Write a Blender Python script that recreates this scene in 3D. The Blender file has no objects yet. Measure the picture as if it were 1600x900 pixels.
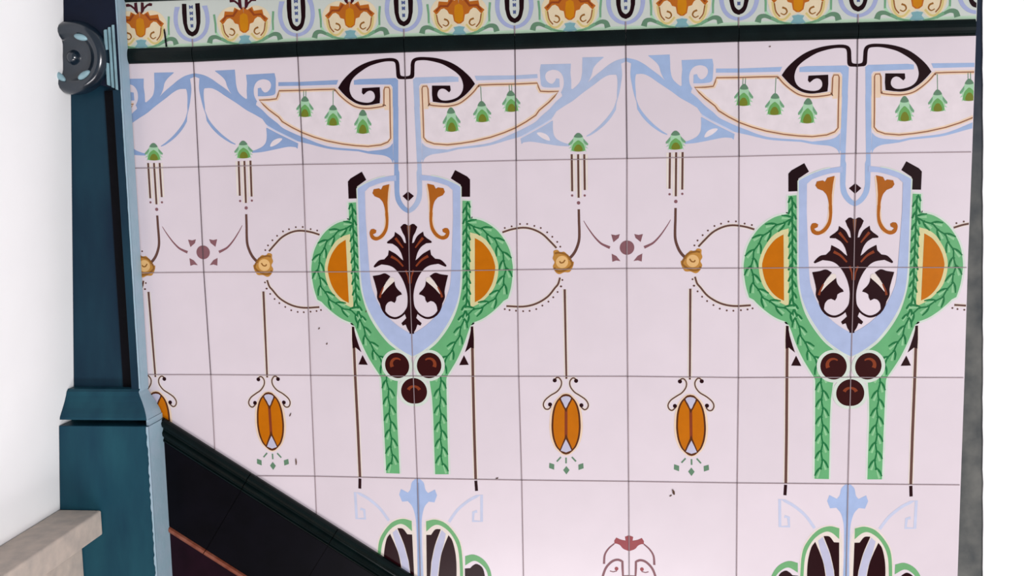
import bpy, bmesh, math, random
from mathutils import Vector, Matrix, geometry
random.seed(7)
# The place: a stair hall wall clad in printed 6 inch tiles, beside a painted timber pilaster.
# Printed ornament is stored in tile units: (distance from the mirror axis, rows down from the border).
ART=[
('blue',2,'p',[(1.9991,0.1056),(1.9773,0.1102),(1.9554,0.1146),(1.9338,0.1195),(1.9133,0.1258),(1.894,0.1339),(1.8755,0.1433),(1.8579,0.1535),(1.841,0.1639),(1.8258,0.1742),(1.8119,0.1847),(1.7977,0.196),(1.7815,0.2087),(1.7618,0.2235),(1.7398,0.2398),(1.7179,0.2566),(1.6983,0.2724),(1.6819,0.2871),(1.6674,0.3012),(1.6536,0.315),(1.6395,0.329),(1.5096,0.3732),(1.4158,0.3979),(1.4234,0.4276),(1.4037,0.4439),(1.3841,0.4602),(1.3646,0.4778),(1.3459,0.4976),(1.3272,0.5187),(1.3065,0.5399),(1.2815,0.5612),(1.2546,0.5826),(1.2302,0.6025),(1.2121,0.6202),(1.1966,0.6365),(1.1778,0.6522),(1.1524,0.6677),(1.1236,0.6826),(1.0947,0.6969),(1.0672,0.7102),(1.0397,0.7228),(1.0115,0.7354),(0.982,0.7481),(0.9515,0.7606),(0.9211,0.7731),(0.892,0.7859),(0.863,0.7985),(0.8305,0.8106),(0.7968,0.8219),(0.7597,0.8326),(0.7089,0.8425),(0.6365,0.8512),(0.5506,0.8592),(0.4648,0.8671),(0.3738,0.8848),(0.3377,0.8818),(0.3004,0.879),(0.2655,0.8759),(0.2363,0.8722),(0.2143,0.8679),(0.1977,0.8631),(0.1842,0.8577),(0.1718,0.8512),(0.1608,0.8432),(0.152,0.8341),(0.1441,0.8245),(0.1358,0.8152),(0.1369,1.0057),(0.1426,0.9931),(0.1478,0.9802),(0.154,0.9678),(0.1629,0.9569),(0.1747,0.9476),(0.1888,0.9395),(0.2048,0.9325),(0.2228,0.9267),(0.2441,0.9224),(0.2683,0.9196),(0.2925,0.9174),(0.3138,0.9151),(0.3312,0.9128),(0.3461,0.9108),(0.3601,0.9089),(0.3746,0.9069),(0.4654,0.8849),(0.5513,0.8778),(0.6373,0.8708),(0.7098,0.8633),(0.7607,0.855),(0.7979,0.8462),(0.8317,0.8374),(0.8648,0.8287),(0.8945,0.82),(0.9229,0.812),(0.9505,0.8052),(0.9767,0.7991),(1.0022,0.7926),(1.0257,0.7861),(1.0485,0.7794),(1.0739,0.7695),(1.1043,0.7544),(1.1372,0.7361),(1.1688,0.7186),(1.1974,0.7038),(1.2247,0.6897),(1.252,0.6739),(1.2796,0.6551),(1.3071,0.6346),(1.3346,0.614),(1.3687,0.5617),(1.3864,0.5506),(1.404,0.5395),(1.4217,0.5283),(1.44,0.5171),(1.4587,0.5064),(1.4777,0.496),(1.4972,0.4849),(1.5175,0.4722),(1.5385,0.4572),(1.5601,0.4407),(1.5826,0.4232),(1.6064,0.4056),(1.6327,0.3872),(1.6611,0.3679),(1.6888,0.349),(1.7136,0.3321),(1.7342,0.3171),(1.7522,0.3036),(1.7688,0.2915),(1.7851,0.2809),(1.8008,0.2717),(1.8155,0.2639),(1.8301,0.2576),(1.8455,0.253),(1.8619,0.2508),(1.879,0.2506),(1.8962,0.2512),(1.9134,0.2514),(1.9586,0.2253),(1.9551,0.1559),(1.9946,0.1391),(2.0008,0.1388)]),
('blue',2,'p',[(1.9551,0.1559),(1.9575,0.1794),(1.9602,0.2031),(1.9623,0.2265),(1.9629,0.2493),(1.9615,0.2712),(1.9588,0.2925),(1.9553,0.3135),(1.9516,0.3347),(1.9479,0.3562),(1.9437,0.3778),(1.9392,0.3993),(1.9342,0.4203),(1.9287,0.4407),(1.9227,0.4607),(1.9164,0.4804),(1.9103,0.5003),(1.904,0.5614),(1.8924,0.5801),(1.8811,0.5987),(1.8691,0.6174),(1.8552,0.6362),(1.8389,0.6553),(1.8209,0.6747),(1.8017,0.6937),(1.7817,0.7117),(1.7596,0.7291),(1.7357,0.7462),(1.7125,0.7616),(1.6922,0.7741),(1.6762,0.7825),(1.6629,0.7878),(1.6506,0.7918),(1.6379,0.7964),(1.6375,0.7879),(1.6487,0.781),(1.6595,0.7746),(1.6712,0.7672),(1.6852,0.7573),(1.7026,0.744),(1.7223,0.7284),(1.7428,0.7114),(1.7623,0.694),(1.7808,0.676),(1.799,0.657),(1.8165,0.6377),(1.8327,0.6186),(1.8475,0.6),(1.8612,0.5815),(1.8736,0.5629),(1.8846,0.5438),(1.8937,0.5241),(1.901,0.504),(1.9077,0.4838),(1.9147,0.4636),(1.9154,0.415),(1.9169,0.3948),(1.9186,0.3743),(1.92,0.3543),(1.9207,0.3359),(1.9207,0.3187),(1.9202,0.3026),(1.9192,0.2879),(1.9177,0.2754),(1.9156,0.2658),(1.9128,0.2586),(1.9098,0.2524),(1.9069,0.2456)]),
('blue',2,'p',[(1.799,0.0906),(1.6092,0.0891),(1.6063,0.1562),(1.606,0.1744),(1.6058,0.1926),(1.6053,0.2106),(1.6038,0.2283),(1.6013,0.2459),(1.5982,0.2634),(1.5941,0.2801),(1.5886,0.295),(1.5815,0.3077),(1.5731,0.3187),(1.5637,0.3287),(1.5539,0.3384),(1.5435,0.3477),(1.5323,0.3564),(1.5209,0.3647),(1.5096,0.3732),(1.5452,0.4109),(1.6398,0.335),(1.6684,0.2917),(1.6741,0.2796),(1.6799,0.2675),(1.6856,0.2553),(1.6906,0.2426),(1.6946,0.2291),(1.6977,0.2149),(1.7013,0.2009),(1.7064,0.1879),(1.7132,0.1763),(1.7212,0.1656),(1.7305,0.1552),(1.7412,0.1443),(1.7541,0.1326),(1.7688,0.1207),(1.7843,0.1086),(1.7993,0.0966)]),
('blue',2,'p',[(1.5043,0.1416),(1.2319,0.1388),(1.2223,0.1909),(1.2235,0.2139),(1.2246,0.2374),(1.2259,0.2599),(1.2279,0.2798),(1.2293,0.2972),(1.2305,0.3126),(1.2337,0.3257),(1.2416,0.3359),(1.2556,0.3425),(1.2741,0.3461),(1.2948,0.3478),(1.3155,0.3491),(1.3361,0.3497),(1.3575,0.3492),(1.3794,0.3482),(1.401,0.3475),(1.3986,0.2728),(1.3695,0.2668),(1.3586,0.2924),(1.3529,0.2985),(1.3473,0.3052),(1.3416,0.3108),(1.3352,0.3142),(1.3279,0.3149),(1.3199,0.3135),(1.3118,0.3106),(1.3042,0.3065),(1.297,0.301),(1.2899,0.2939),(1.2835,0.2859),(1.2784,0.2778),(1.2747,0.2693),(1.272,0.2601),(1.2706,0.251),(1.2706,0.2423),(1.2721,0.2341),(1.2751,0.226),(1.2793,0.2185),(1.2843,0.212),(1.2905,0.2067),(1.2978,0.2023),(1.3058,0.1987),(1.3141,0.1958),(1.3225,0.1935),(1.3314,0.1917),(1.3408,0.1909),(1.3505,0.1913),(1.3612,0.1929),(1.3727,0.1955),(1.384,0.1993),(1.394,0.2043),(1.4026,0.2105),(1.4104,0.218),(1.4172,0.2265),(1.4231,0.2359),(1.4282,0.2463),(1.4324,0.2578),(1.4356,0.2701),(1.4377,0.2832),(1.4386,0.2974),(1.4386,0.3127),(1.4372,0.3282),(1.4345,0.3432),(1.4298,0.3573),(1.4234,0.371),(1.4164,0.3845),(1.4097,0.3981),(1.4851,0.4373),(1.5434,0.3749),(1.5048,0.3644),(1.5056,0.2924),(1.499,0.2207)]),
('blue',2,'p',[(1.3299,0.6443),(1.3106,0.6555),(1.2913,0.6668),(1.272,0.678),(1.2527,0.6889),(1.234,0.6992),(1.2156,0.7092),(1.1965,0.7193),(1.1755,0.7304),(1.1504,0.7435),(1.1224,0.758),(1.0957,0.7718),(1.0746,0.7827),(1.0611,0.7896),(1.0527,0.7938),(1.0463,0.7969),(1.039,0.8005),(1.0475,0.8513),(1.065,0.8358),(1.082,0.834),(1.0982,0.8317),(1.116,0.8302),(1.1377,0.8308),(1.1649,0.8341),(1.196,0.8395),(1.2287,0.8456),(1.2606,0.8514),(1.292,0.857),(1.3238,0.8627),(1.3548,0.868),(1.3838,0.8722),(1.4102,0.8749),(1.4346,0.8763),(1.4582,0.8774),(1.4822,0.8787),(1.4811,0.8574),(1.4724,0.8559),(1.4642,0.8547),(1.4551,0.8528),(1.444,0.8493),(1.4295,0.8439),(1.4126,0.8372),(1.3957,0.8293),(1.3814,0.8208),(1.37,0.8118),(1.3603,0.8021),(1.3522,0.7915),(1.3457,0.7795),(1.341,0.7661),(1.338,0.7514),(1.3361,0.7358),(1.3348,0.7195),(1.3343,0.7022),(1.3347,0.684),(1.3356,0.6655),(1.3362,0.6471)]),
('white',3,'p',[(1.3078,0.8169),(1.3033,0.8041),(1.2939,0.7871),(1.2812,0.7724),(1.264,0.7616),(1.2435,0.7531),(1.2251,0.7481),(1.2081,0.7469),(1.1933,0.7491),(1.1877,0.7553),(1.1964,0.7675),(1.2144,0.7836),(1.2336,0.7979),(1.253,0.8088),(1.2735,0.8179),(1.2898,0.8234),(1.3003,0.825),(1.3065,0.8231)]),
('pale',3,'r',[(1.332,0.6308),(1.2547,0.6786),(1.0528,0.7858),(1.3261,0.6217),(1.2492,0.6692),(1.0475,0.7762)]),
('blue',2,'p',[(1.1995,0.2245),(0.9991,0.23),(0.6312,0.2249),(0.6481,0.2665),(0.9887,0.2659),(1.2013,0.2601)]),
('blue',2,'p',[(0.4835,0.2329),(0.4289,0.2242),(0.0928,0.2258),(0.0694,0.2439),(0.0768,0.5035),(0.073,0.4747),(0.0893,1.0575),(0.0807,1.0868),(0.0842,1.263),(0.0816,1.2865),(0.0785,1.3),(0.0755,1.3135),(0.0721,1.3268),(0.0674,1.3397),(0.0614,1.3522),(0.0543,1.3645),(0.0464,1.3762),(0.0377,1.3872),(0.0281,1.3972),(0.0175,1.4064),(0.0064,1.4152),(-0.0043,1.4243),(-0.0036,1.4644),(0.0118,1.4567),(0.0274,1.4495),(0.0427,1.4414),(0.057,1.4313),(0.0704,1.4186),(0.0832,1.4041),(0.0949,1.3883),(0.1048,1.3718),(0.1127,1.3562),(0.1191,1.3407),(0.124,1.3223),(0.1278,1.2979),(0.1299,1.2652),(0.1305,1.2263),(0.1304,1.185),(0.1307,1.1449),(0.1273,0.9867),(0.1299,0.975),(0.135,0.9674),(0.1399,0.9598),(0.145,0.9523),(0.1503,0.9453),(0.156,0.939),(0.1619,0.9331),(0.168,0.9274),(0.1739,0.9215),(0.1354,0.9543),(0.121,0.4734),(0.1261,0.5023),(0.1221,0.3056),(0.1394,0.2831),(0.3223,0.276),(0.485,0.2736)]),
('white',3,'p',[(0.668,0.3087),(0.8077,0.3072),(0.9908,0.3084),(1.1974,0.3049),(1.2083,0.3402),(1.2254,0.3783),(1.2989,0.3844),(1.3906,0.3838),(1.35,0.4303),(1.3034,0.477),(1.2124,0.5492),(1.181,0.5922),(1.0924,0.649),(0.9916,0.703),(0.8889,0.7439),(0.7677,0.7819),(0.6157,0.8143),(0.494,0.8312),(0.3722,0.8409),(0.2501,0.8294),(0.1825,0.8041),(0.1541,0.7695),(0.1537,0.6178),(0.1497,0.3278),(0.1581,0.3073),(0.1941,0.3062),(0.2039,0.3319),(0.2084,0.474),(0.2084,0.474),(0.2224,0.4767),(0.2357,0.4795),(0.2505,0.4821),(0.2691,0.4845),(0.2932,0.4871),(0.3214,0.4898),(0.3506,0.4916),(0.3781,0.4916),(0.4037,0.4896),(0.4287,0.486),(0.4524,0.481),(0.4744,0.4744),(0.494,0.4661),(0.5117,0.4562),(0.5285,0.4449),(0.5456,0.4326),(0.5637,0.4188),(0.582,0.4036),(0.5997,0.3877),(0.616,0.3719),(0.6303,0.3562),(0.6432,0.3404),(0.6555,0.3245)]),
('peach',3,'p',[(0.2002,0.3089),(0.1492,0.3105),(0.1524,0.5132),(0.2066,0.5118)]),
('peach',4,'r',[(0.2223,0.4506),(0.2366,0.4532),(0.2503,0.4558),(0.2648,0.4583),(0.2821,0.4604),(0.3037,0.4627),(0.3282,0.465),(0.3533,0.4665),(0.3771,0.4665),(0.3999,0.4648),(0.4227,0.4618),(0.4443,0.4575),(0.4637,0.4518),(0.4804,0.4449),(0.4952,0.4365),(0.5099,0.4264),(0.5256,0.4149),(0.5431,0.4013),(0.5614,0.3858),(0.5791,0.3699),(0.5949,0.3552),(0.6078,0.342),(0.619,0.3296),(0.6296,0.3172),(0.6407,0.3046),(0.2179,0.4734),(0.2321,0.476),(0.246,0.4787),(0.2613,0.4813),(0.2794,0.4836),(0.3014,0.4859),(0.3264,0.4883),(0.3527,0.4899),(0.3782,0.4898),(0.4027,0.488),(0.4269,0.4848),(0.4503,0.4802),(0.4722,0.4739),(0.4914,0.4658),(0.5084,0.4562),(0.5243,0.4454),(0.5407,0.4334),(0.5588,0.4193),(0.5777,0.4033),(0.5959,0.387),(0.6122,0.3717),(0.6258,0.3579),(0.6375,0.3448),(0.6483,0.3323),(0.6593,0.3198)]),
('peach',4,'r',[(0.6616,0.2913),(0.8015,0.2897),(0.9844,0.2909),(1.1939,0.2875),(1.2193,0.3343),(1.2273,0.3625),(1.2933,0.3667),(1.3968,0.3709),(1.3575,0.4428),(1.3095,0.4908),(1.219,0.5624),(1.1868,0.6062),(1.0958,0.6647),(0.9937,0.7194),(0.8895,0.7608),(0.7667,0.7993),(0.6133,0.8319),(0.4903,0.8489),(0.3663,0.8586),(0.2407,0.8467),(0.1666,0.819),(0.1301,0.772),(0.1296,0.6181),(0.1257,0.3278),(0.144,0.2921),(0.1969,0.2912),(0.2159,0.3307),(0.2204,0.4736),(0.2059,0.457),(0.2201,0.4598),(0.2332,0.4625),(0.2472,0.4651),(0.2651,0.4674),(0.289,0.4699),(0.3167,0.4725),(0.3451,0.4743),(0.3712,0.4742),(0.3955,0.4723),(0.4192,0.4689),(0.4416,0.4642),(0.462,0.4581),(0.4797,0.4506),(0.4957,0.4415),(0.5117,0.4308),(0.5284,0.4188),(0.546,0.4054),(0.5638,0.3906),(0.581,0.3751),(0.5967,0.3599),(0.6103,0.3451),(0.6227,0.3298),(0.6349,0.314),(0.6475,0.2981),(0.6623,0.3264),(0.8019,0.325),(0.985,0.3264),(1.1887,0.3228),(1.1851,0.3466),(1.2112,0.3945),(1.2923,0.4025),(1.3722,0.3973),(1.3304,0.4184),(1.2852,0.4637),(1.1936,0.5363),(1.163,0.5786),(1.0768,0.6338),(0.9772,0.6869),(0.8761,0.7272),(0.7564,0.7648),(0.6059,0.7969),(0.4855,0.8137),(0.366,0.8233),(0.2474,0.8122),(0.1861,0.7895),(0.166,0.7673),(0.1658,0.6179),(0.1617,0.3282),(0.1602,0.323),(0.1793,0.3216),(0.18,0.3336),(0.1843,0.4746),(0.1988,0.4912),(0.2127,0.4939),(0.2262,0.4967),(0.2417,0.4995),(0.2609,0.502),(0.2854,0.5047),(0.314,0.5074),(0.3441,0.5093),(0.3729,0.5092),(0.3998,0.5071),(0.426,0.5035),(0.4511,0.4981),(0.4748,0.491),(0.4963,0.482),(0.5155,0.4712),(0.5331,0.4594),(0.5507,0.4467),(0.5693,0.4326),(0.5882,0.4169),(0.6064,0.4006),(0.6233,0.3842),(0.6383,0.3678),(0.6516,0.3514),(0.664,0.3354),(0.6765,0.3196)]),
('tan',5,'r',[(0.6679,0.3031),(0.8077,0.3016),(0.9907,0.3028),(1.1982,0.2993),(1.2137,0.3383),(1.2279,0.3732),(1.2991,0.3787),(1.3945,0.3797),(1.3543,0.4342),(1.3073,0.4813),(1.2164,0.5533),(1.1847,0.5965),(1.0954,0.6539),(0.9943,0.7082),(0.891,0.7492),(0.7693,0.7874),(0.6169,0.8199),(0.4948,0.8368),(0.3723,0.8465),(0.249,0.8348),(0.1794,0.8088),(0.1484,0.7703),(0.148,0.6179),(0.144,0.3278),(0.1555,0.3025),(0.1969,0.3014),(0.2096,0.3315),(0.2141,0.4738),(0.2095,0.4685),(0.2236,0.4713),(0.2368,0.4741),(0.2514,0.4767),(0.2697,0.4791),(0.2938,0.4816),(0.3218,0.4843),(0.3508,0.4861),(0.3779,0.486),(0.403,0.484),(0.4276,0.4806),(0.4509,0.4756),(0.4724,0.4692),(0.4914,0.4611),(0.5085,0.4515),(0.5251,0.4404),(0.5421,0.4281),(0.56,0.4145),(0.5782,0.3994),(0.5957,0.3836),(0.6118,0.368),(0.6259,0.3527),(0.6386,0.337),(0.6509,0.3211),(0.6634,0.3053),(0.6681,0.3142),(0.8078,0.3128),(0.9909,0.3141),(1.1966,0.3105),(1.2028,0.3421),(1.2228,0.3833),(1.2988,0.3901),(1.3867,0.388),(1.3458,0.4265),(1.2996,0.4727),(1.2083,0.545),(1.1772,0.5878),(1.0894,0.6441),(0.989,0.6979),(0.8868,0.7386),(0.7661,0.7765),(0.6145,0.8088),(0.4932,0.8256),(0.3722,0.8353),(0.2511,0.8239),(0.1855,0.7995),(0.1598,0.7688),(0.1595,0.6178),(0.1554,0.3279),(0.1607,0.3122),(0.1913,0.311),(0.1982,0.3324),(0.2027,0.4741),(0.2073,0.4794),(0.2213,0.4821),(0.2346,0.4849),(0.2496,0.4876),(0.2684,0.49),(0.2927,0.4926),(0.3209,0.4953),(0.3505,0.4971),(0.3784,0.4971),(0.4044,0.4951),(0.4297,0.4915),(0.4539,0.4864),(0.4765,0.4796),(0.4967,0.4711),(0.5148,0.4609),(0.5319,0.4495),(0.5492,0.437),(0.5674,0.4231),(0.5859,0.4077),(0.6038,0.3917),(0.6202,0.3757),(0.6348,0.3598),(0.6478,0.3438),(0.6601,0.3279),(0.6726,0.3121)]),
('black',7,'p',[(-0.0083,0.2407),(0.0542,0.2369),(0.069,0.2324),(0.0736,0.2268),(0.0781,0.2212),(0.0816,0.2118),(0.0834,0.196),(0.0841,0.1764),(0.0848,0.1571),(0.0855,0.1386),(0.0863,0.1205),(0.0881,0.1053),(0.0907,0.0945),(0.0943,0.0866),(0.1005,0.0808),(0.1097,0.0768),(0.1216,0.0747),(0.1361,0.0737),(0.1537,0.0731),(0.1741,0.0735),(0.1958,0.0754),(0.219,0.079),(0.2435,0.0839),(0.2681,0.0899),(0.2925,0.0965),(0.3169,0.104),(0.3408,0.1132),(0.3641,0.1247),(0.3868,0.1379),(0.4082,0.1512),(0.4283,0.164),(0.447,0.1769),(0.4638,0.1899),(0.4783,0.2028),(0.4909,0.2157),(0.5015,0.2293),(0.51,0.244),(0.5165,0.2593),(0.5213,0.2753),(0.525,0.2923),(0.5271,0.31),(0.5264,0.3278),(0.5226,0.3461),(0.5162,0.3644),(0.5073,0.381),(0.4959,0.3949),(0.4821,0.407),(0.4662,0.4172),(0.4475,0.4255),(0.4266,0.4318),(0.4064,0.4365),(0.3873,0.4396),(0.3687,0.4411),(0.3522,0.4409),(0.3381,0.439),(0.326,0.4355),(0.3156,0.4303),(0.3064,0.423),(0.2989,0.414),(0.2936,0.4047),(0.2906,0.3953),(0.2898,0.3855),(0.2908,0.3757),(0.2934,0.3654),(0.2978,0.3549),(0.3037,0.3463),(0.3114,0.3398),(0.3206,0.3352),(0.3303,0.3327),(0.3405,0.3328),(0.351,0.3352),(0.3607,0.3387),(0.3688,0.3437),(0.3759,0.3498),(0.3824,0.3555),(0.388,0.36),(0.393,0.3639),(0.3979,0.3679),(0.4123,0.3488),(0.4078,0.307),(0.242,0.3029),(0.2404,0.383),(0.2468,0.4479),(0.3165,0.4594),(0.3347,0.4608),(0.3529,0.4626),(0.3711,0.4637),(0.3892,0.4632),(0.4073,0.4611),(0.4254,0.4579),(0.4433,0.4531),(0.4613,0.4466),(0.4796,0.4379),(0.498,0.4271),(0.5159,0.4154),(0.5324,0.4036),(0.5469,0.3921),(0.5601,0.3803),(0.5725,0.3681),(0.585,0.3552),(0.5976,0.3415),(0.6099,0.3272),(0.622,0.3125),(0.6342,0.298),(0.6342,0.298),(0.6211,0.278),(0.6079,0.2581),(0.5924,0.2379),(0.5735,0.2172),(0.5522,0.1962),(0.5296,0.1759),(0.5058,0.1563),(0.4808,0.1374),(0.4552,0.1205),(0.4295,0.1062),(0.4032,0.0939),(0.3757,0.0829),(0.3463,0.073),(0.3156,0.0645),(0.285,0.0576),(0.2542,0.0525),(0.2235,0.049),(0.1949,0.0467),(0.1688,0.045),(0.1447,0.0443),(0.1233,0.0455),(0.1048,0.0483),(0.089,0.053),(0.076,0.0599),(0.0663,0.0691),(0.0594,0.0805),(0.0544,0.0951),(0.0518,0.1149),(0.0511,0.1377),(0.0502,0.1584),(0.049,0.1755),(0.0476,0.1904),(0.0443,0.2016),(0.0379,0.2079),(0.0297,0.2106),(0.0207,0.2122),(0.0112,0.2134),(0.001,0.2136),(-0.009,0.2137)]),
('palegreen',4,'p',[(0.9921,0.3991),(0.9994,0.4227),(1.0254,0.4574),(1.0329,0.4869),(1.0095,0.5056),(1.0237,0.5468),(0.9014,0.5501),(0.9116,0.5082),(0.8863,0.4911),(0.8911,0.4613),(0.9138,0.4251),(0.9188,0.4013)]),
('leaf',5,'p',[(0.9994,0.4227),(1.0414,0.4746),(1.0392,0.4926),(1.0141,0.4756),(1.0009,0.4523)]),
('leaf',5,'p',[(0.9138,0.4251),(0.8766,0.4795),(0.8805,0.4972),(0.9041,0.4787),(0.9152,0.4547)]),
('leafdark',5,'p',[(0.9924,0.405),(0.9899,0.3951),(0.9811,0.3827),(0.9725,0.373),(0.9661,0.3678),(0.9599,0.3653),(0.9538,0.3647),(0.9477,0.3656),(0.9417,0.3685),(0.9359,0.3741),(0.9282,0.3843),(0.9207,0.3971),(0.9191,0.4072),(0.9275,0.4123),(0.9419,0.4146),(0.9562,0.415),(0.9704,0.4138),(0.9845,0.4107)]),
('palegreen',4,'p',[(1.0087,0.4877),(1.0437,0.5222),(1.0162,0.5172),(1.0302,0.5555),(0.9866,0.536)]),
('palegreen',4,'p',[(0.9108,0.4904),(0.8788,0.5269),(0.9061,0.5202),(0.8956,0.5591),(0.9375,0.5373)]),
('midgreen',6,'p',[(0.9764,0.453),(0.9849,0.4605),(0.9942,0.4699),(1.0023,0.482),(1.0092,0.4992),(1.0149,0.5191),(1.017,0.5351),(1.0157,0.5444),(1.0108,0.5499),(0.9997,0.5536),(0.9773,0.5561),(0.9487,0.5568),(0.9261,0.5554),(0.9146,0.5524),(0.9092,0.5472),(0.9069,0.538),(0.9075,0.522),(0.9113,0.5018),(0.9166,0.4843),(0.9235,0.4718),(0.9319,0.4619),(0.9397,0.454),(0.946,0.4477),(0.9517,0.4434),(0.9575,0.4417),(0.9634,0.443),(0.9695,0.447)]),
('olive',7,'p',[(0.9751,0.4887),(0.9847,0.4999),(0.9935,0.5158),(0.9985,0.5298),(0.9988,0.5399),(0.9952,0.5482),(0.9874,0.5539),(0.9726,0.5569),(0.9535,0.5574),(0.9384,0.5551),(0.9301,0.5498),(0.9257,0.5417),(0.925,0.5316),(0.9286,0.5175),(0.9359,0.5012),(0.9445,0.4895),(0.9541,0.4847),(0.965,0.4844)]),
('leafdark',4,'r',[(0.9672,0.3139),(0.9702,0.376),(0.9599,0.3141),(0.9629,0.3763)]),
('leafdark',4,'r',[(0.9459,0.3146),(0.9488,0.3767),(0.9385,0.3148),(0.9415,0.3769)]),
('palegreen',4,'p',[(0.7273,0.4864),(0.7344,0.5099),(0.7603,0.5447),(0.7678,0.5741),(0.7441,0.5924),(0.7581,0.6336),(0.636,0.6363),(0.6465,0.5947),(0.6214,0.5776),(0.6263,0.548),(0.6491,0.5121),(0.6542,0.4884)]),
('leaf',5,'p',[(0.7344,0.5099),(0.7764,0.562),(0.7741,0.5799),(0.7489,0.5627),(0.7357,0.5394)]),
('leaf',5,'p',[(0.6491,0.5121),(0.6118,0.5661),(0.6155,0.5837),(0.6392,0.5654),(0.6504,0.5415)]),
('leafdark',5,'p',[(0.7275,0.4923),(0.7251,0.4824),(0.7164,0.4701),(0.7079,0.4604),(0.7016,0.4552),(0.6954,0.4527),(0.6893,0.4521),(0.6832,0.453),(0.6772,0.4559),(0.6714,0.4614),(0.6637,0.4715),(0.6561,0.4843),(0.6545,0.4943),(0.6628,0.4994),(0.6771,0.5017),(0.6914,0.5021),(0.7056,0.501),(0.7197,0.4979)]),
('palegreen',4,'p',[(0.7433,0.5747),(0.7785,0.6094),(0.7507,0.6041),(0.7646,0.6423),(0.7209,0.6226)]),
('palegreen',4,'p',[(0.6457,0.577),(0.6137,0.6132),(0.6409,0.6067),(0.6302,0.6453),(0.6721,0.6237)]),
('midgreen',6,'p',[(0.7113,0.54),(0.7197,0.5474),(0.729,0.5568),(0.737,0.5689),(0.7438,0.5861),(0.7494,0.6059),(0.7515,0.6219),(0.7501,0.6311),(0.7451,0.6365),(0.7339,0.64),(0.7116,0.6425),(0.6831,0.6432),(0.6606,0.6417),(0.6492,0.6386),(0.6438,0.6335),(0.6416,0.6244),(0.6423,0.6084),(0.6462,0.5884),(0.6516,0.571),(0.6585,0.5586),(0.6669,0.5488),(0.6747,0.5409),(0.681,0.5346),(0.6867,0.5303),(0.6925,0.5287),(0.6984,0.53),(0.7045,0.534)]),
('olive',7,'p',[(0.7098,0.5755),(0.7193,0.5867),(0.728,0.6025),(0.7329,0.6164),(0.7331,0.6265),(0.7295,0.6347),(0.7217,0.6403),(0.7069,0.6433),(0.6879,0.6437),(0.6728,0.6414),(0.6646,0.6361),(0.6603,0.6281),(0.6596,0.618),(0.6633,0.604),(0.6707,0.5878),(0.6793,0.5762),(0.6889,0.5714),(0.6997,0.5711)]),
('leafdark',4,'r',[(0.6872,0.3169),(0.6934,0.4637),(0.6799,0.3171),(0.6861,0.4639)]),
('palegreen',4,'p',[(0.4466,0.5425),(0.4537,0.5696),(0.4795,0.6099),(0.4869,0.6439),(0.4633,0.6649),(0.4773,0.7125),(0.3557,0.7149),(0.3661,0.667),(0.3412,0.6471),(0.346,0.613),(0.3688,0.5717),(0.3739,0.5443)]),
('leaf',5,'p',[(0.4537,0.5696),(0.4955,0.63),(0.4932,0.6506),(0.4682,0.6307),(0.455,0.6037)]),
('leaf',5,'p',[(0.3688,0.5717),(0.3316,0.6337),(0.3353,0.654),(0.3589,0.6331),(0.37,0.6056)]),
('leafdark',5,'p',[(0.4469,0.5493),(0.4445,0.5379),(0.4358,0.5236),(0.4273,0.5124),(0.4211,0.5064),(0.4149,0.5034),(0.4088,0.5027),(0.4028,0.5037),(0.3969,0.507),(0.391,0.5133),(0.3834,0.525),(0.3758,0.5396),(0.3742,0.5511),(0.3825,0.5571),(0.3967,0.5599),(0.4109,0.5604),(0.425,0.5592),(0.439,0.5557)]),
('palegreen',4,'p',[(0.4626,0.6444),(0.4976,0.6847),(0.4699,0.6784),(0.4838,0.7226),(0.4403,0.6996)]),
('palegreen',4,'p',[(0.3654,0.6466),(0.3335,0.6881),(0.3605,0.6807),(0.3499,0.7253),(0.3916,0.7006)]),
('midgreen',6,'p',[(0.4307,0.6042),(0.4391,0.6129),(0.4483,0.6238),(0.4562,0.6377),(0.4631,0.6576),(0.4687,0.6805),(0.4707,0.6989),(0.4693,0.7096),(0.4643,0.7158),(0.4532,0.7198),(0.431,0.7225),(0.4026,0.7231),(0.3802,0.7213),(0.3688,0.7177),(0.3634,0.7117),(0.3613,0.7012),(0.362,0.6827),(0.3659,0.6597),(0.3712,0.6396),(0.3782,0.6254),(0.3865,0.6141),(0.3943,0.6051),(0.4006,0.5979),(0.4062,0.5929),(0.412,0.591),(0.4179,0.5927),(0.4239,0.5973)]),
('olive',7,'p',[(0.4292,0.6452),(0.4386,0.6581),(0.4473,0.6764),(0.4522,0.6925),(0.4524,0.7041),(0.4488,0.7136),(0.441,0.72),(0.4263,0.7234),(0.4073,0.7238),(0.3924,0.721),(0.3841,0.7149),(0.3799,0.7056),(0.3792,0.694),(0.3829,0.6777),(0.3903,0.6592),(0.3988,0.6458),(0.4084,0.6403),(0.4192,0.6401)]),
('palegreen',4,'p',[(1.5245,0.7899),(1.5177,0.8105),(1.4909,0.8412),(1.484,0.8671),(1.5102,0.8833),(1.4966,0.9195),(1.6285,0.922),(1.6158,0.8853),(1.6423,0.8702),(1.636,0.8441),(1.61,0.8124),(1.6036,0.7915)]),
('leaf',5,'p',[(1.5177,0.8105),(1.4742,0.8565),(1.4773,0.8722),(1.5039,0.8571),(1.5174,0.8365)]),
('leaf',5,'p',[(1.61,0.8124),(1.6523,0.86),(1.6488,0.8755),(1.6226,0.8594),(1.6097,0.8384)]),
('leafdark',5,'p',[(1.5244,0.7951),(1.5267,0.7864),(1.5357,0.7755),(1.5446,0.7669),(1.5512,0.7624),(1.5578,0.7601),(1.5644,0.7596),(1.571,0.7604),(1.5776,0.7629),(1.5841,0.7678),(1.5928,0.7767),(1.6015,0.7879),(1.6036,0.7967),(1.5947,0.8013),(1.5793,0.8033),(1.5639,0.8037),(1.5486,0.8027),(1.5332,0.8)]),
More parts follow.
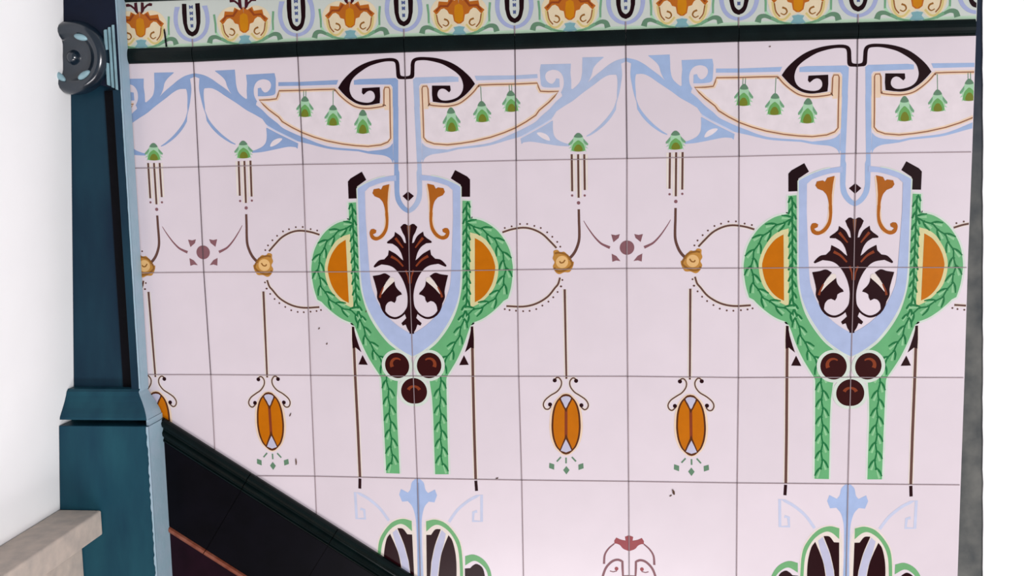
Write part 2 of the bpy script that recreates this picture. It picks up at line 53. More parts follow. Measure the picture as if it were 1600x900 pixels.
('palegreen',4,'p',[(1.5104,0.8676),(1.4737,0.8982),(1.5035,0.8936),(1.4899,0.9272),(1.5363,0.9098)]),
('palegreen',4,'p',[(1.6159,0.8697),(1.6518,0.9016),(1.6222,0.8958),(1.635,0.9299),(1.5891,0.9108)]),
('midgreen',6,'p',[(1.5438,0.8371),(1.5349,0.8436),(1.5253,0.8519),(1.5171,0.8626),(1.5103,0.8777),(1.5049,0.8951),(1.5033,0.9092),(1.5052,0.9174),(1.5108,0.9221),(1.5229,0.9252),(1.5471,0.9274),(1.5779,0.928),(1.6021,0.9267),(1.6143,0.924),(1.62,0.9195),(1.622,0.9114),(1.6207,0.8973),(1.6158,0.8797),(1.6094,0.8644),(1.6015,0.8534),(1.592,0.8448),(1.5833,0.8379),(1.5763,0.8323),(1.57,0.8286),(1.5637,0.8271),(1.5573,0.8283),(1.5509,0.8318)]),
('olive',7,'p',[(1.5467,0.8684),(1.5368,0.8782),(1.528,0.8921),(1.5232,0.9044),(1.5233,0.9133),(1.5275,0.9205),(1.5361,0.9255),(1.5523,0.9281),(1.5728,0.9285),(1.5889,0.9264),(1.5976,0.9218),(1.602,0.9147),(1.6023,0.9059),(1.5978,0.8934),(1.5893,0.8792),(1.5797,0.869),(1.5691,0.8647),(1.5574,0.8645)]),
('cream',3,'r',[(1.4877,0.9506),(1.4861,1.2866),(1.534,0.9514),(1.5325,1.2874)]),
('brown',4,'r',[(1.4926,0.9508),(1.4957,1.2869),(1.5117,0.9509),(1.5148,1.287)]),
('cream',3,'r',[(1.5455,0.9516),(1.5439,1.3457),(1.5917,0.9525),(1.5902,1.3465)]),
('brown',4,'r',[(1.5504,0.9518),(1.5534,1.346),(1.5695,0.9519),(1.5726,1.3461)]),
('cream',3,'r',[(1.6009,0.9526),(1.5997,1.2768),(1.647,0.9535),(1.6459,1.2775)]),
('brown',4,'r',[(1.6058,0.9528),(1.6092,1.2771),(1.6248,0.9529),(1.6283,1.2771)]),
('mauve',4,'p',[(1.5155,1.3249),(1.5134,1.3314),(1.5079,1.3353),(1.5011,1.3352),(1.4956,1.3311),(1.4935,1.3246),(1.4956,1.3181),(1.5012,1.3142),(1.508,1.3143),(1.5135,1.3184)]),
('mauve',4,'p',[(1.629,1.3267),(1.6269,1.3332),(1.6214,1.3371),(1.6146,1.337),(1.6091,1.3329),(1.6071,1.3263),(1.6092,1.3199),(1.6147,1.3159),(1.6215,1.3161),(1.627,1.3202)]),
('mauve',4,'p',[(1.5785,1.3929),(1.5754,1.4024),(1.5673,1.4082),(1.5572,1.4081),(1.5491,1.402),(1.5461,1.3924),(1.5492,1.3828),(1.5573,1.377),(1.5674,1.3772),(1.5754,1.3832)]),
('brown',4,'r',[(1.5534,1.451),(1.5543,1.527),(1.5547,1.5623),(1.5553,1.5831),(1.5561,1.6038),(1.5567,1.6243),(1.557,1.6443),(1.5571,1.6641),(1.5571,1.6836),(1.5566,1.7022),(1.5553,1.7192),(1.5532,1.7343),(1.5505,1.7478),(1.547,1.761),(1.5425,1.7751),(1.5369,1.7907),(1.5304,1.8069),(1.5231,1.8226),(1.5152,1.8369),(1.5064,1.8501),(1.4968,1.8626),(1.4867,1.8738),(1.4768,1.883),(1.4669,1.8898),(1.4563,1.8951),(1.4445,1.9002),(1.4324,1.9058),(1.5755,1.451),(1.5765,1.527),(1.5771,1.562),(1.5779,1.5825),(1.5788,1.6032),(1.5796,1.6239),(1.5801,1.6442),(1.5804,1.6642),(1.5806,1.6841),(1.5803,1.7035),(1.5791,1.7219),(1.577,1.7384),(1.5742,1.7535),(1.5705,1.7681),(1.5659,1.7833),(1.5601,1.7998),(1.5534,1.8171),(1.5456,1.8343),(1.5369,1.8504),(1.5272,1.8653),(1.5166,1.8794),(1.5053,1.8922),(1.4933,1.9036),(1.4806,1.9127),(1.4677,1.9194),(1.4556,1.9248),(1.444,1.9305)]),
('mauve',4,'r',[(1.6062,1.558),(1.6139,1.5725),(1.6212,1.5866),(1.6293,1.6015),(1.6392,1.6183),(1.6517,1.6382),(1.6659,1.6603),(1.681,1.6826),(1.6957,1.7029),(1.7102,1.7214),(1.725,1.7388),(1.7394,1.7545),(1.7532,1.768),(1.7662,1.7785),(1.7785,1.7862),(1.7898,1.7923),(1.8004,1.7981),(1.8109,1.8038),(1.8211,1.8089),(1.8309,1.8136),(1.8406,1.8184),(1.6103,1.5557),(1.6188,1.5697),(1.627,1.5832),(1.6359,1.5975),(1.6466,1.6135),(1.6598,1.6327),(1.6748,1.6541),(1.6905,1.6755),(1.7058,1.6948),(1.7208,1.7121),(1.7359,1.7284),(1.7506,1.7428),(1.7641,1.7547),(1.7761,1.7631),(1.7873,1.769),(1.7984,1.7738),(1.8095,1.7786),(1.8201,1.7832),(1.8301,1.7871),(1.8401,1.7908),(1.8503,1.7947)]),
('mauve',5,'p',[(2.0638,1.8089),(2.0622,1.8236),(2.0575,1.8374),(2.0498,1.8499),(2.0396,1.8603),(2.0273,1.868),(2.0136,1.8728),(1.9992,1.8744),(1.9848,1.8726),(1.9712,1.8675),(1.9589,1.8595),(1.9486,1.849),(1.9409,1.8364),(1.9361,1.8224),(1.9345,1.8077),(1.9361,1.7931),(1.9408,1.7792),(1.9485,1.7669),(1.9587,1.7566),(1.971,1.7489),(1.9846,1.7442),(1.999,1.7428),(2.0134,1.7445),(2.0271,1.7495),(2.0394,1.7574),(2.0496,1.7679),(2.0574,1.7804),(2.0622,1.7943)]),
('mauve',4,'p',[(1.857,1.6846),(1.8974,1.6927),(1.9349,1.6833),(1.9234,1.7195),(1.8773,1.757)]),
('mauve',4,'p',[(1.8617,1.8627),(1.9033,1.8838),(1.941,1.9314),(1.9034,1.9251),(1.8675,1.9364)]),
('gold',5,'p',[(1.3334,1.8294),(1.3428,1.823),(1.3562,1.8195),(1.3685,1.8198),(1.3777,1.8268),(1.3859,1.8377),(1.3947,1.845),(1.4051,1.8437),(1.4162,1.8389),(1.4269,1.8377),(1.4373,1.8431),(1.4475,1.8522),(1.456,1.8634),(1.4616,1.8776),(1.4657,1.8939),(1.4704,1.9079),(1.4765,1.9183),(1.4833,1.9264),(1.4907,1.9318),(1.5004,1.9319),(1.5106,1.9294),(1.517,1.9321),(1.5174,1.9444),(1.5139,1.9619),(1.5081,1.9793),(1.5006,1.9967),(1.4907,2.0139),(1.4785,2.0263),(1.4632,2.0298),(1.4457,2.0284),(1.4288,2.0286),(1.4133,2.0347),(1.3985,2.0424),(1.3847,2.0459),(1.3719,2.0428),(1.3602,2.0354),(1.3497,2.0248),(1.3394,2.0097),(1.3303,1.9913),(1.3256,1.9742),(1.3292,1.9604),(1.3372,1.948),(1.3416,1.9359),(1.3373,1.9238),(1.3293,1.912),(1.3242,1.9002),(1.3256,1.8884),(1.3299,1.8766),(1.3332,1.8648),(1.3326,1.8521),(1.331,1.8393)]),
('goldpale',6,'p',[(1.4662,1.9333),(1.4642,1.948),(1.4586,1.9616),(1.4496,1.9732),(1.438,1.9821),(1.4244,1.9877),(1.4098,1.9894),(1.3953,1.9873),(1.3818,1.9815),(1.3702,1.9723),(1.3613,1.9604),(1.3558,1.9466),(1.3539,1.9319),(1.3559,1.9172),(1.3616,1.9036),(1.3706,1.892),(1.3822,1.8831),(1.3958,1.8776),(1.4103,1.8759),(1.4249,1.878),(1.4384,1.8838),(1.4499,1.893),(1.4588,1.9048),(1.4644,1.9186)]),
('goldbrown',7,'r',[(1.4329,1.9097),(1.4286,1.9162),(1.4245,1.9228),(1.4206,1.9281),(1.4171,1.9314),(1.4129,1.9332),(1.4077,1.9341),(1.4027,1.9341),(1.3997,1.9336),(1.3989,1.9329),(1.3978,1.9306),(1.3963,1.9264),(1.3944,1.922),(1.4436,1.9171),(1.4393,1.9234),(1.4351,1.9301),(1.4302,1.9368),(1.4241,1.9423),(1.4167,1.9456),(1.409,1.9471),(1.4016,1.9471),(1.3947,1.9455),(1.3891,1.9412),(1.386,1.9358),(1.3844,1.9312),(1.3826,1.9273)]),
('goldbrown',6,'r',[(1.3473,1.8617),(1.3722,1.8547),(1.4063,1.8598),(1.4352,1.8685),(1.4511,1.8778),(1.4618,1.8908),(1.4719,1.907),(1.4844,1.9254),(1.4941,1.9438),(1.4944,1.9577),(1.4783,1.9745),(1.45,1.9929),(1.4231,2.0055),(1.4012,2.0107),(1.3811,2.0105),(1.366,2.0054),(1.356,1.996),(1.3482,1.9794),(1.3426,1.8446),(1.3715,1.837),(1.4099,1.8425),(1.4417,1.8521),(1.4621,1.8642),(1.4759,1.8804),(1.4865,1.8973),(1.4994,1.9164),(1.5111,1.9394),(1.5102,1.9654),(1.4894,1.9884),(1.4586,2.0084),(1.429,2.0222),(1.4032,2.0283),(1.3784,2.028),(1.3572,2.0208),(1.3417,2.0063),(1.3324,1.9871)]),
('cream',3,'r',[(0.8703,1.6671),(0.8921,1.6601),(0.9135,1.653),(0.9348,1.6465),(0.9571,1.6411),(0.9814,1.6363),(1.0071,1.6322),(1.0326,1.6293),(1.0563,1.6283),(1.0779,1.6295),(1.0984,1.6324),(1.1185,1.637),(1.139,1.6433),(1.1602,1.6516),(1.1817,1.6617),(1.2027,1.6735),(1.2224,1.6864),(1.2408,1.7015),(1.2589,1.719),(1.2764,1.7373),(1.293,1.7547),(1.308,1.7703),(1.3215,1.785),(1.3346,1.7994),(1.348,1.8141),(0.8603,1.6362),(0.882,1.6293),(0.9035,1.6222),(0.9261,1.6153),(0.95,1.6094),(0.9756,1.6045),(1.0025,1.6001),(1.0299,1.597),(1.0563,1.596),(1.0808,1.5973),(1.104,1.6006),(1.1267,1.6058),(1.1495,1.6128),(1.1728,1.6219),(1.1962,1.633),(1.2192,1.6458),(1.2413,1.6604),(1.2621,1.6773),(1.2816,1.6962),(1.2995,1.715),(1.3161,1.7323),(1.3312,1.7481),(1.3451,1.7631),(1.3582,1.7776),(1.3716,1.7923)]),
('brown',4,'r',[(0.868,1.6601),(0.8898,1.6531),(0.9113,1.646),(0.9328,1.6394),(0.9554,1.6339),(0.9801,1.6291),(1.0061,1.6249),(1.032,1.6219),(1.0563,1.621),(1.0786,1.6222),(1.0997,1.6251),(1.1204,1.6299),(1.1414,1.6364),(1.1631,1.6449),(1.185,1.6552),(1.2065,1.6672),(1.2267,1.6805),(1.2457,1.696),(1.264,1.7138),(1.2817,1.7323),(1.2983,1.7497),(1.3133,1.7653),(1.3269,1.78),(1.34,1.7945),(1.3534,1.8092),(0.8626,1.6432),(0.8843,1.6363),(0.9058,1.6292),(0.9281,1.6224),(0.9516,1.6166),(0.9769,1.6117),(1.0036,1.6074),(1.0305,1.6043),(1.0563,1.6034),(1.0801,1.6046),(1.1028,1.6078),(1.1249,1.6128),(1.1471,1.6198),(1.1699,1.6287),(1.1929,1.6395),(1.2155,1.6521),(1.237,1.6663),(1.2573,1.6828),(1.2764,1.7013),(1.2943,1.7201),(1.3109,1.7374),(1.326,1.7531),(1.3397,1.7681),(1.3529,1.7826),(1.3663,1.7972)]),
('cream',3,'r',[(1.3746,2.0725),(1.3703,2.0879),(1.3662,2.1034),(1.362,2.1174),(1.3574,2.1289),(1.3529,2.1364),(1.3481,2.1421),(1.3406,2.1499),(1.3296,2.1624),(1.3157,2.1804),(1.3,2.2015),(1.2824,2.2226),(1.2631,2.2413),(1.2406,2.2583),(1.215,2.2747),(1.188,2.2895),(1.1607,2.3017),(1.134,2.3111),(1.1071,2.3182),(1.0785,2.3233),(1.0473,2.3265),(1.0122,2.3273),(0.9738,2.3256),(0.9337,2.3229),(0.8939,2.3207),(1.4056,2.0814),(1.4014,2.0965),(1.3972,2.1123),(1.3924,2.1282),(1.3863,2.1431),(1.3793,2.155),(1.372,2.1639),(1.3643,2.172),(1.3545,2.1831),(1.3413,2.2002),(1.3252,2.2218),(1.306,2.2449),(1.2839,2.2663),(1.2589,2.2852),(1.2313,2.303),(1.2021,2.3189),(1.1725,2.3322),(1.1433,2.3425),(1.1137,2.3503),(1.0827,2.3558),(1.049,2.3593),(1.0116,2.3602),(0.9718,2.3585),(0.9315,2.3558),(0.8918,2.3536)]),
('brown',4,'r',[(1.3817,2.0746),(1.3774,2.0899),(1.3732,2.1055),(1.3689,2.1199),(1.3639,2.1321),(1.3589,2.1406),(1.3536,2.1471),(1.346,2.155),(1.3353,2.1671),(1.3216,2.1849),(1.3057,2.2061),(1.2878,2.2277),(1.2678,2.247),(1.2447,2.2644),(1.2187,2.2811),(1.1912,2.2962),(1.1634,2.3087),(1.1362,2.3183),(1.1086,2.3255),(1.0795,2.3307),(1.0477,2.334),(1.0121,2.3348),(0.9734,2.3331),(0.9332,2.3304),(0.8934,2.3281),(1.3986,2.0794),(1.3943,2.0946),(1.3902,2.1103),(1.3855,2.1258),(1.3797,2.1399),(1.3733,2.1508),(1.3666,2.159),(1.3589,2.167),(1.3488,2.1784),(1.3355,2.1957),(1.3194,2.2172),(1.3006,2.2399),(1.2791,2.2606),(1.2547,2.2791),(1.2276,2.2965),(1.1989,2.3122),(1.1698,2.3253),(1.1412,2.3354),(1.1122,2.343),(1.0818,2.3484),(1.0486,2.3519),(1.0117,2.3527),(0.9723,2.351),(0.932,2.3483),(0.8923,2.3461)]),
('brown',4,'p',[(0.8965,1.6124),(0.8939,1.6186),(0.8876,1.6211),(0.8814,1.6184),(0.8789,1.6121),(0.8816,1.6059),(0.8878,1.6035),(0.894,1.6062)]),
('brown',4,'p',[(0.9596,1.5989),(0.957,1.6051),(0.9507,1.6075),(0.9446,1.6049),(0.942,1.5986),(0.9447,1.5924),(0.9509,1.5899),(0.9571,1.5926)]),
('brown',4,'p',[(1.036,1.5781),(1.0334,1.5843),(1.0271,1.5868),(1.0209,1.5841),(1.0184,1.5778),(1.021,1.5716),(1.0273,1.5692),(1.0335,1.5718)]),
('brown',4,'p',[(1.1021,1.579),(1.0994,1.5852),(1.0932,1.5877),(1.087,1.585),(1.0845,1.5788),(1.0871,1.5726),(1.0933,1.5701),(1.0995,1.5728)]),
('brown',4,'p',[(1.1679,1.5976),(1.1653,1.6038),(1.159,1.6063),(1.1528,1.6036),(1.1503,1.5973),(1.1529,1.5911),(1.1592,1.5886),(1.1654,1.5913)]),
('brown',4,'p',[(1.2263,1.6175),(1.2237,1.6237),(1.2175,1.6262),(1.2113,1.6235),(1.2088,1.6172),(1.2114,1.611),(1.2176,1.6085),(1.2238,1.6112)]),
('brown',4,'p',[(1.2846,1.6579),(1.282,1.6641),(1.2758,1.6666),(1.2696,1.664),(1.267,1.6577),(1.2696,1.6515),(1.2759,1.649),(1.2821,1.6517)]),
('brown',4,'p',[(1.3311,1.6997),(1.3285,1.7059),(1.3223,1.7085),(1.3161,1.7058),(1.3136,1.6995),(1.3162,1.6933),(1.3224,1.6908),(1.3286,1.6935)]),
('brown',4,'p',[(1.3762,1.7474),(1.3736,1.7536),(1.3674,1.7562),(1.3612,1.7535),(1.3586,1.7472),(1.3612,1.741),(1.3675,1.7385),(1.3736,1.7412)]),
('brown',4,'p',[(1.4037,1.792),(1.4011,1.7982),(1.3949,1.8007),(1.3887,1.798),(1.3862,1.7918),(1.3888,1.7855),(1.395,1.783),(1.4012,1.7857)]),
('brown',4,'p',[(1.4206,2.0995),(1.418,2.1057),(1.4117,2.1083),(1.4055,2.1056),(1.403,2.0993),(1.4057,2.0931),(1.4119,2.0905),(1.4181,2.0932)]),
('brown',4,'p',[(1.4053,2.1586),(1.4026,2.1648),(1.3964,2.1674),(1.3902,2.1647),(1.3877,2.1584),(1.3903,2.1521),(1.3966,2.1496),(1.4028,2.1522)]),
('brown',4,'p',[(1.3753,2.2102),(1.3727,2.2164),(1.3664,2.219),(1.3602,2.2163),(1.3577,2.21),(1.3604,2.2037),(1.3666,2.2012),(1.3728,2.2039)]),
('brown',4,'p',[(1.4097,2.1586),(1.407,2.1649),(1.4008,2.1674),(1.3946,2.1647),(1.3921,2.1584),(1.3947,2.1522),(1.401,2.1496),(1.4072,2.1523)]),
('brown',4,'p',[(1.3753,2.2102),(1.3727,2.2164),(1.3664,2.219),(1.3602,2.2163),(1.3577,2.21),(1.3604,2.2037),(1.3666,2.2012),(1.3728,2.2039)]),
('brown',4,'p',[(1.3351,2.2588),(1.3325,2.2651),(1.3262,2.2677),(1.32,2.265),(1.3175,2.2587),(1.3201,2.2524),(1.3264,2.2498),(1.3326,2.2525)]),
('brown',4,'p',[(1.2905,2.2986),(1.2879,2.3049),(1.2816,2.3075),(1.2754,2.3048),(1.2729,2.2985),(1.2756,2.2922),(1.2818,2.2896),(1.288,2.2923)]),
('brown',4,'p',[(1.2341,2.3354),(1.2315,2.3417),(1.2252,2.3443),(1.219,2.3416),(1.2165,2.3353),(1.2191,2.329),(1.2254,2.3264),(1.2316,2.3291)]),
('brown',4,'p',[(1.1777,2.3678),(1.175,2.3741),(1.1688,2.3767),(1.1625,2.374),(1.16,2.3677),(1.1627,2.3614),(1.169,2.3588),(1.1752,2.3615)]),
('brown',4,'p',[(1.1155,2.3838),(1.1128,2.3901),(1.1065,2.3927),(1.1003,2.39),(1.0978,2.3837),(1.1005,2.3773),(1.1068,2.3748),(1.113,2.3774)]),
('brown',4,'p',[(1.0564,2.3864),(1.0537,2.3927),(1.0474,2.3953),(1.0411,2.3926),(1.0386,2.3862),(1.0413,2.3799),(1.0476,2.3773),(1.0539,2.38)]),
('brown',4,'p',[(0.9899,2.3814),(0.9872,2.3877),(0.9809,2.3903),(0.9746,2.3876),(0.9721,2.3812),(0.9748,2.3749),(0.9811,2.3723),(0.9874,2.375)]),
('brown',4,'p',[(0.9308,2.3749),(0.928,2.3812),(0.9217,2.3838),(0.9155,2.3811),(0.913,2.3748),(0.9157,2.3684),(0.922,2.3658),(0.9283,2.3685)]),
('brown',4,'p',[(0.8865,2.3655),(0.8837,2.3719),(0.8774,2.3745),(0.8712,2.3718),(0.8687,2.3654),(0.8714,2.3591),(0.8777,2.3565),(0.884,2.3592)]),
('cream',3,'r',[(1.4111,2.1857),(1.4169,3.0247),(1.4521,2.1853),(1.4582,3.0239)]),
('brown',4,'r',[(1.4211,2.1856),(1.4287,3.0244),(1.4421,2.1854),(1.4464,3.0241)]),
('cream',3,'r',[(1.3443,3.043),(1.3472,3.037),(1.3497,3.0312),(1.3513,3.0281),(1.3521,3.0272),(1.3542,3.0261),(1.357,3.025),(1.3581,3.0247),(1.3589,3.025),(1.3629,3.0288),(1.3688,3.0361),(1.3739,3.0446),(1.3767,3.0523),(1.3775,3.0605),(1.3769,3.0703),(1.3746,3.0807),(1.3708,3.091),(1.365,3.1017),(1.3572,3.1131),(1.3477,3.1242),(1.3374,3.1343),(1.3253,3.1429),(1.3106,3.1511),(1.2943,3.16),(1.2784,3.1702),(1.2633,3.1816),(1.2486,3.1938),(1.2349,3.2065),(1.2235,3.2194),(1.2149,3.2325),(1.209,3.2457),(1.2055,3.259),(1.2043,3.2723),(1.2061,3.286),(1.2106,3.299),(1.217,3.3105),(1.2253,3.3201),(1.2361,3.3266),(1.2478,3.3295),(1.2595,3.3295),(1.2713,3.3265),(1.2818,3.3196),(1.2896,3.3112),(1.2956,3.3033),(1.3014,3.2964),(1.3179,3.0299),(1.3205,3.0245),(1.3233,3.0181),(1.3277,3.0103),(1.3346,3.0032),(1.3426,2.9984),(1.3518,2.9952),(1.3634,2.9947),(1.3751,2.9993),(1.3845,3.0076),(1.393,3.0182),(1.4005,3.0308),(1.4054,3.0448),(1.407,3.0593),(1.4061,3.074),(1.4029,3.0888),(1.3975,3.1034),(1.3899,3.1177),(1.3802,3.1317),(1.3688,3.1451),(1.3557,3.1578),(1.3405,3.1687),(1.3241,3.1779),(1.3086,3.1864),(1.2946,3.1953),(1.2811,3.2056),(1.2674,3.2169),(1.2555,3.2279),(1.2466,3.238),(1.2407,3.247),(1.2368,3.2557),(1.2347,3.2637),(1.2341,3.2708),(1.235,3.2779),(1.2377,3.2857),(1.2415,3.2925),(1.2447,3.2964),(1.2475,3.298),(1.252,3.299),(1.257,3.299),(1.2603,3.2983),(1.2629,3.2965),(1.2672,3.2916),(1.2729,3.2843),(1.279,3.2769)]),
('brown',4,'r',[(1.3369,3.0393),(1.3397,3.0335),(1.3423,3.0276),(1.3447,3.0231),(1.3472,3.0205),(1.351,3.0183),(1.3556,3.0166),(1.3596,3.0163),(1.3634,3.0178),(1.369,3.0229),(1.3756,3.0311),(1.3813,3.0407),(1.3847,3.0502),(1.3857,3.0601),(1.385,3.0713),(1.3826,3.083),(1.3783,3.0945),(1.372,3.1062),(1.3636,3.1183),(1.3536,3.1301),(1.3425,3.1408),(1.3296,3.1501),(1.3144,3.1586),(1.2983,3.1674),(1.2829,3.1772),(1.2683,3.1884),(1.2539,3.2002),(1.2407,3.2125),(1.2299,3.2246),(1.2222,3.2366),(1.2168,3.2485),(1.2137,3.2603),(1.2126,3.2719),(1.2142,3.2837),(1.2182,3.2953),(1.2239,3.3055),(1.2307,3.3135),(1.2393,3.3186),(1.249,3.3209),(1.2588,3.321),(1.2683,3.3186),(1.2765,3.3132),(1.2833,3.3057),(1.2893,3.298),(1.2951,3.2909),(1.3253,3.0336),(1.328,3.028),(1.3307,3.0218),(1.3343,3.0153),(1.3395,3.0099),(1.3459,3.0061),(1.3533,3.0035),(1.362,3.0031),(1.3706,3.0065),(1.3784,3.0135),(1.3862,3.0232),(1.3931,3.0347),(1.3974,3.0469),(1.3987,3.0596),(1.3979,3.0729),(1.395,3.0866),(1.39,3.1),(1.3829,3.1132),(1.3737,3.1265),(1.3629,3.1393),(1.3506,3.1512),(1.3362,3.1615),(1.3204,3.1704),(1.3046,3.179),(1.2901,3.1883),(1.2761,3.1989),(1.2622,3.2104),(1.2497,3.2219),(1.2401,3.2328),(1.2335,3.243),(1.229,3.2529),(1.2265,3.2624),(1.2257,3.2712),(1.2269,3.2802),(1.2301,3.2894),(1.2346,3.2975),(1.2393,3.303),(1.2443,3.306),(1.2508,3.3076),(1.2577,3.3076),(1.2634,3.3062),(1.2682,3.303),(1.2735,3.2971),(1.2792,3.2896),(1.2852,3.2823)]),
('cream',3,'r',[(1.5395,3.0376),(1.5379,3.0323),(1.5363,3.0259),(1.5331,3.0178),(1.5269,3.0097),(1.5189,3.0045),(1.5099,3.001),(1.4988,3),(1.4871,3.0035),(1.4774,3.0107),(1.4686,3.0199),(1.4608,3.0314),(1.4554,3.0445),(1.4529,3.0583),(1.4526,3.0727),(1.4545,3.0879),(1.459,3.1031),(1.4664,3.1181),(1.4759,3.133),(1.4869,3.1472),(1.4988,3.16),(1.5116,3.1707),(1.5249,3.1793),(1.5378,3.1869),(1.5503,3.1949),(1.5637,3.2041),(1.5777,3.2136),(1.5903,3.223),(1.6001,3.2321),(1.6076,3.2417),(1.6138,3.2519),(1.6181,3.2617),(1.6203,3.2697),(1.6204,3.2761),(1.6188,3.2829),(1.6159,3.2894),(1.6129,3.2943),(1.6098,3.2975),(1.6061,3.2999),(1.6028,3.301),(1.6013,3.3012),(1.5987,3.2997),(1.5932,3.2948),(1.586,3.2875),(1.5785,3.2804),(1.5115,3.0473),(1.5096,3.0412),(1.5082,3.0356),(1.5074,3.0329),(1.5072,3.0327),(1.5056,3.0318),(1.5027,3.0306),(1.5009,3.0302),(1.5001,3.0304),(1.4966,3.0332),(1.4911,3.039),(1.4864,3.0458),(1.4836,3.0526),(1.4823,3.0606),(1.482,3.0704),(1.4833,3.0809),(1.4864,3.0912),(1.4919,3.1024),(1.4999,3.1148),(1.5094,3.1269),(1.5191,3.1375),(1.529,3.1458),(1.5404,3.1531),(1.5533,3.1607),(1.5666,3.1693),(1.5803,3.1787),(1.5948,3.1885),(1.609,3.1992),(1.6216,3.2109),(1.6317,3.2237),(1.6398,3.2371),(1.6458,3.2507),(1.6494,3.2646),(1.6497,3.2788),(1.6467,3.2921),(1.6418,3.3035),(1.6357,3.3132),(1.6278,3.3213),(1.6181,3.3275),(1.6068,3.3312),(1.5938,3.3309),(1.5821,3.3253),(1.573,3.3175),(1.5655,3.3098),(1.5583,3.3031)]),
('brown',4,'r',[(1.5317,3.0403),(1.53,3.0348),(1.5284,3.0286),(1.5259,3.022),(1.5214,3.0162),(1.5152,3.0121),(1.5079,3.0093),(1.4994,3.0085),(1.4907,3.0111),(1.4828,3.017),(1.4749,3.0253),(1.468,3.0354),(1.4633,3.0467),(1.4611,3.0589),(1.4608,3.0721),(1.4626,3.0859),(1.4667,3.0997),(1.4735,3.1137),(1.4827,3.1279),(1.4932,3.1415),(1.5045,3.1537),(1.5165,3.1637),(1.5293,3.172),(1.5421,3.1795),(1.5549,3.1878),(1.5684,3.197),(1.5825,3.2066),(1.5955,3.2163),(1.6061,3.2262),(1.6144,3.2367),(1.6211,3.2478),(1.6259,3.2586),(1.6285,3.2682),(1.6286,3.2769),(1.6266,3.2855),(1.6232,3.2934),(1.6193,3.2996),(1.6148,3.3041),(1.6094,3.3076),(1.6039,3.3095),(1.5992,3.3095),(1.5941,3.3069),(1.5876,3.3012),(1.5803,3.2937),(1.5728,3.2867),(1.5193,3.0446),(1.5175,3.0387),(1.5161,3.0329),(1.5146,3.0287),(1.5127,3.0263),(1.5093,3.0241),(1.5047,3.0223),(1.5003,3.0218),(1.4965,3.0229),(1.4912,3.0269),(1.4848,3.0336),(1.4792,3.0418),(1.4757,3.0503),(1.474,3.0599),(1.4738,3.0711),(1.4753,3.0828),(1.4787,3.0945),(1.4847,3.1068),(1.4932,3.1199),(1.5031,3.1326),(1.5134,3.1438),(1.5241,3.1528),(1.5361,3.1604),(1.549,3.168),(1.562,3.1765),(1.5757,3.1858),(1.59,3.1955),(1.6038,3.2059),(1.6156,3.2169),(1.6249,3.2287),(1.6325,3.2412),(1.638,3.2538),(1.6413,3.266),(1.6415,3.2781),(1.6389,3.2895),(1.6346,3.2996),(1.6293,3.3079),(1.6227,3.3146),(1.6147,3.3197),(1.6056,3.3227),(1.5959,3.3225),(1.5868,3.3181),(1.5787,3.3112),(1.5712,3.3036),(1.564,3.2967)]),
('dark',5,'p',[(1.3488,3.0383),(1.346,3.048),(1.339,3.0551),(1.3294,3.0577),(1.32,3.0551),(1.3133,3.048),(1.3109,3.0383),(1.3137,3.0286),(1.3208,3.0214),(1.3303,3.0188),(1.3397,3.0214),(1.3464,3.0286)]),
('dark',5,'p',[(1.3007,3.2682),(1.2979,3.278),(1.2908,3.2852),(1.2812,3.2879),(1.2718,3.2853),(1.265,3.2781),(1.2627,3.2684),(1.2654,3.2586),(1.2725,3.2514),(1.2821,3.2487),(1.2915,3.2513),(1.2983,3.2585)]),
('dark',5,'p',[(1.5455,3.0424),(1.5428,3.0521),(1.5358,3.0592),(1.5264,3.0619),(1.517,3.0593),(1.5102,3.0522),(1.5079,3.0424),(1.5106,3.0327),(1.5176,3.0256),(1.527,3.023),(1.5364,3.0256),(1.5432,3.0327)]),
('dark',5,'p',[(1.5905,3.2746),(1.5878,3.2843),(1.5808,3.2915),(1.5713,3.2942),(1.5619,3.2916),(1.5551,3.2845),(1.5528,3.2747),(1.5555,3.2649),(1.5625,3.2578),(1.572,3.2551),(1.5814,3.2577),(1.5882,3.2648)]),
('peach',4,'p',[(1.432,3.157),(1.4195,3.159),(1.407,3.161),(1.3948,3.1653),(1.3829,3.1737),(1.3713,3.1844),(1.3605,3.195),(1.3508,3.2038),(1.3419,3.2125),(1.3329,3.2235),(1.3233,3.2379),(1.3137,3.2546),(1.3048,3.2742),(1.2965,3.2973),(1.289,3.3231),(1.2828,3.3504),(1.2782,3.3798),(1.275,3.4106),(1.2727,3.4393),(1.271,3.4634),(1.2704,3.4853),(1.2711,3.5094),(1.2734,3.538),(1.277,3.5688),(1.2828,3.5985),(1.2913,3.6272),(1.3018,3.6548),(1.3131,3.6781),(1.3248,3.6952),(1.3373,3.7079),(1.3497,3.7194),(1.3621,3.7309),(1.3745,3.7411),(1.3866,3.7491),(1.3981,3.7537),(1.4093,3.756),(1.4205,3.7584),(1.4205,3.7584),(1.4317,3.7558),(1.443,3.7533),(1.4547,3.7485),(1.467,3.7403),(1.4798,3.7298),(1.4926,3.7181),(1.5055,3.7064),(1.5184,3.6935),(1.5307,3.6763),(1.5428,3.6528),(1.5544,3.6252),(1.5639,3.5964),(1.5708,3.5667),(1.5756,3.536),(1.5789,3.5074),(1.5806,3.4834),(1.5808,3.4616),(1.5801,3.4377),(1.5789,3.4091),(1.5768,3.3784),(1.5734,3.3491),(1.5683,3.322),(1.5618,3.2963),(1.5545,3.2734),(1.5463,3.2539),(1.5374,3.2372),(1.5284,3.223),(1.5199,3.212),(1.5113,3.2034),(1.502,3.1947),(1.4916,3.1842),(1.4805,3.1735),(1.4689,3.1652),(1.4569,3.1609),(1.4445,3.159),(1.432,3.157)]),
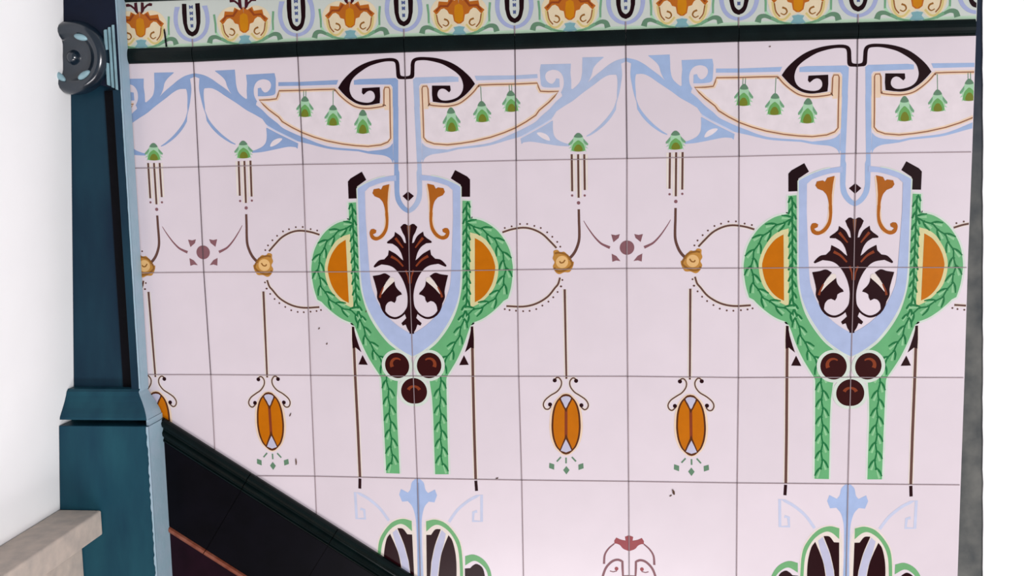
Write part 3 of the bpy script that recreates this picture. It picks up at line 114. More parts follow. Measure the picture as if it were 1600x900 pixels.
('darkbrown',5,'p',[(1.4318,3.1672),(1.4209,3.1691),(1.4099,3.171),(1.3992,3.1752),(1.3887,3.1832),(1.3785,3.1936),(1.369,3.2039),(1.3605,3.2124),(1.3526,3.2207),(1.3447,3.2314),(1.3363,3.2452),(1.3279,3.2615),(1.32,3.2804),(1.3127,3.3026),(1.3061,3.3276),(1.3006,3.3539),(1.2966,3.3823),(1.2937,3.4121),(1.2916,3.4399),(1.2901,3.4631),(1.2895,3.4843),(1.2901,3.5075),(1.292,3.5352),(1.2952,3.5649),(1.3002,3.5937),(1.3076,3.6214),(1.3168,3.648),(1.3266,3.6706),(1.3369,3.687),(1.3478,3.6993),(1.3587,3.7104),(1.3695,3.7216),(1.3804,3.7315),(1.391,3.7392),(1.4011,3.7436),(1.4109,3.7459),(1.4207,3.7482),(1.4207,3.7482),(1.4305,3.7457),(1.4404,3.7433),(1.4507,3.7386),(1.4615,3.7307),(1.4728,3.7206),(1.484,3.7093),(1.4953,3.6981),(1.5066,3.6856),(1.5175,3.669),(1.5282,3.6463),(1.5384,3.6196),(1.5468,3.5918),(1.5528,3.5631),(1.5571,3.5334),(1.5601,3.5058),(1.5616,3.4826),(1.5618,3.4615),(1.5612,3.4384),(1.5602,3.4108),(1.5585,3.3811),(1.5556,3.3528),(1.5511,3.3266),(1.5454,3.3018),(1.5391,3.2796),(1.532,3.2608),(1.5242,3.2447),(1.5163,3.2309),(1.5088,3.2203),(1.5013,3.212),(1.4932,3.2036),(1.4841,3.1934),(1.4743,3.183),(1.4642,3.175),(1.4536,3.1709),(1.4427,3.169),(1.4318,3.1672)]),
('orange',6,'p',[(1.4316,3.1802),(1.422,3.182),(1.4125,3.1838),(1.4031,3.1878),(1.394,3.1955),(1.3852,3.2055),(1.3769,3.2153),(1.3694,3.2234),(1.3626,3.2313),(1.3557,3.2416),(1.3484,3.2548),(1.341,3.2702),(1.3341,3.2883),(1.3278,3.3096),(1.3219,3.3334),(1.3171,3.3586),(1.3136,3.3857),(1.311,3.4141),(1.3092,3.4406),(1.3078,3.4628),(1.3073,3.483),(1.3078,3.5052),(1.3094,3.5316),(1.3121,3.56),(1.3164,3.5874),(1.3228,3.6139),(1.3308,3.6393),(1.3393,3.6609),(1.3482,3.6766),(1.3576,3.6884),(1.3671,3.699),(1.3765,3.7096),(1.3859,3.7191),(1.3951,3.7264),(1.4039,3.7307),(1.4124,3.7329),(1.4209,3.735),(1.4209,3.735),(1.4295,3.7327),(1.4381,3.7304),(1.447,3.726),(1.4565,3.7184),(1.4663,3.7088),(1.4761,3.698),(1.4859,3.6873),(1.4958,3.6753),(1.5053,3.6595),(1.5146,3.6379),(1.5235,3.6123),(1.5309,3.5859),(1.5362,3.5585),(1.54,3.5301),(1.5426,3.5037),(1.544,3.4816),(1.5442,3.4614),(1.5437,3.4393),(1.5429,3.4129),(1.5415,3.3846),(1.539,3.3576),(1.5351,3.3325),(1.5302,3.3088),(1.5247,3.2876),(1.5186,3.2696),(1.5118,3.2542),(1.505,3.2411),(1.4985,3.2309),(1.492,3.223),(1.4849,3.215),(1.477,3.2052),(1.4685,3.1954),(1.4597,3.1877),(1.4506,3.1837),(1.4411,3.182),(1.4316,3.1802)]),
('redbrown',7,'r',[(1.416,3.2984),(1.4101,3.599),(1.4426,3.2983),(1.4369,3.5988)]),
('darkbrown',7,'p',[(1.363,3.207),(1.4318,3.1672),(1.4961,3.2036),(1.4502,3.2922),(1.4285,3.3411),(1.4028,3.2923)]),
('greyblue',8,'p',[(1.3837,3.2069),(1.4036,3.1929),(1.4315,3.1873),(1.4586,3.192),(1.4766,3.2054),(1.4681,3.2286),(1.4509,3.2555),(1.4384,3.2855),(1.4263,3.3032),(1.4146,3.2855),(1.4035,3.2557),(1.3892,3.2295)]),
('darkbrown',7,'p',[(1.4245,3.5497),(1.3586,3.7135),(1.4207,3.7469),(1.487,3.7093)]),
('greyblue',8,'p',[(1.4217,3.6001),(1.3956,3.6546),(1.3718,3.7103),(1.4211,3.7272),(1.471,3.7064),(1.4493,3.6541)]),
('leafdark',4,'r',[(1.3671,3.7672),(1.3273,3.8122),(1.3776,3.777),(1.3378,3.822)]),
('leafdark',4,'r',[(1.4129,3.7779),(1.4118,3.8336),(1.4273,3.7778),(1.4262,3.8335)]),
('leafdark',4,'r',[(1.4686,3.7762),(1.5066,3.8191),(1.4793,3.7661),(1.5173,3.8089)]),
('leafdark',4,'p',[(1.2587,3.8792),(1.263,3.8296),(1.3085,3.844),(1.3058,3.896)]),
('leafdark',4,'p',[(1.3911,3.8989),(1.4215,3.8595),(1.4504,3.8982),(1.4199,3.9405)]),
('leafdark',4,'p',[(1.5336,3.8448),(1.5794,3.8294),(1.5818,3.8788),(1.5343,3.8965)]),
('cream',3,'r',[(0.5462,2.5264),(0.5431,3.0142),(0.5378,3.5392),(0.5366,4.0018),(0.5911,2.5258),(0.5885,3.013),(0.5836,3.5375),(0.5826,3.9996)]),
('brown',4,'r',[(0.5561,2.5263),(0.5531,3.0139),(0.5479,3.5389),(0.5468,4.0013),(0.5813,2.5259),(0.5785,3.0133),(0.5735,3.5379),(0.5725,4.0001)]),
('dark',4,'r',[(0.5465,4.0145),(0.5516,4.1149),(0.5747,4.0119),(0.5798,4.1123)]),
('dark',5,'p',[(0.5627,2.5261),(0.5807,2.5262),(0.5838,2.6475),(0.5817,2.7356),(0.5518,2.7265),(0.4964,2.7721),(0.5191,2.7081),(0.5455,2.617)]),
('dark',4,'p',[(0.4867,2.7996),(0.5296,2.8912),(0.4388,2.8944)]),
('halo',3,'r',[(0.5,1.3711),(0.5574,1.3651),(0.5567,1.5143),(0.5748,1.5351),(0.6043,1.5414),(0.632,1.5467),(0.6583,1.5528),(0.6834,1.5616),(0.7086,1.5741),(0.7341,1.5893),(0.7587,1.6063),(0.781,1.624),(0.8005,1.6418),(0.818,1.6604),(0.8344,1.6806),(0.8504,1.7029),(0.8667,1.7278),(0.8826,1.7546),(0.897,1.7825),(0.909,1.8108),(0.9184,1.8408),(0.9259,1.8728),(0.9317,1.9046),(0.9362,1.9335),(0.9392,1.9566),(0.9406,1.9757),(0.9407,1.9951),(0.9395,2.019),(0.9371,2.0492),(0.9333,2.0834),(0.9285,2.1182),(0.9229,2.1503),(0.9163,2.1788),(0.9085,2.2059),(0.9001,2.2328),(0.8963,2.2528),(0.859,2.2724),(0.8458,2.2859),(0.8365,2.2961),(0.8266,2.3067),(0.814,2.3191),(0.798,2.3342),(0.7797,2.3512),(0.7601,2.3685),(0.7399,2.3847),(0.7191,2.4002),(0.6975,2.4155),(0.6751,2.4297),(0.6522,2.4424),(0.6281,2.4533),(0.6024,2.4628),(0.5755,2.4721),(0.5503,2.4812),(0.5606,2.4897),(0.539,2.51),(0.5307,2.5301),(0.5243,2.5465),(0.5178,2.5632),(0.5113,2.5806),(0.5051,2.5982),(0.499,2.6158),(0.4928,2.6338),(0.4855,2.6531),(0.4771,2.6742),(0.4678,2.6967),(0.4579,2.7199),(0.4474,2.7434),(0.4365,2.7671),(0.4251,2.7911),(0.4131,2.8153),(0.4001,2.8398),(0.3849,2.8659),(0.368,2.8934),(0.3512,2.9201),(0.3369,2.9434),(0.3255,2.9616),(0.3156,2.9769),(0.3068,2.9922),(0.2996,3.0094),(0.2954,3.0278),(0.2941,3.0452),(0.294,3.0609),(0.2934,3.0765),(0.2868,3.5104),(0.2829,3.9552),(0.5019,1.3359),(0.5895,1.3507),(0.5921,1.5131),(0.5852,1.5014),(0.6111,1.5068),(0.6391,1.5121),(0.668,1.5189),(0.6969,1.5291),(0.7253,1.5431),(0.7531,1.5596),(0.7795,1.578),(0.8037,1.5971),(0.8251,1.6167),(0.8444,1.6372),(0.8622,1.6592),(0.8794,1.6829),(0.8966,1.7091),(0.9133,1.7376),(0.9288,1.7676),(0.942,1.7987),(0.9523,1.8315),(0.9603,1.8657),(0.9664,1.8988),(0.9711,1.9286),(0.9743,1.9532),(0.9758,1.9746),(0.9759,1.9961),(0.9747,2.0213),(0.9722,2.0526),(0.9684,2.0877),(0.9634,2.1236),(0.9576,2.1573),(0.9506,2.1877),(0.9424,2.2161),(0.934,2.2432),(0.9214,2.278),(0.8781,2.3025),(0.8718,2.3102),(0.8624,2.3206),(0.8517,2.3319),(0.8385,2.345),(0.8221,2.3605),(0.8033,2.378),(0.7827,2.396),(0.7614,2.4133),(0.7397,2.4295),(0.7169,2.4455),(0.693,2.4608),(0.6677,2.4748),(0.6411,2.4868),(0.6139,2.497),(0.5868,2.5063),(0.5584,2.5164),(0.5965,2.49),(0.5687,2.5299),(0.5642,2.5428),(0.5578,2.5592),(0.5514,2.5757),(0.5451,2.5925),(0.539,2.6096),(0.5331,2.6271),(0.5266,2.6457),(0.5191,2.6657),(0.5105,2.6873),(0.5011,2.7103),(0.4909,2.734),(0.4802,2.758),(0.4692,2.782),(0.4576,2.8065),(0.4452,2.8315),(0.4316,2.8571),(0.4159,2.8843),(0.3986,2.9123),(0.3819,2.939),(0.3676,2.9622),(0.356,2.9809),(0.3464,2.9957),(0.3393,3.0079),(0.3343,3.0195),(0.3316,3.0318),(0.3307,3.0452),(0.3306,3.0603),(0.33,3.0756),(0.3235,3.5091),(0.3199,3.9535)]),
('halo',3,'r',[(0.1873,3.9555),(0.1877,3.6979),(0.1902,3.3856),(0.185,3.1986),(0.1713,3.0744),(0.1532,2.8966),(0.1576,2.7587),(0.1765,2.7501),(0.195,2.7353),(0.213,2.7214),(0.2324,2.7051),(0.2533,2.6841),(0.2765,2.6575),(0.3013,2.6268),(0.326,2.5938),(0.3491,2.5605),(0.3703,2.5273),(0.3905,2.4932),(0.4093,2.4581),(0.4264,2.4219),(0.4413,2.3848),(0.4544,2.3468),(0.4659,2.308),(0.4761,2.2688),(0.485,2.2304),(0.4924,2.1922),(0.4985,2.1512),(0.5033,2.1042),(0.5064,2.0491),(0.5076,1.9884),(0.5075,1.9257),(0.5078,1.8645),(0.1564,3.9571),(0.1569,3.6993),(0.1595,3.3872),(0.1544,3.2019),(0.1409,3.0789),(0.1228,2.899),(0.1278,2.754),(0.1587,2.7259),(0.1768,2.7113),(0.1946,2.6977),(0.2123,2.6828),(0.2315,2.6636),(0.2536,2.6382),(0.2777,2.6083),(0.3018,2.5762),(0.3242,2.5439),(0.3448,2.5117),(0.3645,2.4787),(0.3826,2.4448),(0.3989,2.4102),(0.4133,2.3746),(0.426,2.3379),(0.4372,2.3004),(0.4471,2.262),(0.4558,2.2245),(0.463,2.1875),(0.469,2.1478),(0.4737,2.1023),(0.4767,2.0484),(0.4779,1.9882),(0.4779,1.9256),(0.4782,1.8643)]),
('green',4,'p',[(0.501,1.3535),(0.5735,1.3579),(0.5744,1.5137),(0.58,1.5182),(0.6077,1.5241),(0.6356,1.5294),(0.6632,1.5359),(0.6901,1.5453),(0.7169,1.5586),(0.7436,1.5745),(0.7691,1.5921),(0.7923,1.6105),(0.8128,1.6292),(0.8312,1.6488),(0.8483,1.6699),(0.8649,1.6929),(0.8817,1.7185),(0.898,1.7461),(0.9129,1.7751),(0.9255,1.8047),(0.9354,1.8361),(0.9431,1.8693),(0.9491,1.9017),(0.9536,1.931),(0.9567,1.9549),(0.9582,1.9752),(0.9583,1.9956),(0.9571,2.0201),(0.9546,2.0509),(0.9508,2.0855),(0.946,2.1209),(0.9403,2.1538),(0.9334,2.1833),(0.9255,2.211),(0.9171,2.238),(0.9089,2.2654),(0.8686,2.2875),(0.8588,2.2981),(0.8495,2.3083),(0.8392,2.3193),(0.8262,2.332),(0.8101,2.3474),(0.7915,2.3646),(0.7714,2.3822),(0.7507,2.399),(0.7294,2.4149),(0.7072,2.4305),(0.684,2.4453),(0.66,2.4586),(0.6346,2.47),(0.6081,2.4799),(0.5811,2.4892),(0.5544,2.4988),(0.5785,2.4898),(0.5538,2.52),(0.5474,2.5365),(0.541,2.5529),(0.5346,2.5695),(0.5282,2.5866),(0.522,2.6039),(0.5161,2.6214),(0.5097,2.6397),(0.5023,2.6594),(0.4938,2.6808),(0.4844,2.7035),(0.4744,2.727),(0.4638,2.7507),(0.4528,2.7745),(0.4414,2.7988),(0.4291,2.8234),(0.4158,2.8485),(0.4004,2.8751),(0.3833,2.9029),(0.3666,2.9296),(0.3523,2.9528),(0.3408,2.9712),(0.331,2.9863),(0.3231,3),(0.3169,3.0144),(0.3135,3.0298),(0.3124,3.0452),(0.3123,3.0606),(0.3117,3.076),(0.3051,3.5098),(0.3014,3.9544),(0.1718,3.9563),(0.1723,3.6986),(0.1749,3.3864),(0.1697,3.2003),(0.1561,3.0766),(0.138,2.8978),(0.1427,2.7564),(0.1676,2.738),(0.1859,2.7233),(0.2038,2.7095),(0.2223,2.694),(0.2424,2.6739),(0.265,2.6478),(0.2895,2.6175),(0.3139,2.585),(0.3367,2.5522),(0.3576,2.5195),(0.3775,2.486),(0.396,2.4515),(0.4127,2.4161),(0.4273,2.3797),(0.4402,2.3423),(0.4516,2.3042),(0.4616,2.2654),(0.4704,2.2275),(0.4777,2.1899),(0.4838,2.1495),(0.4885,2.1032),(0.4915,2.0488),(0.4927,1.9883),(0.4927,1.9257),(0.493,1.8644)]),
('halocream',5,'p',[(0.568,1.6463),(0.5768,1.6494),(0.5945,1.6542),(0.6122,1.6586),(0.6298,1.6638),(0.6474,1.6714),(0.6653,1.6813),(0.6833,1.6931),(0.7009,1.7068),(0.7176,1.7228),(0.7336,1.7427),(0.7491,1.7657),(0.7633,1.789),(0.7755,1.8096),(0.7848,1.8265),(0.7917,1.8412),(0.7978,1.8551),(0.8043,1.8694),(0.8214,1.929),(0.8227,1.9434),(0.8242,1.9576),(0.8253,1.9723),(0.8255,1.9885),(0.8248,2.006),(0.8234,2.0245),(0.8208,2.0443),(0.8164,2.0658),(0.8105,2.0896),(0.8032,2.1155),(0.7939,2.1418),(0.782,2.1668),(0.7665,2.1907),(0.7479,2.2141),(0.7282,2.2362),(0.709,2.2559),(0.691,2.2727),(0.6731,2.2872),(0.655,2.3002),(0.6364,2.3123),(0.6172,2.3231),(0.5976,2.3326),(0.5777,2.3415),(0.558,2.3507),(0.5613,2.0443)]),
('orange',6,'p',[(0.6116,1.7003),(0.6351,1.7125),(0.6482,1.7209),(0.6613,1.7287),(0.6744,1.7376),(0.6878,1.7489),(0.702,1.7641),(0.7167,1.7818),(0.7308,1.8004),(0.743,1.818),(0.7526,1.8341),(0.7603,1.8498),(0.7674,1.8652),(0.7747,1.8808),(0.789,1.9285),(0.7914,1.942),(0.7944,1.9545),(0.7964,1.969),(0.796,1.988),(0.7927,2.0141),(0.7872,2.0452),(0.78,2.0775),(0.7713,2.1069),(0.761,2.1331),(0.7489,2.158),(0.7357,2.1811),(0.722,2.202),(0.7076,2.2206),(0.6924,2.2371),(0.6767,2.2516),(0.6613,2.2644),(0.6462,2.2748),(0.6311,2.283),(0.6161,2.2903),(0.601,2.2981)]),
('greendark',5,'r',[(0.5283,1.3805),(0.5367,1.3863),(0.5445,1.3914),(0.5508,1.3967),(0.5563,1.4037),(0.5617,1.4127),(0.5672,1.4222),(0.5499,1.3574),(0.5563,1.3653),(0.5632,1.3737),(0.5698,1.3839),(0.5744,1.3952),(0.5774,1.4063),(0.5803,1.4169)]),
('greenlight',5,'r',[(0.5426,1.3837),(0.5446,1.3942),(0.5467,1.4048),(0.5488,1.4144),(0.551,1.4223),(0.5531,1.4289),(0.5552,1.4354),(0.5506,1.3819),(0.5534,1.3923),(0.5562,1.4025),(0.559,1.4115),(0.5617,1.4185),(0.5645,1.4246),(0.5674,1.4308)]),
('greendark',5,'r',[(0.528,1.4069),(0.5214,1.4145),(0.5143,1.4227),(0.5074,1.4326),(0.5025,1.4437),(0.4992,1.4547),(0.4961,1.4652),(0.549,1.4309),(0.5405,1.4363),(0.5326,1.4412),(0.5261,1.4462),(0.5204,1.453),(0.5148,1.4618),(0.509,1.4711)]),
('greenlight',5,'r',[(0.5266,1.4314),(0.5236,1.4416),(0.5205,1.4518),(0.5175,1.4607),(0.5146,1.4676),(0.5116,1.4735),(0.5086,1.4796),(0.5346,1.4335),(0.5323,1.4439),(0.53,1.4544),(0.5276,1.464),(0.5253,1.4718),(0.5229,1.4783),(0.5206,1.4847)]),
('greendark',5,'r',[(0.527,1.4804),(0.5354,1.4862),(0.5432,1.4914),(0.5495,1.4966),(0.555,1.5037),(0.5604,1.5127),(0.5659,1.5222),(0.5486,1.4572),(0.555,1.4651),(0.5619,1.4736),(0.5685,1.4838),(0.5731,1.4951),(0.5762,1.5062),(0.579,1.5169)]),
('greenlight',5,'r',[(0.5413,1.4837),(0.5433,1.4942),(0.5454,1.5048),(0.5475,1.5144),(0.5497,1.5223),(0.5518,1.5289),(0.5539,1.5354),(0.5493,1.4819),(0.5522,1.4922),(0.555,1.5025),(0.5577,1.5115),(0.5605,1.5185),(0.5632,1.5246),(0.5661,1.5308)]),
('greendark',5,'r',[(0.5267,1.5069),(0.5201,1.5145),(0.513,1.5227),(0.5061,1.5327),(0.5012,1.5438),(0.4978,1.5549),(0.4947,1.5654),(0.5477,1.5309),(0.5392,1.5363),(0.5313,1.5412),(0.5247,1.5462),(0.519,1.5531),(0.5135,1.5619),(0.5077,1.5713)]),
('greenlight',5,'r',[(0.5253,1.5315),(0.5222,1.5417),(0.5192,1.5519),(0.5162,1.5608),(0.5132,1.5677),(0.5103,1.5737),(0.5073,1.5798),(0.5333,1.5336),(0.531,1.544),(0.5287,1.5545),(0.5263,1.5641),(0.5239,1.5719),(0.5216,1.5785),(0.5193,1.5849)]),
('greendark',5,'r',[(0.5257,1.5806),(0.5341,1.5864),(0.5419,1.5916),(0.5482,1.5968),(0.5538,1.6039),(0.5591,1.6129),(0.5647,1.6225),(0.5473,1.5574),(0.5537,1.5653),(0.5606,1.5737),(0.5673,1.5839),(0.5719,1.5953),(0.5749,1.6064),(0.5777,1.6171)]),
('greenlight',5,'r',[(0.54,1.5838),(0.542,1.5944),(0.5441,1.605),(0.5462,1.6146),(0.5484,1.6226),(0.5505,1.6292),(0.5527,1.6357),(0.5481,1.582),(0.5509,1.5924),(0.5537,1.6027),(0.5564,1.6117),(0.5592,1.6188),(0.562,1.6248),(0.5648,1.631)]),
('greendark',5,'r',[(0.5254,1.6071),(0.5188,1.6148),(0.5116,1.623),(0.5047,1.633),(0.4998,1.6442),(0.4965,1.6553),(0.4934,1.6658),(0.5464,1.6312),(0.5379,1.6367),(0.53,1.6416),(0.5234,1.6466),(0.5177,1.6535),(0.5122,1.6623),(0.5063,1.6717)]),
('greenlight',5,'r',[(0.524,1.6318),(0.5209,1.642),(0.5179,1.6523),(0.5149,1.6612),(0.5119,1.6681),(0.509,1.6741),(0.506,1.6803),(0.532,1.6339),(0.5297,1.6444),(0.5274,1.6549),(0.525,1.6645),(0.5226,1.6723),(0.5203,1.6789),(0.518,1.6854)]),
('greendark',5,'r',[(0.5244,1.6811),(0.5328,1.6868),(0.5406,1.692),(0.547,1.6973),(0.5525,1.7044),(0.5578,1.7134),(0.5634,1.723),(0.5461,1.6577),(0.5524,1.6656),(0.5594,1.6741),(0.566,1.6843),(0.5706,1.6957),(0.5736,1.7069),(0.5765,1.7176)]),
('greenlight',5,'r',[(0.5387,1.6843),(0.5407,1.6948),(0.5428,1.7055),(0.5449,1.7151),(0.5471,1.7231),(0.5493,1.7298),(0.5514,1.7363),(0.5468,1.6824),(0.5496,1.6928),(0.5524,1.7031),(0.5551,1.7122),(0.5579,1.7193),(0.5607,1.7253),(0.5635,1.7316)]),
('greendark',5,'r',[(0.524,1.7076),(0.5175,1.7153),(0.5103,1.7236),(0.5034,1.7336),(0.4985,1.7448),(0.4951,1.7559),(0.492,1.7665),(0.5451,1.7317),(0.5366,1.7372),(0.5286,1.7422),(0.5221,1.7472),(0.5164,1.7541),(0.5108,1.763),(0.505,1.7724)]),
('greenlight',5,'r',[(0.5227,1.7323),(0.5196,1.7426),(0.5165,1.7529),(0.5135,1.7618),(0.5106,1.7688),(0.5076,1.7748),(0.5046,1.781),(0.5307,1.7345),(0.5284,1.745),(0.5261,1.7555),(0.5237,1.7651),(0.5213,1.773),(0.519,1.7796),(0.5167,1.7861)]),
('greendark',5,'r',[(0.5231,1.7818),(0.5315,1.7875),(0.5393,1.7927),(0.5457,1.798),(0.5512,1.8051),(0.5565,1.8142),(0.5621,1.8238),(0.5448,1.7583),(0.5511,1.7663),(0.5581,1.7748),(0.5647,1.785),(0.5693,1.7964),(0.5724,1.8076),(0.5752,1.8183)]),
('greenlight',5,'r',[(0.5374,1.785),(0.5394,1.7956),(0.5415,1.8062),(0.5436,1.8159),(0.5458,1.8239),(0.548,1.8305),(0.5501,1.8371),(0.5455,1.7831),(0.5483,1.7935),(0.5511,1.8039),(0.5539,1.8129),(0.5566,1.82),(0.5594,1.8261),(0.5623,1.8324)]),
('greendark',5,'r',[(0.5227,1.8084),(0.5161,1.8161),(0.509,1.8244),(0.5021,1.8344),(0.4972,1.8457),(0.4938,1.8568),(0.4907,1.8674),(0.5438,1.8325),(0.5353,1.838),(0.5273,1.843),(0.5208,1.8481),(0.5151,1.855),(0.5095,1.8639),(0.5037,1.8733)]),
('greenlight',5,'r',[(0.5214,1.8332),(0.5183,1.8435),(0.5152,1.8538),(0.5122,1.8627),(0.5093,1.8697),(0.5063,1.8758),(0.5033,1.8819),(0.5294,1.8353),(0.5271,1.8458),(0.5248,1.8564),(0.5224,1.866),(0.52,1.8739),(0.5176,1.8806),(0.5154,1.887)]),
('greendark',5,'r',[(0.5218,1.8828),(0.5303,1.8885),(0.5381,1.8937),(0.5445,1.8989),(0.5501,1.906),(0.5555,1.9151),(0.5611,1.9246),(0.5434,1.8591),(0.5498,1.8671),(0.5568,1.8756),(0.5635,1.8858),(0.5682,1.8972),(0.5713,1.9084),(0.5742,1.9191)]),
('greenlight',5,'r',[(0.5362,1.8859),(0.5383,1.8965),(0.5404,1.9072),(0.5426,1.9169),(0.5448,1.9248),(0.547,1.9315),(0.5491,1.9381),(0.5443,1.884),(0.5471,1.8944),(0.55,1.9048),(0.5528,1.9138),(0.5556,1.9209),(0.5584,1.927),(0.5613,1.9333)]),
('greendark',5,'r',[(0.5215,1.9095),(0.515,1.9174),(0.508,1.9258),(0.5012,1.9359),(0.4964,1.9473),(0.4932,1.9585),(0.4902,1.9692),(0.5429,1.9335),(0.5345,1.9391),(0.5266,1.9442),(0.5201,1.9493),(0.5144,1.9563),(0.509,1.9653),(0.5032,1.9749)]),
('greenlight',5,'r',[(0.5205,1.9344),(0.5175,1.9448),(0.5146,1.9551),(0.5117,1.9642),(0.5088,1.9712),(0.5059,1.9773),(0.503,1.9835),(0.5285,1.9364),(0.5263,1.947),(0.5241,1.9576),(0.5219,1.9673),(0.5196,1.9753),(0.5173,1.982),(0.5151,1.9885)]),
('greendark',5,'r',[(0.5215,1.9841),(0.53,1.9897),(0.5378,1.9948),(0.5443,2),(0.5499,2.0071),(0.5553,2.0161),(0.5609,2.0257),(0.5429,1.9602),(0.5494,1.968),(0.5564,1.9765),(0.5632,1.9867),(0.568,1.9981),(0.5711,2.0093),(0.574,2.02)]),
('greenlight',5,'r',[(0.5359,1.9871),(0.5381,1.9977),(0.5402,2.0084),(0.5423,2.0181),(0.5445,2.0261),(0.5467,2.0328),(0.5489,2.0394),(0.5439,1.9851),(0.5469,1.9955),(0.5498,2.0059),(0.5526,2.015),(0.5554,2.022),(0.5582,2.0281),(0.5611,2.0344)]),
('greendark',5,'r',[(0.5214,2.0109),(0.5148,2.0188),(0.5076,2.0273),(0.5008,2.0375),(0.4958,2.0489),(0.4925,2.0602),(0.4894,2.071),(0.5426,2.0349),(0.534,2.0406),(0.5261,2.0457),(0.5195,2.0509),(0.5138,2.058),(0.5083,2.0671),(0.5024,2.0767)]),
('greenlight',5,'r',[(0.5201,2.0359),(0.517,2.0464),(0.514,2.0568),(0.511,2.0659),(0.508,2.073),(0.5051,2.0791),(0.5021,2.0854),(0.5281,2.0379),(0.5258,2.0485),(0.5235,2.0593),(0.5212,2.069),(0.5188,2.077),(0.5165,2.0837),(0.5142,2.0903)]),
('greendark',5,'r',[(0.5206,2.0858),(0.529,2.0915),(0.5368,2.0966),(0.5433,2.1018),(0.5488,2.1089),(0.5542,2.118),(0.5598,2.1276),(0.5423,2.0618),(0.5487,2.0697),(0.5557,2.0782),(0.5624,2.0884),(0.567,2.0998),(0.5701,2.1111),(0.573,2.1219)]),
('greenlight',5,'r',[(0.5349,2.0888),(0.537,2.0995),(0.5391,2.1102),(0.5412,2.12),(0.5434,2.128),(0.5456,2.1347),(0.5478,2.1413),(0.543,2.0868),(0.5459,2.0973),(0.5487,2.1077),(0.5515,2.1168),(0.5543,2.1239),(0.5571,2.13),(0.56,2.1363)]),
('greendark',5,'r',[(0.5201,2.1127),(0.5135,2.1206),(0.5063,2.129),(0.4993,2.1393),(0.4943,2.1507),(0.4909,2.162),(0.4877,2.1728),(0.5412,2.1368),(0.5326,2.1425),(0.5246,2.1476),(0.518,2.1528),(0.5123,2.1599),(0.5066,2.169),(0.5007,2.1786)]),
('greenlight',5,'r',[(0.5187,2.1378),(0.5155,2.1482),(0.5124,2.1587),(0.5093,2.1678),(0.5064,2.1749),(0.5034,2.181),(0.5003,2.1873),(0.5267,2.1398),(0.5244,2.1505),(0.522,2.1612),(0.5196,2.171),(0.5171,2.179),(0.5147,2.1857),(0.5124,2.1923)]),
('greendark',5,'r',[(0.5184,2.1877),(0.5268,2.1935),(0.5346,2.1988),(0.5409,2.2041),(0.5464,2.2113),(0.5516,2.2205),(0.5571,2.2301),(0.5406,2.1639),(0.5469,2.1719),(0.5538,2.1805),(0.5603,2.1909),(0.5647,2.2024),(0.5677,2.2138),(0.5704,2.2246)]),
('greenlight',5,'r',[(0.5328,2.1909),(0.5347,2.2016),(0.5366,2.2124),(0.5386,2.2223),(0.5407,2.2303),(0.5428,2.2371),(0.5448,2.2437),(0.5409,2.189),(0.5436,2.1996),(0.5463,2.21),(0.549,2.2192),(0.5516,2.2264),(0.5543,2.2325),(0.5571,2.2389)]),
('greendark',5,'r',[(0.5175,2.2144),(0.5106,2.2222),(0.503,2.2304),(0.4957,2.2405),(0.4904,2.2518),(0.4866,2.263),(0.483,2.2737),(0.5378,2.2393),(0.529,2.2448),(0.5208,2.2496),(0.5141,2.2546),(0.5081,2.2615),(0.5021,2.2705),(0.4959,2.2799)]),
('greenlight',5,'r',[(0.5152,2.2395),(0.5117,2.25),(0.5082,2.2603),(0.5049,2.2694),(0.5017,2.2764),(0.4985,2.2824),(0.4952,2.2886),(0.5232,2.2418),(0.5205,2.2525),(0.5177,2.2632),(0.515,2.2729),(0.5123,2.2808),(0.5097,2.2875),(0.5072,2.294)]),
('greendark',5,'r',[(0.5124,2.2889),(0.5202,2.2955),(0.5275,2.3015),(0.5333,2.3074),(0.5381,2.315),(0.5425,2.3247),(0.547,2.3349),(0.5367,2.2671),(0.5422,2.2757),(0.5483,2.285),(0.5538,2.2959),(0.5572,2.3079),(0.5591,2.3195),(0.5608,2.3306)]),
('greenlight',5,'r',[(0.5264,2.2934),(0.5273,2.3043),(0.5282,2.3153),(0.5293,2.3253),(0.5307,2.3335),(0.5321,2.3405),(0.5335,2.3473),(0.5347,2.2923),(0.5364,2.3031),(0.5381,2.3138),(0.5399,2.3232),(0.5419,2.3306),(0.5441,2.337),(0.5463,2.3436)]),
('greendark',5,'r',[(0.5094,2.3152),(0.5016,2.3219),(0.493,2.3292),(0.4845,2.3382),(0.4776,2.3488),(0.4724,2.3595),(0.4675,2.3697),(0.5263,2.3426),(0.5169,2.3469),(0.5081,2.3507),(0.5008,2.3548),(0.4939,2.3608),(0.4868,2.369),(0.4795,2.3775)]),
('greenlight',5,'r',[(0.5039,2.3399),(0.4991,2.3498),(0.4943,2.3596),(0.4897,2.3682),(0.4856,2.3748),(0.4817,2.3804),(0.4776,2.3861),(0.5115,2.3432),(0.5074,2.3534),(0.5033,2.3637),(0.4993,2.3731),(0.4956,2.3806),(0.4921,2.3869),(0.4888,2.3931)]),
('greendark',5,'r',[(0.4922,2.3872),(0.4985,2.3954),(0.5044,2.4027),(0.5089,2.4098),(0.5119,2.4183),(0.5142,2.4288),(0.5166,2.4397),(0.5205,2.3709),(0.5241,2.3805),(0.5281,2.3909),(0.5313,2.4028),(0.5321,2.4153),(0.5315,2.4271),(0.5309,2.4384)]),
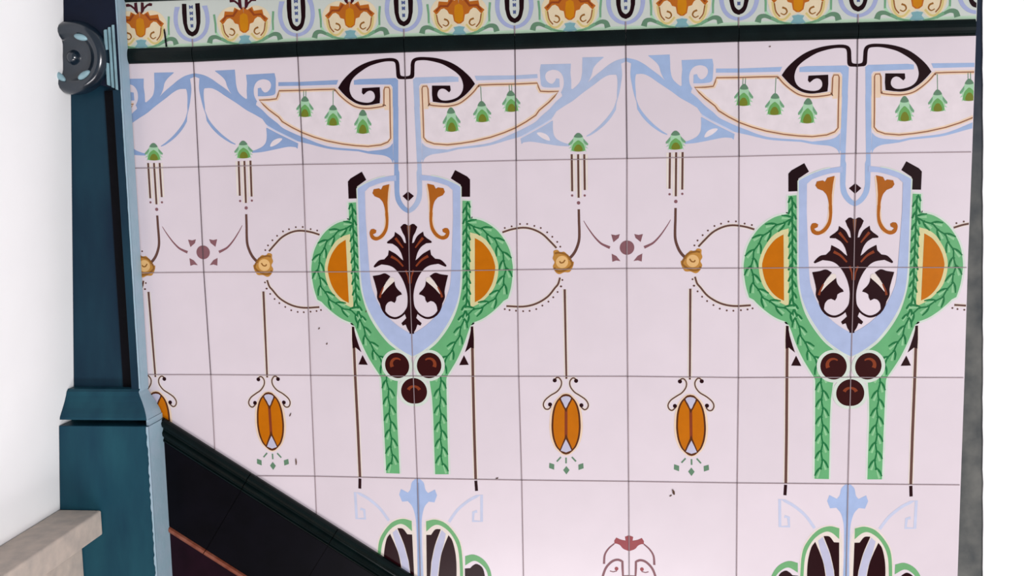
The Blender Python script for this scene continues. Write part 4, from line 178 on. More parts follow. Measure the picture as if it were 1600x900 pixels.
('greenlight',5,'r',[(0.505,2.3946),(0.5036,2.4055),(0.5023,2.4165),(0.5012,2.4266),(0.5008,2.435),(0.5008,2.4422),(0.5008,2.4492),(0.5133,2.3952),(0.5128,2.4062),(0.5122,2.4171),(0.512,2.4268),(0.5125,2.4345),(0.5132,2.4412),(0.514,2.4482)]),
('greendark',5,'r',[(0.4827,2.4127),(0.4739,2.4183),(0.4643,2.4242),(0.4545,2.4319),(0.4462,2.4414),(0.4395,2.4512),(0.4331,2.4607),(0.4953,2.4426),(0.4853,2.4454),(0.4761,2.4478),(0.4682,2.4508),(0.4605,2.4558),(0.4523,2.4628),(0.4437,2.4703)]),
('greenlight',5,'r',[(0.4735,2.4365),(0.4672,2.4456),(0.461,2.4547),(0.4553,2.4625),(0.4502,2.4685),(0.4455,2.4734),(0.4406,2.4785),(0.4805,2.4409),(0.475,2.4505),(0.4694,2.4601),(0.464,2.4688),(0.4592,2.4758),(0.4548,2.4815),(0.4506,2.4871)]),
('greendark',5,'r',[(0.5349,1.379),(0.5249,1.4304),(0.5334,1.4805),(0.5236,1.5304),(0.5321,1.5807),(0.5222,1.6307),(0.5308,1.6811),(0.5209,1.7313),(0.5295,1.7818),(0.5196,1.8321),(0.5283,1.8828),(0.5187,1.9333),(0.5279,1.984),(0.5183,2.0349),(0.527,2.0858),(0.5169,2.1367),(0.5249,2.1877),(0.5135,2.2383),(0.5188,2.2896),(0.5023,2.3383),(0.4983,2.3894),(0.4729,2.4333),(0.5522,1.3825),(0.5426,1.4307),(0.5511,1.4809),(0.5413,1.5307),(0.5498,1.581),(0.54,1.631),(0.5485,1.6814),(0.5387,1.7316),(0.5473,1.7821),(0.5374,1.8324),(0.546,1.883),(0.5365,1.9334),(0.5457,1.9841),(0.5361,2.0348),(0.5448,2.0858),(0.5348,2.1368),(0.5428,2.1881),(0.5313,2.2392),(0.5366,2.2914),(0.5199,2.3417),(0.5154,2.3946),(0.4884,2.4422)]),
('greendark',5,'r',[(0.5393,1.5752),(0.5512,1.5641),(0.5622,1.5536),(0.5743,1.5458),(0.5906,1.5413),(0.6104,1.5387),(0.6307,1.5362),(0.5232,1.5553),(0.5366,1.5461),(0.5507,1.5362),(0.5681,1.5285),(0.5884,1.5254),(0.6094,1.5251),(0.6299,1.5249)]),
('greenlight',5,'r',[(0.5496,1.5608),(0.5656,1.5626),(0.5817,1.5644),(0.5966,1.5657),(0.6091,1.5661),(0.6199,1.5659),(0.6304,1.5657),(0.5499,1.5525),(0.5659,1.5517),(0.5818,1.5509),(0.5959,1.5496),(0.607,1.5474),(0.6168,1.5447),(0.6269,1.5419)]),
('greendark',5,'r',[(0.5894,1.59),(0.5944,1.6055),(0.5996,1.6221),(0.6086,1.639),(0.6228,1.6539),(0.6393,1.6671),(0.6553,1.6799),(0.6142,1.5842),(0.6169,1.6003),(0.6192,1.6154),(0.6241,1.629),(0.6342,1.6427),(0.6483,1.6569),(0.6629,1.6715)]),
('greenlight',5,'r',[(0.6088,1.6086),(0.621,1.6192),(0.6331,1.6296),(0.6434,1.6393),(0.6509,1.648),(0.657,1.6561),(0.6633,1.6646),(0.6137,1.602),(0.6274,1.6104),(0.6412,1.6188),(0.6537,1.627),(0.6639,1.6344),(0.6723,1.6413),(0.6805,1.6478)]),
('greendark',5,'r',[(0.6742,1.6294),(0.6884,1.6215),(0.7016,1.614),(0.7152,1.6093),(0.7321,1.6088),(0.7519,1.6111),(0.7722,1.6134),(0.6633,1.6063),(0.6785,1.6005),(0.6946,1.5944),(0.7133,1.591),(0.7337,1.5929),(0.7541,1.5976),(0.7741,1.6023)]),
('greenlight',5,'r',[(0.6877,1.6179),(0.7028,1.6235),(0.7179,1.6291),(0.732,1.6339),(0.7441,1.6373),(0.7547,1.6397),(0.7649,1.642),(0.6899,1.61),(0.7056,1.613),(0.7213,1.616),(0.7352,1.6181),(0.7465,1.6186),(0.7567,1.6184),(0.7671,1.6181)]),
('greendark',5,'r',[(0.7169,1.6583),(0.7163,1.6746),(0.7157,1.6919),(0.7185,1.7108),(0.7267,1.7296),(0.7378,1.7476),(0.7486,1.7652),(0.7422,1.6612),(0.7393,1.6772),(0.7364,1.6923),(0.7363,1.7067),(0.7413,1.723),(0.7498,1.7412),(0.7585,1.7598)]),
('greenlight',5,'r',[(0.7289,1.6824),(0.7368,1.6964),(0.7447,1.7103),(0.7511,1.723),(0.7552,1.7336),(0.7582,1.7434),(0.7613,1.7535),(0.7357,1.6777),(0.7458,1.6903),(0.7559,1.703),(0.765,1.7149),(0.772,1.7253),(0.7776,1.7346),(0.7832,1.7436)]),
('greendark',5,'r',[(0.7859,1.7221),(0.8018,1.7188),(0.8167,1.7155),(0.831,1.7151),(0.8473,1.7196),(0.8656,1.7277),(0.8843,1.736),(0.7824,1.6968),(0.7986,1.6958),(0.8158,1.6947),(0.8346,1.697),(0.8536,1.7049),(0.8717,1.7155),(0.8894,1.7259)]),
('greenlight',5,'r',[(0.8022,1.7151),(0.815,1.725),(0.8278,1.7348),(0.8399,1.7436),(0.8505,1.7504),(0.8598,1.7558),(0.8689,1.7611),(0.8066,1.7082),(0.8208,1.7158),(0.8349,1.7233),(0.8476,1.7294),(0.8583,1.7333),(0.868,1.7361),(0.8781,1.7389)]),
('greendark',5,'r',[(0.8159,1.7633),(0.8091,1.7781),(0.8018,1.7938),(0.7971,1.8123),(0.7974,1.8329),(0.8007,1.8538),(0.8039,1.8742),(0.8381,1.7759),(0.8292,1.7895),(0.8208,1.8022),(0.8152,1.8155),(0.8134,1.8324),(0.8143,1.8525),(0.8151,1.8731)]),
('greenlight',5,'r',[(0.8177,1.7902),(0.8196,1.8062),(0.8214,1.8221),(0.8225,1.8362),(0.8222,1.8477),(0.8212,1.8578),(0.8202,1.8683),(0.8257,1.7886),(0.8302,1.8041),(0.8347,1.8197),(0.8384,1.8342),(0.8409,1.8466),(0.8425,1.8573),(0.8442,1.8678)]),
('greendark',5,'r',[(0.8566,1.8487),(0.8727,1.8511),(0.8878,1.8533),(0.9014,1.8579),(0.9151,1.8679),(0.9295,1.8819),(0.9443,1.8962),(0.862,1.8238),(0.8776,1.8285),(0.8941,1.8335),(0.911,1.8423),(0.9261,1.8563),(0.9395,1.8726),(0.9525,1.8885)]),
('greenlight',5,'r',[(0.8743,1.8479),(0.8829,1.8616),(0.8915,1.8753),(0.8998,1.8878),(0.9074,1.8979),(0.9144,1.9062),(0.921,1.9144),(0.8809,1.8429),(0.8915,1.855),(0.9022,1.867),(0.912,1.8772),(0.9207,1.8846),(0.9289,1.8906),(0.9374,1.8968)]),
('greendark',5,'r',[(0.872,1.8977),(0.8609,1.9095),(0.849,1.9221),(0.8387,1.9382),(0.8326,1.9579),(0.8291,1.9787),(0.8258,1.9991),(0.8892,1.9167),(0.8765,1.9268),(0.8644,1.9361),(0.8549,1.947),(0.848,1.9625),(0.8425,1.9818),(0.8368,2.0017)]),
('greenlight',5,'r',[(0.8653,1.9237),(0.862,1.9395),(0.8588,1.9552),(0.8554,1.969),(0.8515,1.9798),(0.8474,1.9891),(0.8431,1.9988),(0.8734,1.9248),(0.8728,1.9409),(0.8722,1.9572),(0.8712,1.9721),(0.8697,1.9847),(0.8679,1.9954),(0.8661,2.0059)]),
('greendark',5,'r',[(0.8817,1.9916),(0.8959,1.9997),(0.9092,2.0071),(0.9203,2.0163),(0.9296,2.0306),(0.938,2.0488),(0.9466,2.0675),(0.8955,1.9702),(0.9085,1.9802),(0.9222,1.9908),(0.9349,2.0051),(0.944,2.0236),(0.9507,2.0437),(0.9571,2.0633)]),
('greenlight',5,'r',[(0.8986,1.9972),(0.9017,2.0131),(0.9048,2.029),(0.9081,2.0437),(0.9116,2.0559),(0.915,2.0662),(0.9183,2.0762),(0.9065,1.9949),(0.9121,2.01),(0.9177,2.0251),(0.9233,2.0381),(0.9287,2.0482),(0.9343,2.0567),(0.94,2.0656)]),
('greendark',5,'r',[(0.8789,2.0432),(0.8644,2.0507),(0.8489,2.0586),(0.8338,2.0703),(0.8213,2.0869),(0.811,2.1055),(0.8009,2.1236),(0.8887,2.0669),(0.8733,2.0722),(0.8587,2.077),(0.8461,2.0841),(0.8343,2.0964),(0.8225,2.1129),(0.8105,2.1297)]),
('greenlight',5,'r',[(0.8637,2.0655),(0.8553,2.0794),(0.847,2.0932),(0.8391,2.105),(0.8318,2.1139),(0.8247,2.1214),(0.8174,2.1291),(0.8711,2.0693),(0.865,2.0843),(0.8589,2.0995),(0.853,2.1133),(0.8473,2.1247),(0.8419,2.1342),(0.8367,2.1435)]),
('greendark',5,'r',[(0.8568,2.1355),(0.8677,2.1477),(0.878,2.159),(0.8856,2.1714),(0.8899,2.1879),(0.8921,2.208),(0.8944,2.2287),(0.8769,2.1196),(0.8859,2.1332),(0.8956,2.1477),(0.9031,2.1654),(0.9058,2.1859),(0.9058,2.2072),(0.9057,2.228)]),
('greenlight',5,'r',[(0.871,2.1462),(0.8689,2.1623),(0.8668,2.1786),(0.8653,2.1936),(0.8647,2.2063),(0.8647,2.2173),(0.8647,2.2279),(0.8793,2.1465),(0.8798,2.1628),(0.8804,2.1789),(0.8815,2.1931),(0.8835,2.2045),(0.8861,2.2144),(0.8887,2.2247)]),
('greendark',5,'r',[(0.8363,2.1825),(0.82,2.1833),(0.8027,2.1842),(0.784,2.1888),(0.7659,2.1989),(0.7489,2.2117),(0.7323,2.2243),(0.8356,2.2083),(0.8194,2.2068),(0.8041,2.2052),(0.7897,2.2065),(0.7739,2.213),(0.7565,2.2233),(0.7386,2.2339)]),
('greenlight',5,'r',[(0.8133,2.1967),(0.8,2.206),(0.7868,2.2153),(0.7747,2.2229),(0.7645,2.2281),(0.755,2.232),(0.7452,2.2361),(0.8185,2.2032),(0.8069,2.2146),(0.7952,2.226),(0.7841,2.2363),(0.7742,2.2443),(0.7655,2.2509),(0.757,2.2573)]),
('greendark',5,'r',[(0.7782,2.2578),(0.7829,2.2736),(0.7874,2.2884),(0.789,2.303),(0.7858,2.3199),(0.7792,2.3392),(0.7725,2.359),(0.8033,2.252),(0.8056,2.2683),(0.8082,2.2857),(0.8074,2.3051),(0.8011,2.325),(0.792,2.3444),(0.783,2.3633)]),
('greenlight',5,'r',[(0.7866,2.2737),(0.7778,2.2875),(0.769,2.3014),(0.7612,2.3144),(0.7552,2.3258),(0.7505,2.3358),(0.746,2.3455),(0.7939,2.2776),(0.7875,2.2926),(0.7811,2.3076),(0.776,2.3211),(0.773,2.3322),(0.771,2.3425),(0.769,2.353)]),
('greendark',5,'r',[(0.74,2.2929),(0.7245,2.2878),(0.7079,2.2824),(0.6889,2.2799),(0.6684,2.2829),(0.6479,2.2888),(0.628,2.2946),(0.7301,2.3169),(0.7155,2.3096),(0.7018,2.3027),(0.6879,2.2987),(0.6708,2.299),(0.6508,2.3024),(0.6304,2.3059)]),
('greenlight',5,'r',[(0.7134,2.298),(0.6977,2.3019),(0.682,2.3058),(0.668,2.3087),(0.6566,2.3098),(0.6463,2.3101),(0.6357,2.3104),(0.716,2.306),(0.7011,2.3125),(0.686,2.319),(0.672,2.3246),(0.6599,2.3287),(0.6494,2.3317),(0.6391,2.3347)]),
('greendark',5,'r',[(0.6573,2.3389),(0.6551,2.3554),(0.6531,2.3709),(0.6486,2.385),(0.6387,2.3993),(0.6247,2.4143),(0.6104,2.4297),(0.6825,2.344),(0.6779,2.36),(0.6731,2.377),(0.6644,2.3946),(0.6505,2.4103),(0.6342,2.4244),(0.6183,2.438)]),
('greenlight',5,'r',[(0.6584,2.357),(0.6447,2.3661),(0.631,2.3752),(0.6185,2.3839),(0.6084,2.3919),(0.6,2.3992),(0.5919,2.4062),(0.6634,2.3636),(0.6514,2.3748),(0.6394,2.3859),(0.6293,2.3962),(0.6219,2.4052),(0.6159,2.4138),(0.6097,2.4227)]),
('greendark',5,'r',[(0.6071,2.3564),(0.593,2.3479),(0.5781,2.3389),(0.5601,2.3321),(0.5395,2.3304),(0.5182,2.3315),(0.4974,2.3327),(0.592,2.3778),(0.5793,2.3673),(0.5676,2.3574),(0.5549,2.3503),(0.5381,2.3468),(0.5179,2.3455),(0.4972,2.3443)]),
('greenlight',5,'r',[(0.58,2.3554),(0.5637,2.3557),(0.5476,2.356),(0.5333,2.3556),(0.5219,2.3541),(0.5118,2.352),(0.5014,2.3499),(0.5807,2.3638),(0.5646,2.3668),(0.5485,2.3698),(0.5335,2.3721),(0.5208,2.3733),(0.5099,2.3739),(0.4992,2.3745)]),
('greendark',5,'r',[(0.5212,2.4061),(0.5254,2.4222),(0.5295,2.4372),(0.5307,2.4519),(0.5269,2.469),(0.5197,2.4883),(0.5123,2.5081),(0.5465,2.4008),(0.5484,2.4174),(0.5505,2.4349),(0.5491,2.4545),(0.5422,2.4744),(0.5324,2.4938),(0.5228,2.5127)]),
('greenlight',5,'r',[(0.5291,2.4224),(0.5198,2.4361),(0.5105,2.4499),(0.5022,2.4629),(0.4959,2.4742),(0.4909,2.4842),(0.486,2.4938),(0.5363,2.4264),(0.5294,2.4415),(0.5225,2.4564),(0.517,2.4699),(0.5136,2.4811),(0.5113,2.4913),(0.5089,2.5019)]),
('greendark',5,'r',[(0.5416,1.5672),(0.6076,1.6055),(0.6796,1.6232),(0.729,1.6792),(0.7928,1.7176),(0.8191,1.7875),(0.8647,1.8469),(0.8674,1.9215),(0.8898,1.9929),(0.8665,2.0642),(0.8642,2.1391),(0.8164,2.1967),(0.7833,2.2644),(0.7166,2.2989),(0.659,2.3472),(0.5822,2.3573),(0.526,2.413),(0.5487,1.555),(0.6129,1.5924),(0.6869,1.6111),(0.738,1.6684),(0.8036,1.7085),(0.8314,1.7807),(0.8779,1.8422),(0.8813,1.9192),(0.904,1.993),(0.8804,2.0666),(0.8774,2.1442),(0.8282,2.2045),(0.7934,2.2745),(0.7243,2.3109),(0.6645,2.3605),(0.5883,2.3703),(0.536,2.4232)]),
('greendark',5,'r',[(0.4827,2.4618),(0.4929,2.4724),(0.5026,2.4823),(0.5099,2.4929),(0.5146,2.5073),(0.5176,2.5248),(0.5208,2.5429),(0.5028,2.445),(0.5112,2.4571),(0.5201,2.4701),(0.5274,2.4859),(0.5307,2.5042),(0.5315,2.523),(0.5322,2.5414)]),
('greenlight',5,'r',[(0.4963,2.4715),(0.4945,2.4883),(0.4927,2.5052),(0.4915,2.5208),(0.4911,2.5337),(0.4912,2.5449),(0.4913,2.5557),(0.5046,2.4716),(0.5051,2.4885),(0.5055,2.5053),(0.5064,2.5202),(0.5081,2.532),(0.5104,2.5423),(0.5126,2.5529)]),
('greendark',5,'r',[(0.4668,2.5171),(0.4532,2.5232),(0.4386,2.5297),(0.4239,2.5395),(0.4112,2.5535),(0.4004,2.5692),(0.3898,2.5845),(0.4749,2.5418),(0.4605,2.5456),(0.447,2.5491),(0.435,2.5545),(0.4233,2.5644),(0.4112,2.5778),(0.3988,2.5917)]),
('greenlight',5,'r',[(0.451,2.5389),(0.4415,2.5532),(0.4321,2.5673),(0.4233,2.5796),(0.4155,2.5888),(0.4081,2.5965),(0.4004,2.6044),(0.4582,2.5431),(0.4507,2.5584),(0.443,2.5738),(0.4358,2.5877),(0.4291,2.599),(0.4231,2.6084),(0.4171,2.6177)]),
('greendark',5,'r',[(0.4374,2.6133),(0.4469,2.6246),(0.4559,2.6352),(0.4624,2.6464),(0.466,2.6611),(0.4678,2.6789),(0.4696,2.6973),(0.4588,2.5977),(0.4663,2.6105),(0.4743,2.6241),(0.4804,2.6405),(0.4823,2.6591),(0.4818,2.6781),(0.4812,2.6966)]),
('greenlight',5,'r',[(0.4503,2.6239),(0.4473,2.6406),(0.4443,2.6575),(0.4419,2.673),(0.4406,2.686),(0.4399,2.6972),(0.4392,2.7081),(0.4587,2.6246),(0.4578,2.6416),(0.457,2.6585),(0.4569,2.6735),(0.4578,2.6855),(0.4592,2.696),(0.4607,2.7067)]),
('greendark',5,'r',[(0.4148,2.665),(0.4,2.6675),(0.3843,2.67),(0.3676,2.6758),(0.3518,2.6862),(0.3373,2.6988),(0.3232,2.7111),(0.4162,2.6913),(0.4013,2.6913),(0.3874,2.6912),(0.3745,2.6933),(0.3607,2.7),(0.3456,2.71),(0.3301,2.7204)]),
('greenlight',5,'r',[(0.3938,2.6823),(0.3811,2.6938),(0.3684,2.7052),(0.3568,2.7149),(0.3469,2.7219),(0.3377,2.7275),(0.3284,2.7332),(0.3998,2.6882),(0.3886,2.7012),(0.3773,2.7143),(0.3667,2.726),(0.3574,2.7354),(0.3491,2.743),(0.341,2.7505)]),
('greendark',5,'r',[(0.3619,2.7523),(0.3693,2.7652),(0.3762,2.7773),(0.3807,2.7896),(0.3817,2.8048),(0.3804,2.8229),(0.379,2.8414),(0.3856,2.7406),(0.3908,2.7546),(0.3963,2.7695),(0.3995,2.7868),(0.3981,2.8057),(0.3943,2.8245),(0.3905,2.8428)]),
('greenlight',5,'r',[(0.3727,2.7651),(0.3669,2.7812),(0.361,2.7975),(0.3559,2.8125),(0.3523,2.8252),(0.3497,2.8362),(0.3471,2.8469),(0.3808,2.7673),(0.3771,2.784),(0.3733,2.8007),(0.3706,2.8156),(0.3693,2.8276),(0.369,2.8383),(0.3686,2.8493)]),
('greendark',5,'r',[(0.3316,2.8016),(0.3167,2.8034),(0.3008,2.8052),(0.2838,2.8102),(0.2675,2.82),(0.2523,2.8319),(0.2376,2.8436),(0.3318,2.828),(0.3169,2.8274),(0.3029,2.8266),(0.2898,2.8282),(0.2757,2.8342),(0.2601,2.8436),(0.244,2.8533)]),
('greenlight',5,'r',[(0.3098,2.818),(0.2965,2.8289),(0.2832,2.8398),(0.2711,2.849),(0.2608,2.8556),(0.2513,2.8608),(0.2416,2.8661),(0.3155,2.8242),(0.3036,2.8368),(0.2916,2.8494),(0.2804,2.8607),(0.2706,2.8696),(0.262,2.8769),(0.2535,2.8841)]),
('greendark',5,'r',[(0.2806,2.8922),(0.2899,2.9038),(0.2988,2.9145),(0.3052,2.9259),(0.3086,2.9408),(0.3102,2.9588),(0.3117,2.9773),(0.3023,2.8767),(0.3097,2.8897),(0.3175,2.9035),(0.3235,2.9201),(0.3251,2.9389),(0.3243,2.9581),(0.3234,2.9767)]),
('greenlight',5,'r',[(0.2934,2.903),(0.2901,2.92),(0.2868,2.937),(0.2842,2.9526),(0.2826,2.9657),(0.2817,2.977),(0.2809,2.988),(0.3018,2.9039),(0.3007,2.921),(0.2996,2.9381),(0.2992,2.9532),(0.2999,2.9653),(0.3013,2.9759),(0.3026,2.9868)]),
('greendark',5,'r',[(0.2621,2.9493),(0.2488,2.9569),(0.2347,2.965),(0.2208,2.9765),(0.2093,2.992),(0.1998,3.009),(0.1905,3.0256),(0.2726,2.9732),(0.2584,2.9787),(0.2451,2.9836),(0.2335,2.9904),(0.2226,3.0016),(0.2116,3.0165),(0.2003,3.0317)]),
('greenlight',5,'r',[(0.2481,2.973),(0.2399,2.9884),(0.2318,3.0036),(0.224,3.0169),(0.2169,3.027),(0.2101,3.0356),(0.2031,3.0444),(0.2558,2.9764),(0.2497,2.9926),(0.2434,3.0089),(0.2373,3.0237),(0.2316,3.0358),(0.2263,3.046),(0.2211,3.0559)]),
('greendark',5,'r',[(0.2484,3.0516),(0.2609,3.0596),(0.2726,3.067),(0.2821,3.0758),(0.2898,3.0889),(0.2966,3.1054),(0.3036,3.1225),(0.2649,3.0302),(0.2758,3.0402),(0.2875,3.0508),(0.2981,3.0647),(0.3052,3.082),(0.31,3.1004),(0.3147,3.1183)]),
('greenlight',5,'r',[(0.2639,3.0579),(0.2658,3.0749),(0.2676,3.092),(0.2696,3.1076),(0.272,3.1205),(0.2744,3.1314),(0.2768,3.1421),(0.2724,3.056),(0.2764,3.0726),(0.2803,3.0891),(0.2844,3.1035),(0.2886,3.1147),(0.293,3.1244),(0.2975,3.1342)]),
('greendark',5,'r',[(0.2441,3.11),(0.2319,3.1194),(0.2189,3.1295),(0.2065,3.1428),(0.1971,3.1598),(0.1899,3.1779),(0.183,3.1956),(0.2579,3.1322),(0.2444,3.1396),(0.2317,3.1464),(0.221,3.1547),(0.2116,3.1674),(0.2027,3.1836),(0.1936,3.2003)]),
('greenlight',5,'r',[(0.2334,3.1354),(0.2272,3.1518),(0.2211,3.1681),(0.2152,3.1823),(0.2095,3.1933),(0.2038,3.2027),(0.1981,3.2124),(0.2415,3.1377),(0.2375,3.1546),(0.2335,3.1716),(0.2294,3.1871),(0.2254,3.1999),(0.2215,3.2107),(0.2177,3.2212)]),
('greendark',5,'r',[(0.2401,3.2126),(0.253,3.2199),(0.2652,3.2266),(0.2753,3.2349),(0.2837,3.2475),(0.2914,3.2636),(0.2993,3.2803),(0.2555,3.1902),(0.267,3.1996),(0.2793,3.2096),(0.2907,3.2228),(0.2987,3.2397),(0.3046,3.2578),(0.3102,3.2755)]),
('greenlight',5,'r',[(0.256,3.218),(0.2588,3.2349),(0.2615,3.2519),(0.2644,3.2674),(0.2675,3.2801),(0.2706,3.2909),(0.2735,3.3014),(0.2644,3.2157),(0.2693,3.232),(0.2742,3.2482),(0.279,3.2624),(0.2839,3.2734),(0.2888,3.2828),(0.2938,3.2924)]),
('greendark',5,'r',[(0.2386,3.271),(0.2266,3.2809),(0.2139,3.2914),(0.2018,3.3052),(0.1929,3.3225),(0.1862,3.3409),(0.1798,3.3589),(0.253,3.2928),(0.2397,3.3007),(0.2272,3.3079),(0.2167,3.3166),(0.2077,3.3296),(0.1992,3.3462),(0.1905,3.3632)]),
('greenlight',5,'r',[(0.2285,3.2969),(0.2229,3.3135),(0.2172,3.33),(0.2117,3.3445),(0.2063,3.3557),(0.2009,3.3653),(0.1954,3.3752),(0.2368,3.2989),(0.2332,3.316),(0.2297,3.3332),(0.2261,3.3488),(0.2224,3.3617),(0.2188,3.3727),(0.2154,3.3834)]),
('greendark',5,'r',[(0.2368,3.3739),(0.2499,3.3811),(0.2621,3.3876),(0.2723,3.3958),(0.2809,3.4083),(0.2888,3.4244),(0.2969,3.441),(0.252,3.3513),(0.2636,3.3605),(0.276,3.3703),(0.2876,3.3834),(0.2959,3.4003),(0.302,3.4184),(0.3078,3.436)]),
('greenlight',5,'r',[(0.2529,3.3791),(0.2558,3.396),(0.2588,3.4131),(0.2619,3.4285),(0.2651,3.4413),(0.2683,3.4521),(0.2714,3.4626),(0.2612,3.3767),(0.2663,3.393),(0.2714,3.4092),(0.2764,3.4234),(0.2814,3.4343),(0.2865,3.4437),(0.2916,3.4532)]),
('greendark',5,'r',[(0.2359,3.4325),(0.2239,3.4425),(0.2112,3.4532),(0.1992,3.4671),(0.1904,3.4845),(0.1838,3.5031),(0.1774,3.5211),(0.2504,3.4543),(0.2371,3.4623),(0.2246,3.4697),(0.2142,3.4784),(0.2052,3.4916),(0.1968,3.5083),(0.1882,3.5254)]),
('greenlight',5,'r',[(0.2259,3.4586),(0.2203,3.4753),(0.2148,3.4919),(0.2093,3.5064),(0.204,3.5177),(0.1986,3.5274),(0.1932,3.5374),(0.2342,3.4605),(0.2308,3.4777),(0.2273,3.4949),(0.2238,3.5107),(0.2202,3.5237),(0.2166,3.5347),(0.2132,3.5455)]),
('greendark',5,'r',[(0.2346,3.5358),(0.2478,3.5429),(0.2601,3.5493),(0.2704,3.5574),(0.2791,3.5699),(0.2871,3.586),(0.2954,3.6026),(0.2497,3.5129),(0.2614,3.5221),(0.274,3.5318),(0.2857,3.5449),(0.2941,3.5617),(0.3003,3.5798),(0.3063,3.5974)]),
('greenlight',5,'r',[(0.2508,3.5408),(0.2538,3.5578),(0.2569,3.5749),(0.2601,3.5904),(0.2634,3.6031),(0.2667,3.6139),(0.2699,3.6245),(0.2591,3.5383),(0.2643,3.5546),(0.2695,3.5709),(0.2747,3.5851),(0.2798,3.596),(0.2849,3.6053),(0.2902,3.6149)]),
('greendark',5,'r',[(0.2342,3.5946),(0.2223,3.6048),(0.2096,3.6156),(0.1977,3.6296),(0.189,3.6472),(0.1825,3.6659),(0.1763,3.6841),(0.249,3.6163),(0.2357,3.6245),(0.2232,3.632),(0.2128,3.6409),(0.2039,3.6542),(0.1956,3.671),(0.1871,3.6883)]),
('greenlight',5,'r',[(0.2244,3.6209),(0.219,3.6377),(0.2135,3.6544),(0.2081,3.669),(0.2029,3.6804),(0.1976,3.6902),(0.1922,3.7003),(0.2328,3.6227),(0.2294,3.64),(0.2261,3.6573),(0.2227,3.6732),(0.2192,3.6862),(0.2157,3.6973),(0.2124,3.7082)]),
('greendark',5,'r',[(0.2338,3.6983),(0.247,3.7052),(0.2594,3.7116),(0.2697,3.7196),(0.2785,3.7321),(0.2867,3.7482),(0.295,3.7647),(0.2487,3.6752),(0.2605,3.6843),(0.2731,3.6939),(0.2849,3.707),(0.2935,3.7238),(0.2998,3.7419),(0.3059,3.7595)]),
('greenlight',5,'r',[(0.25,3.7032),(0.2531,3.7202),(0.2563,3.7373),(0.2596,3.7528),(0.263,3.7656),(0.2664,3.7764),(0.2697,3.7869),(0.2583,3.7006),(0.2636,3.7169),(0.269,3.7332),(0.2742,3.7474),(0.2794,3.7583),(0.2846,3.7676),(0.2899,3.7772)]),
('greendark',5,'r',[(0.2336,3.7573),(0.2217,3.7675),(0.209,3.7784),(0.1971,3.7926),(0.1884,3.8103),(0.182,3.8291),(0.1758,3.8474),(0.2485,3.779),(0.2352,3.7872),(0.2227,3.7948),(0.2123,3.8038),(0.2034,3.8172),(0.1952,3.8341),(0.1867,3.8516)]),
('greenlight',5,'r',[(0.2239,3.7837),(0.2184,3.8005),(0.213,3.8174),(0.2077,3.8321),(0.2024,3.8436),(0.1972,3.8534),(0.1918,3.8635),(0.2322,3.7855),(0.2289,3.8028),(0.2256,3.8203),(0.2222,3.8362),(0.2188,3.8493),(0.2154,3.8605),(0.212,3.8714)]),
('greendark',5,'r',[(0.2333,3.8613),(0.2465,3.8683),(0.259,3.8747),(0.2693,3.8827),(0.2781,3.8952),(0.2863,3.9113),(0.2947,3.9279),(0.2483,3.8381),(0.2601,3.8472),(0.2728,3.8569),(0.2846,3.8699),(0.2931,3.8868),(0.2995,3.905),(0.3056,3.9227)]),
('greenlight',5,'r',[(0.2495,3.8662),(0.2527,3.8833),(0.2559,3.9004),(0.2592,3.916),(0.2626,3.9288),(0.266,3.9397),(0.2692,3.9502),(0.2579,3.8636),(0.2632,3.88),(0.2685,3.8963),(0.2738,3.9105),(0.279,3.9215),(0.2842,3.9308),(0.2895,3.9404)]),
('greendark',5,'r',[(0.4901,2.4639),(0.4534,2.5373),(0.4442,2.617),(0.3965,2.6816),(0.3679,2.7571),(0.3124,2.8175),(0.2873,2.8961),(0.2504,2.9711),(0.256,3.0531),(0.2354,3.1333),(0.2478,3.2138),(0.2305,3.2947),(0.2446,3.375),(0.2279,3.4564),(0.2424,3.5368),(0.2264,3.6186),(0.2416,3.6992),(0.2258,3.7814),(0.2413,3.8637),(0.5029,2.4703),(0.4672,2.5412),(0.4576,2.6221),(0.4091,2.6884),(0.3802,2.7646),(0.3249,2.8247),(0.3008,2.9013),(0.2648,2.9735),(0.2706,3.0539),(0.25,3.1334),(0.2625,3.2136),(0.2452,3.2944),(0.2593,3.3746),(0.2426,3.4559),(0.2572,3.5363),(0.2412,3.618),(0.2564,3.6985),(0.2406,3.7807),(0.2558,3.8601)]),
('halo',6,'p',[(0.3029,2.8976),(0.2998,2.9238),(0.2924,2.9491),(0.2807,2.973),(0.2651,2.9946),(0.246,3.0132),(0.2241,3.0284),(0.2001,3.0396),(0.1747,3.0465),(0.1486,3.0489),(0.1227,3.0467),(0.0977,3.04),(0.0745,3.0289),(0.0536,3.0138),(0.0359,2.9952),(0.0217,2.9736),(0.0115,2.9497),(0.0056,2.9243),(0.0043,2.898),(0.0075,2.8717),(0.0152,2.8463),(0.0271,2.8224),(0.0428,2.8009),(0.0618,2.7823),(0.0837,2.7673),(0.1076,2.7562),(0.1329,2.7495),(0.1588,2.7472),(0.1846,2.7495),(0.2094,2.7563),(0.2325,2.7674),(0.2533,2.7825),(0.271,2.801),(0.2852,2.8224),(0.2954,2.8462),(0.3014,2.8715)]),
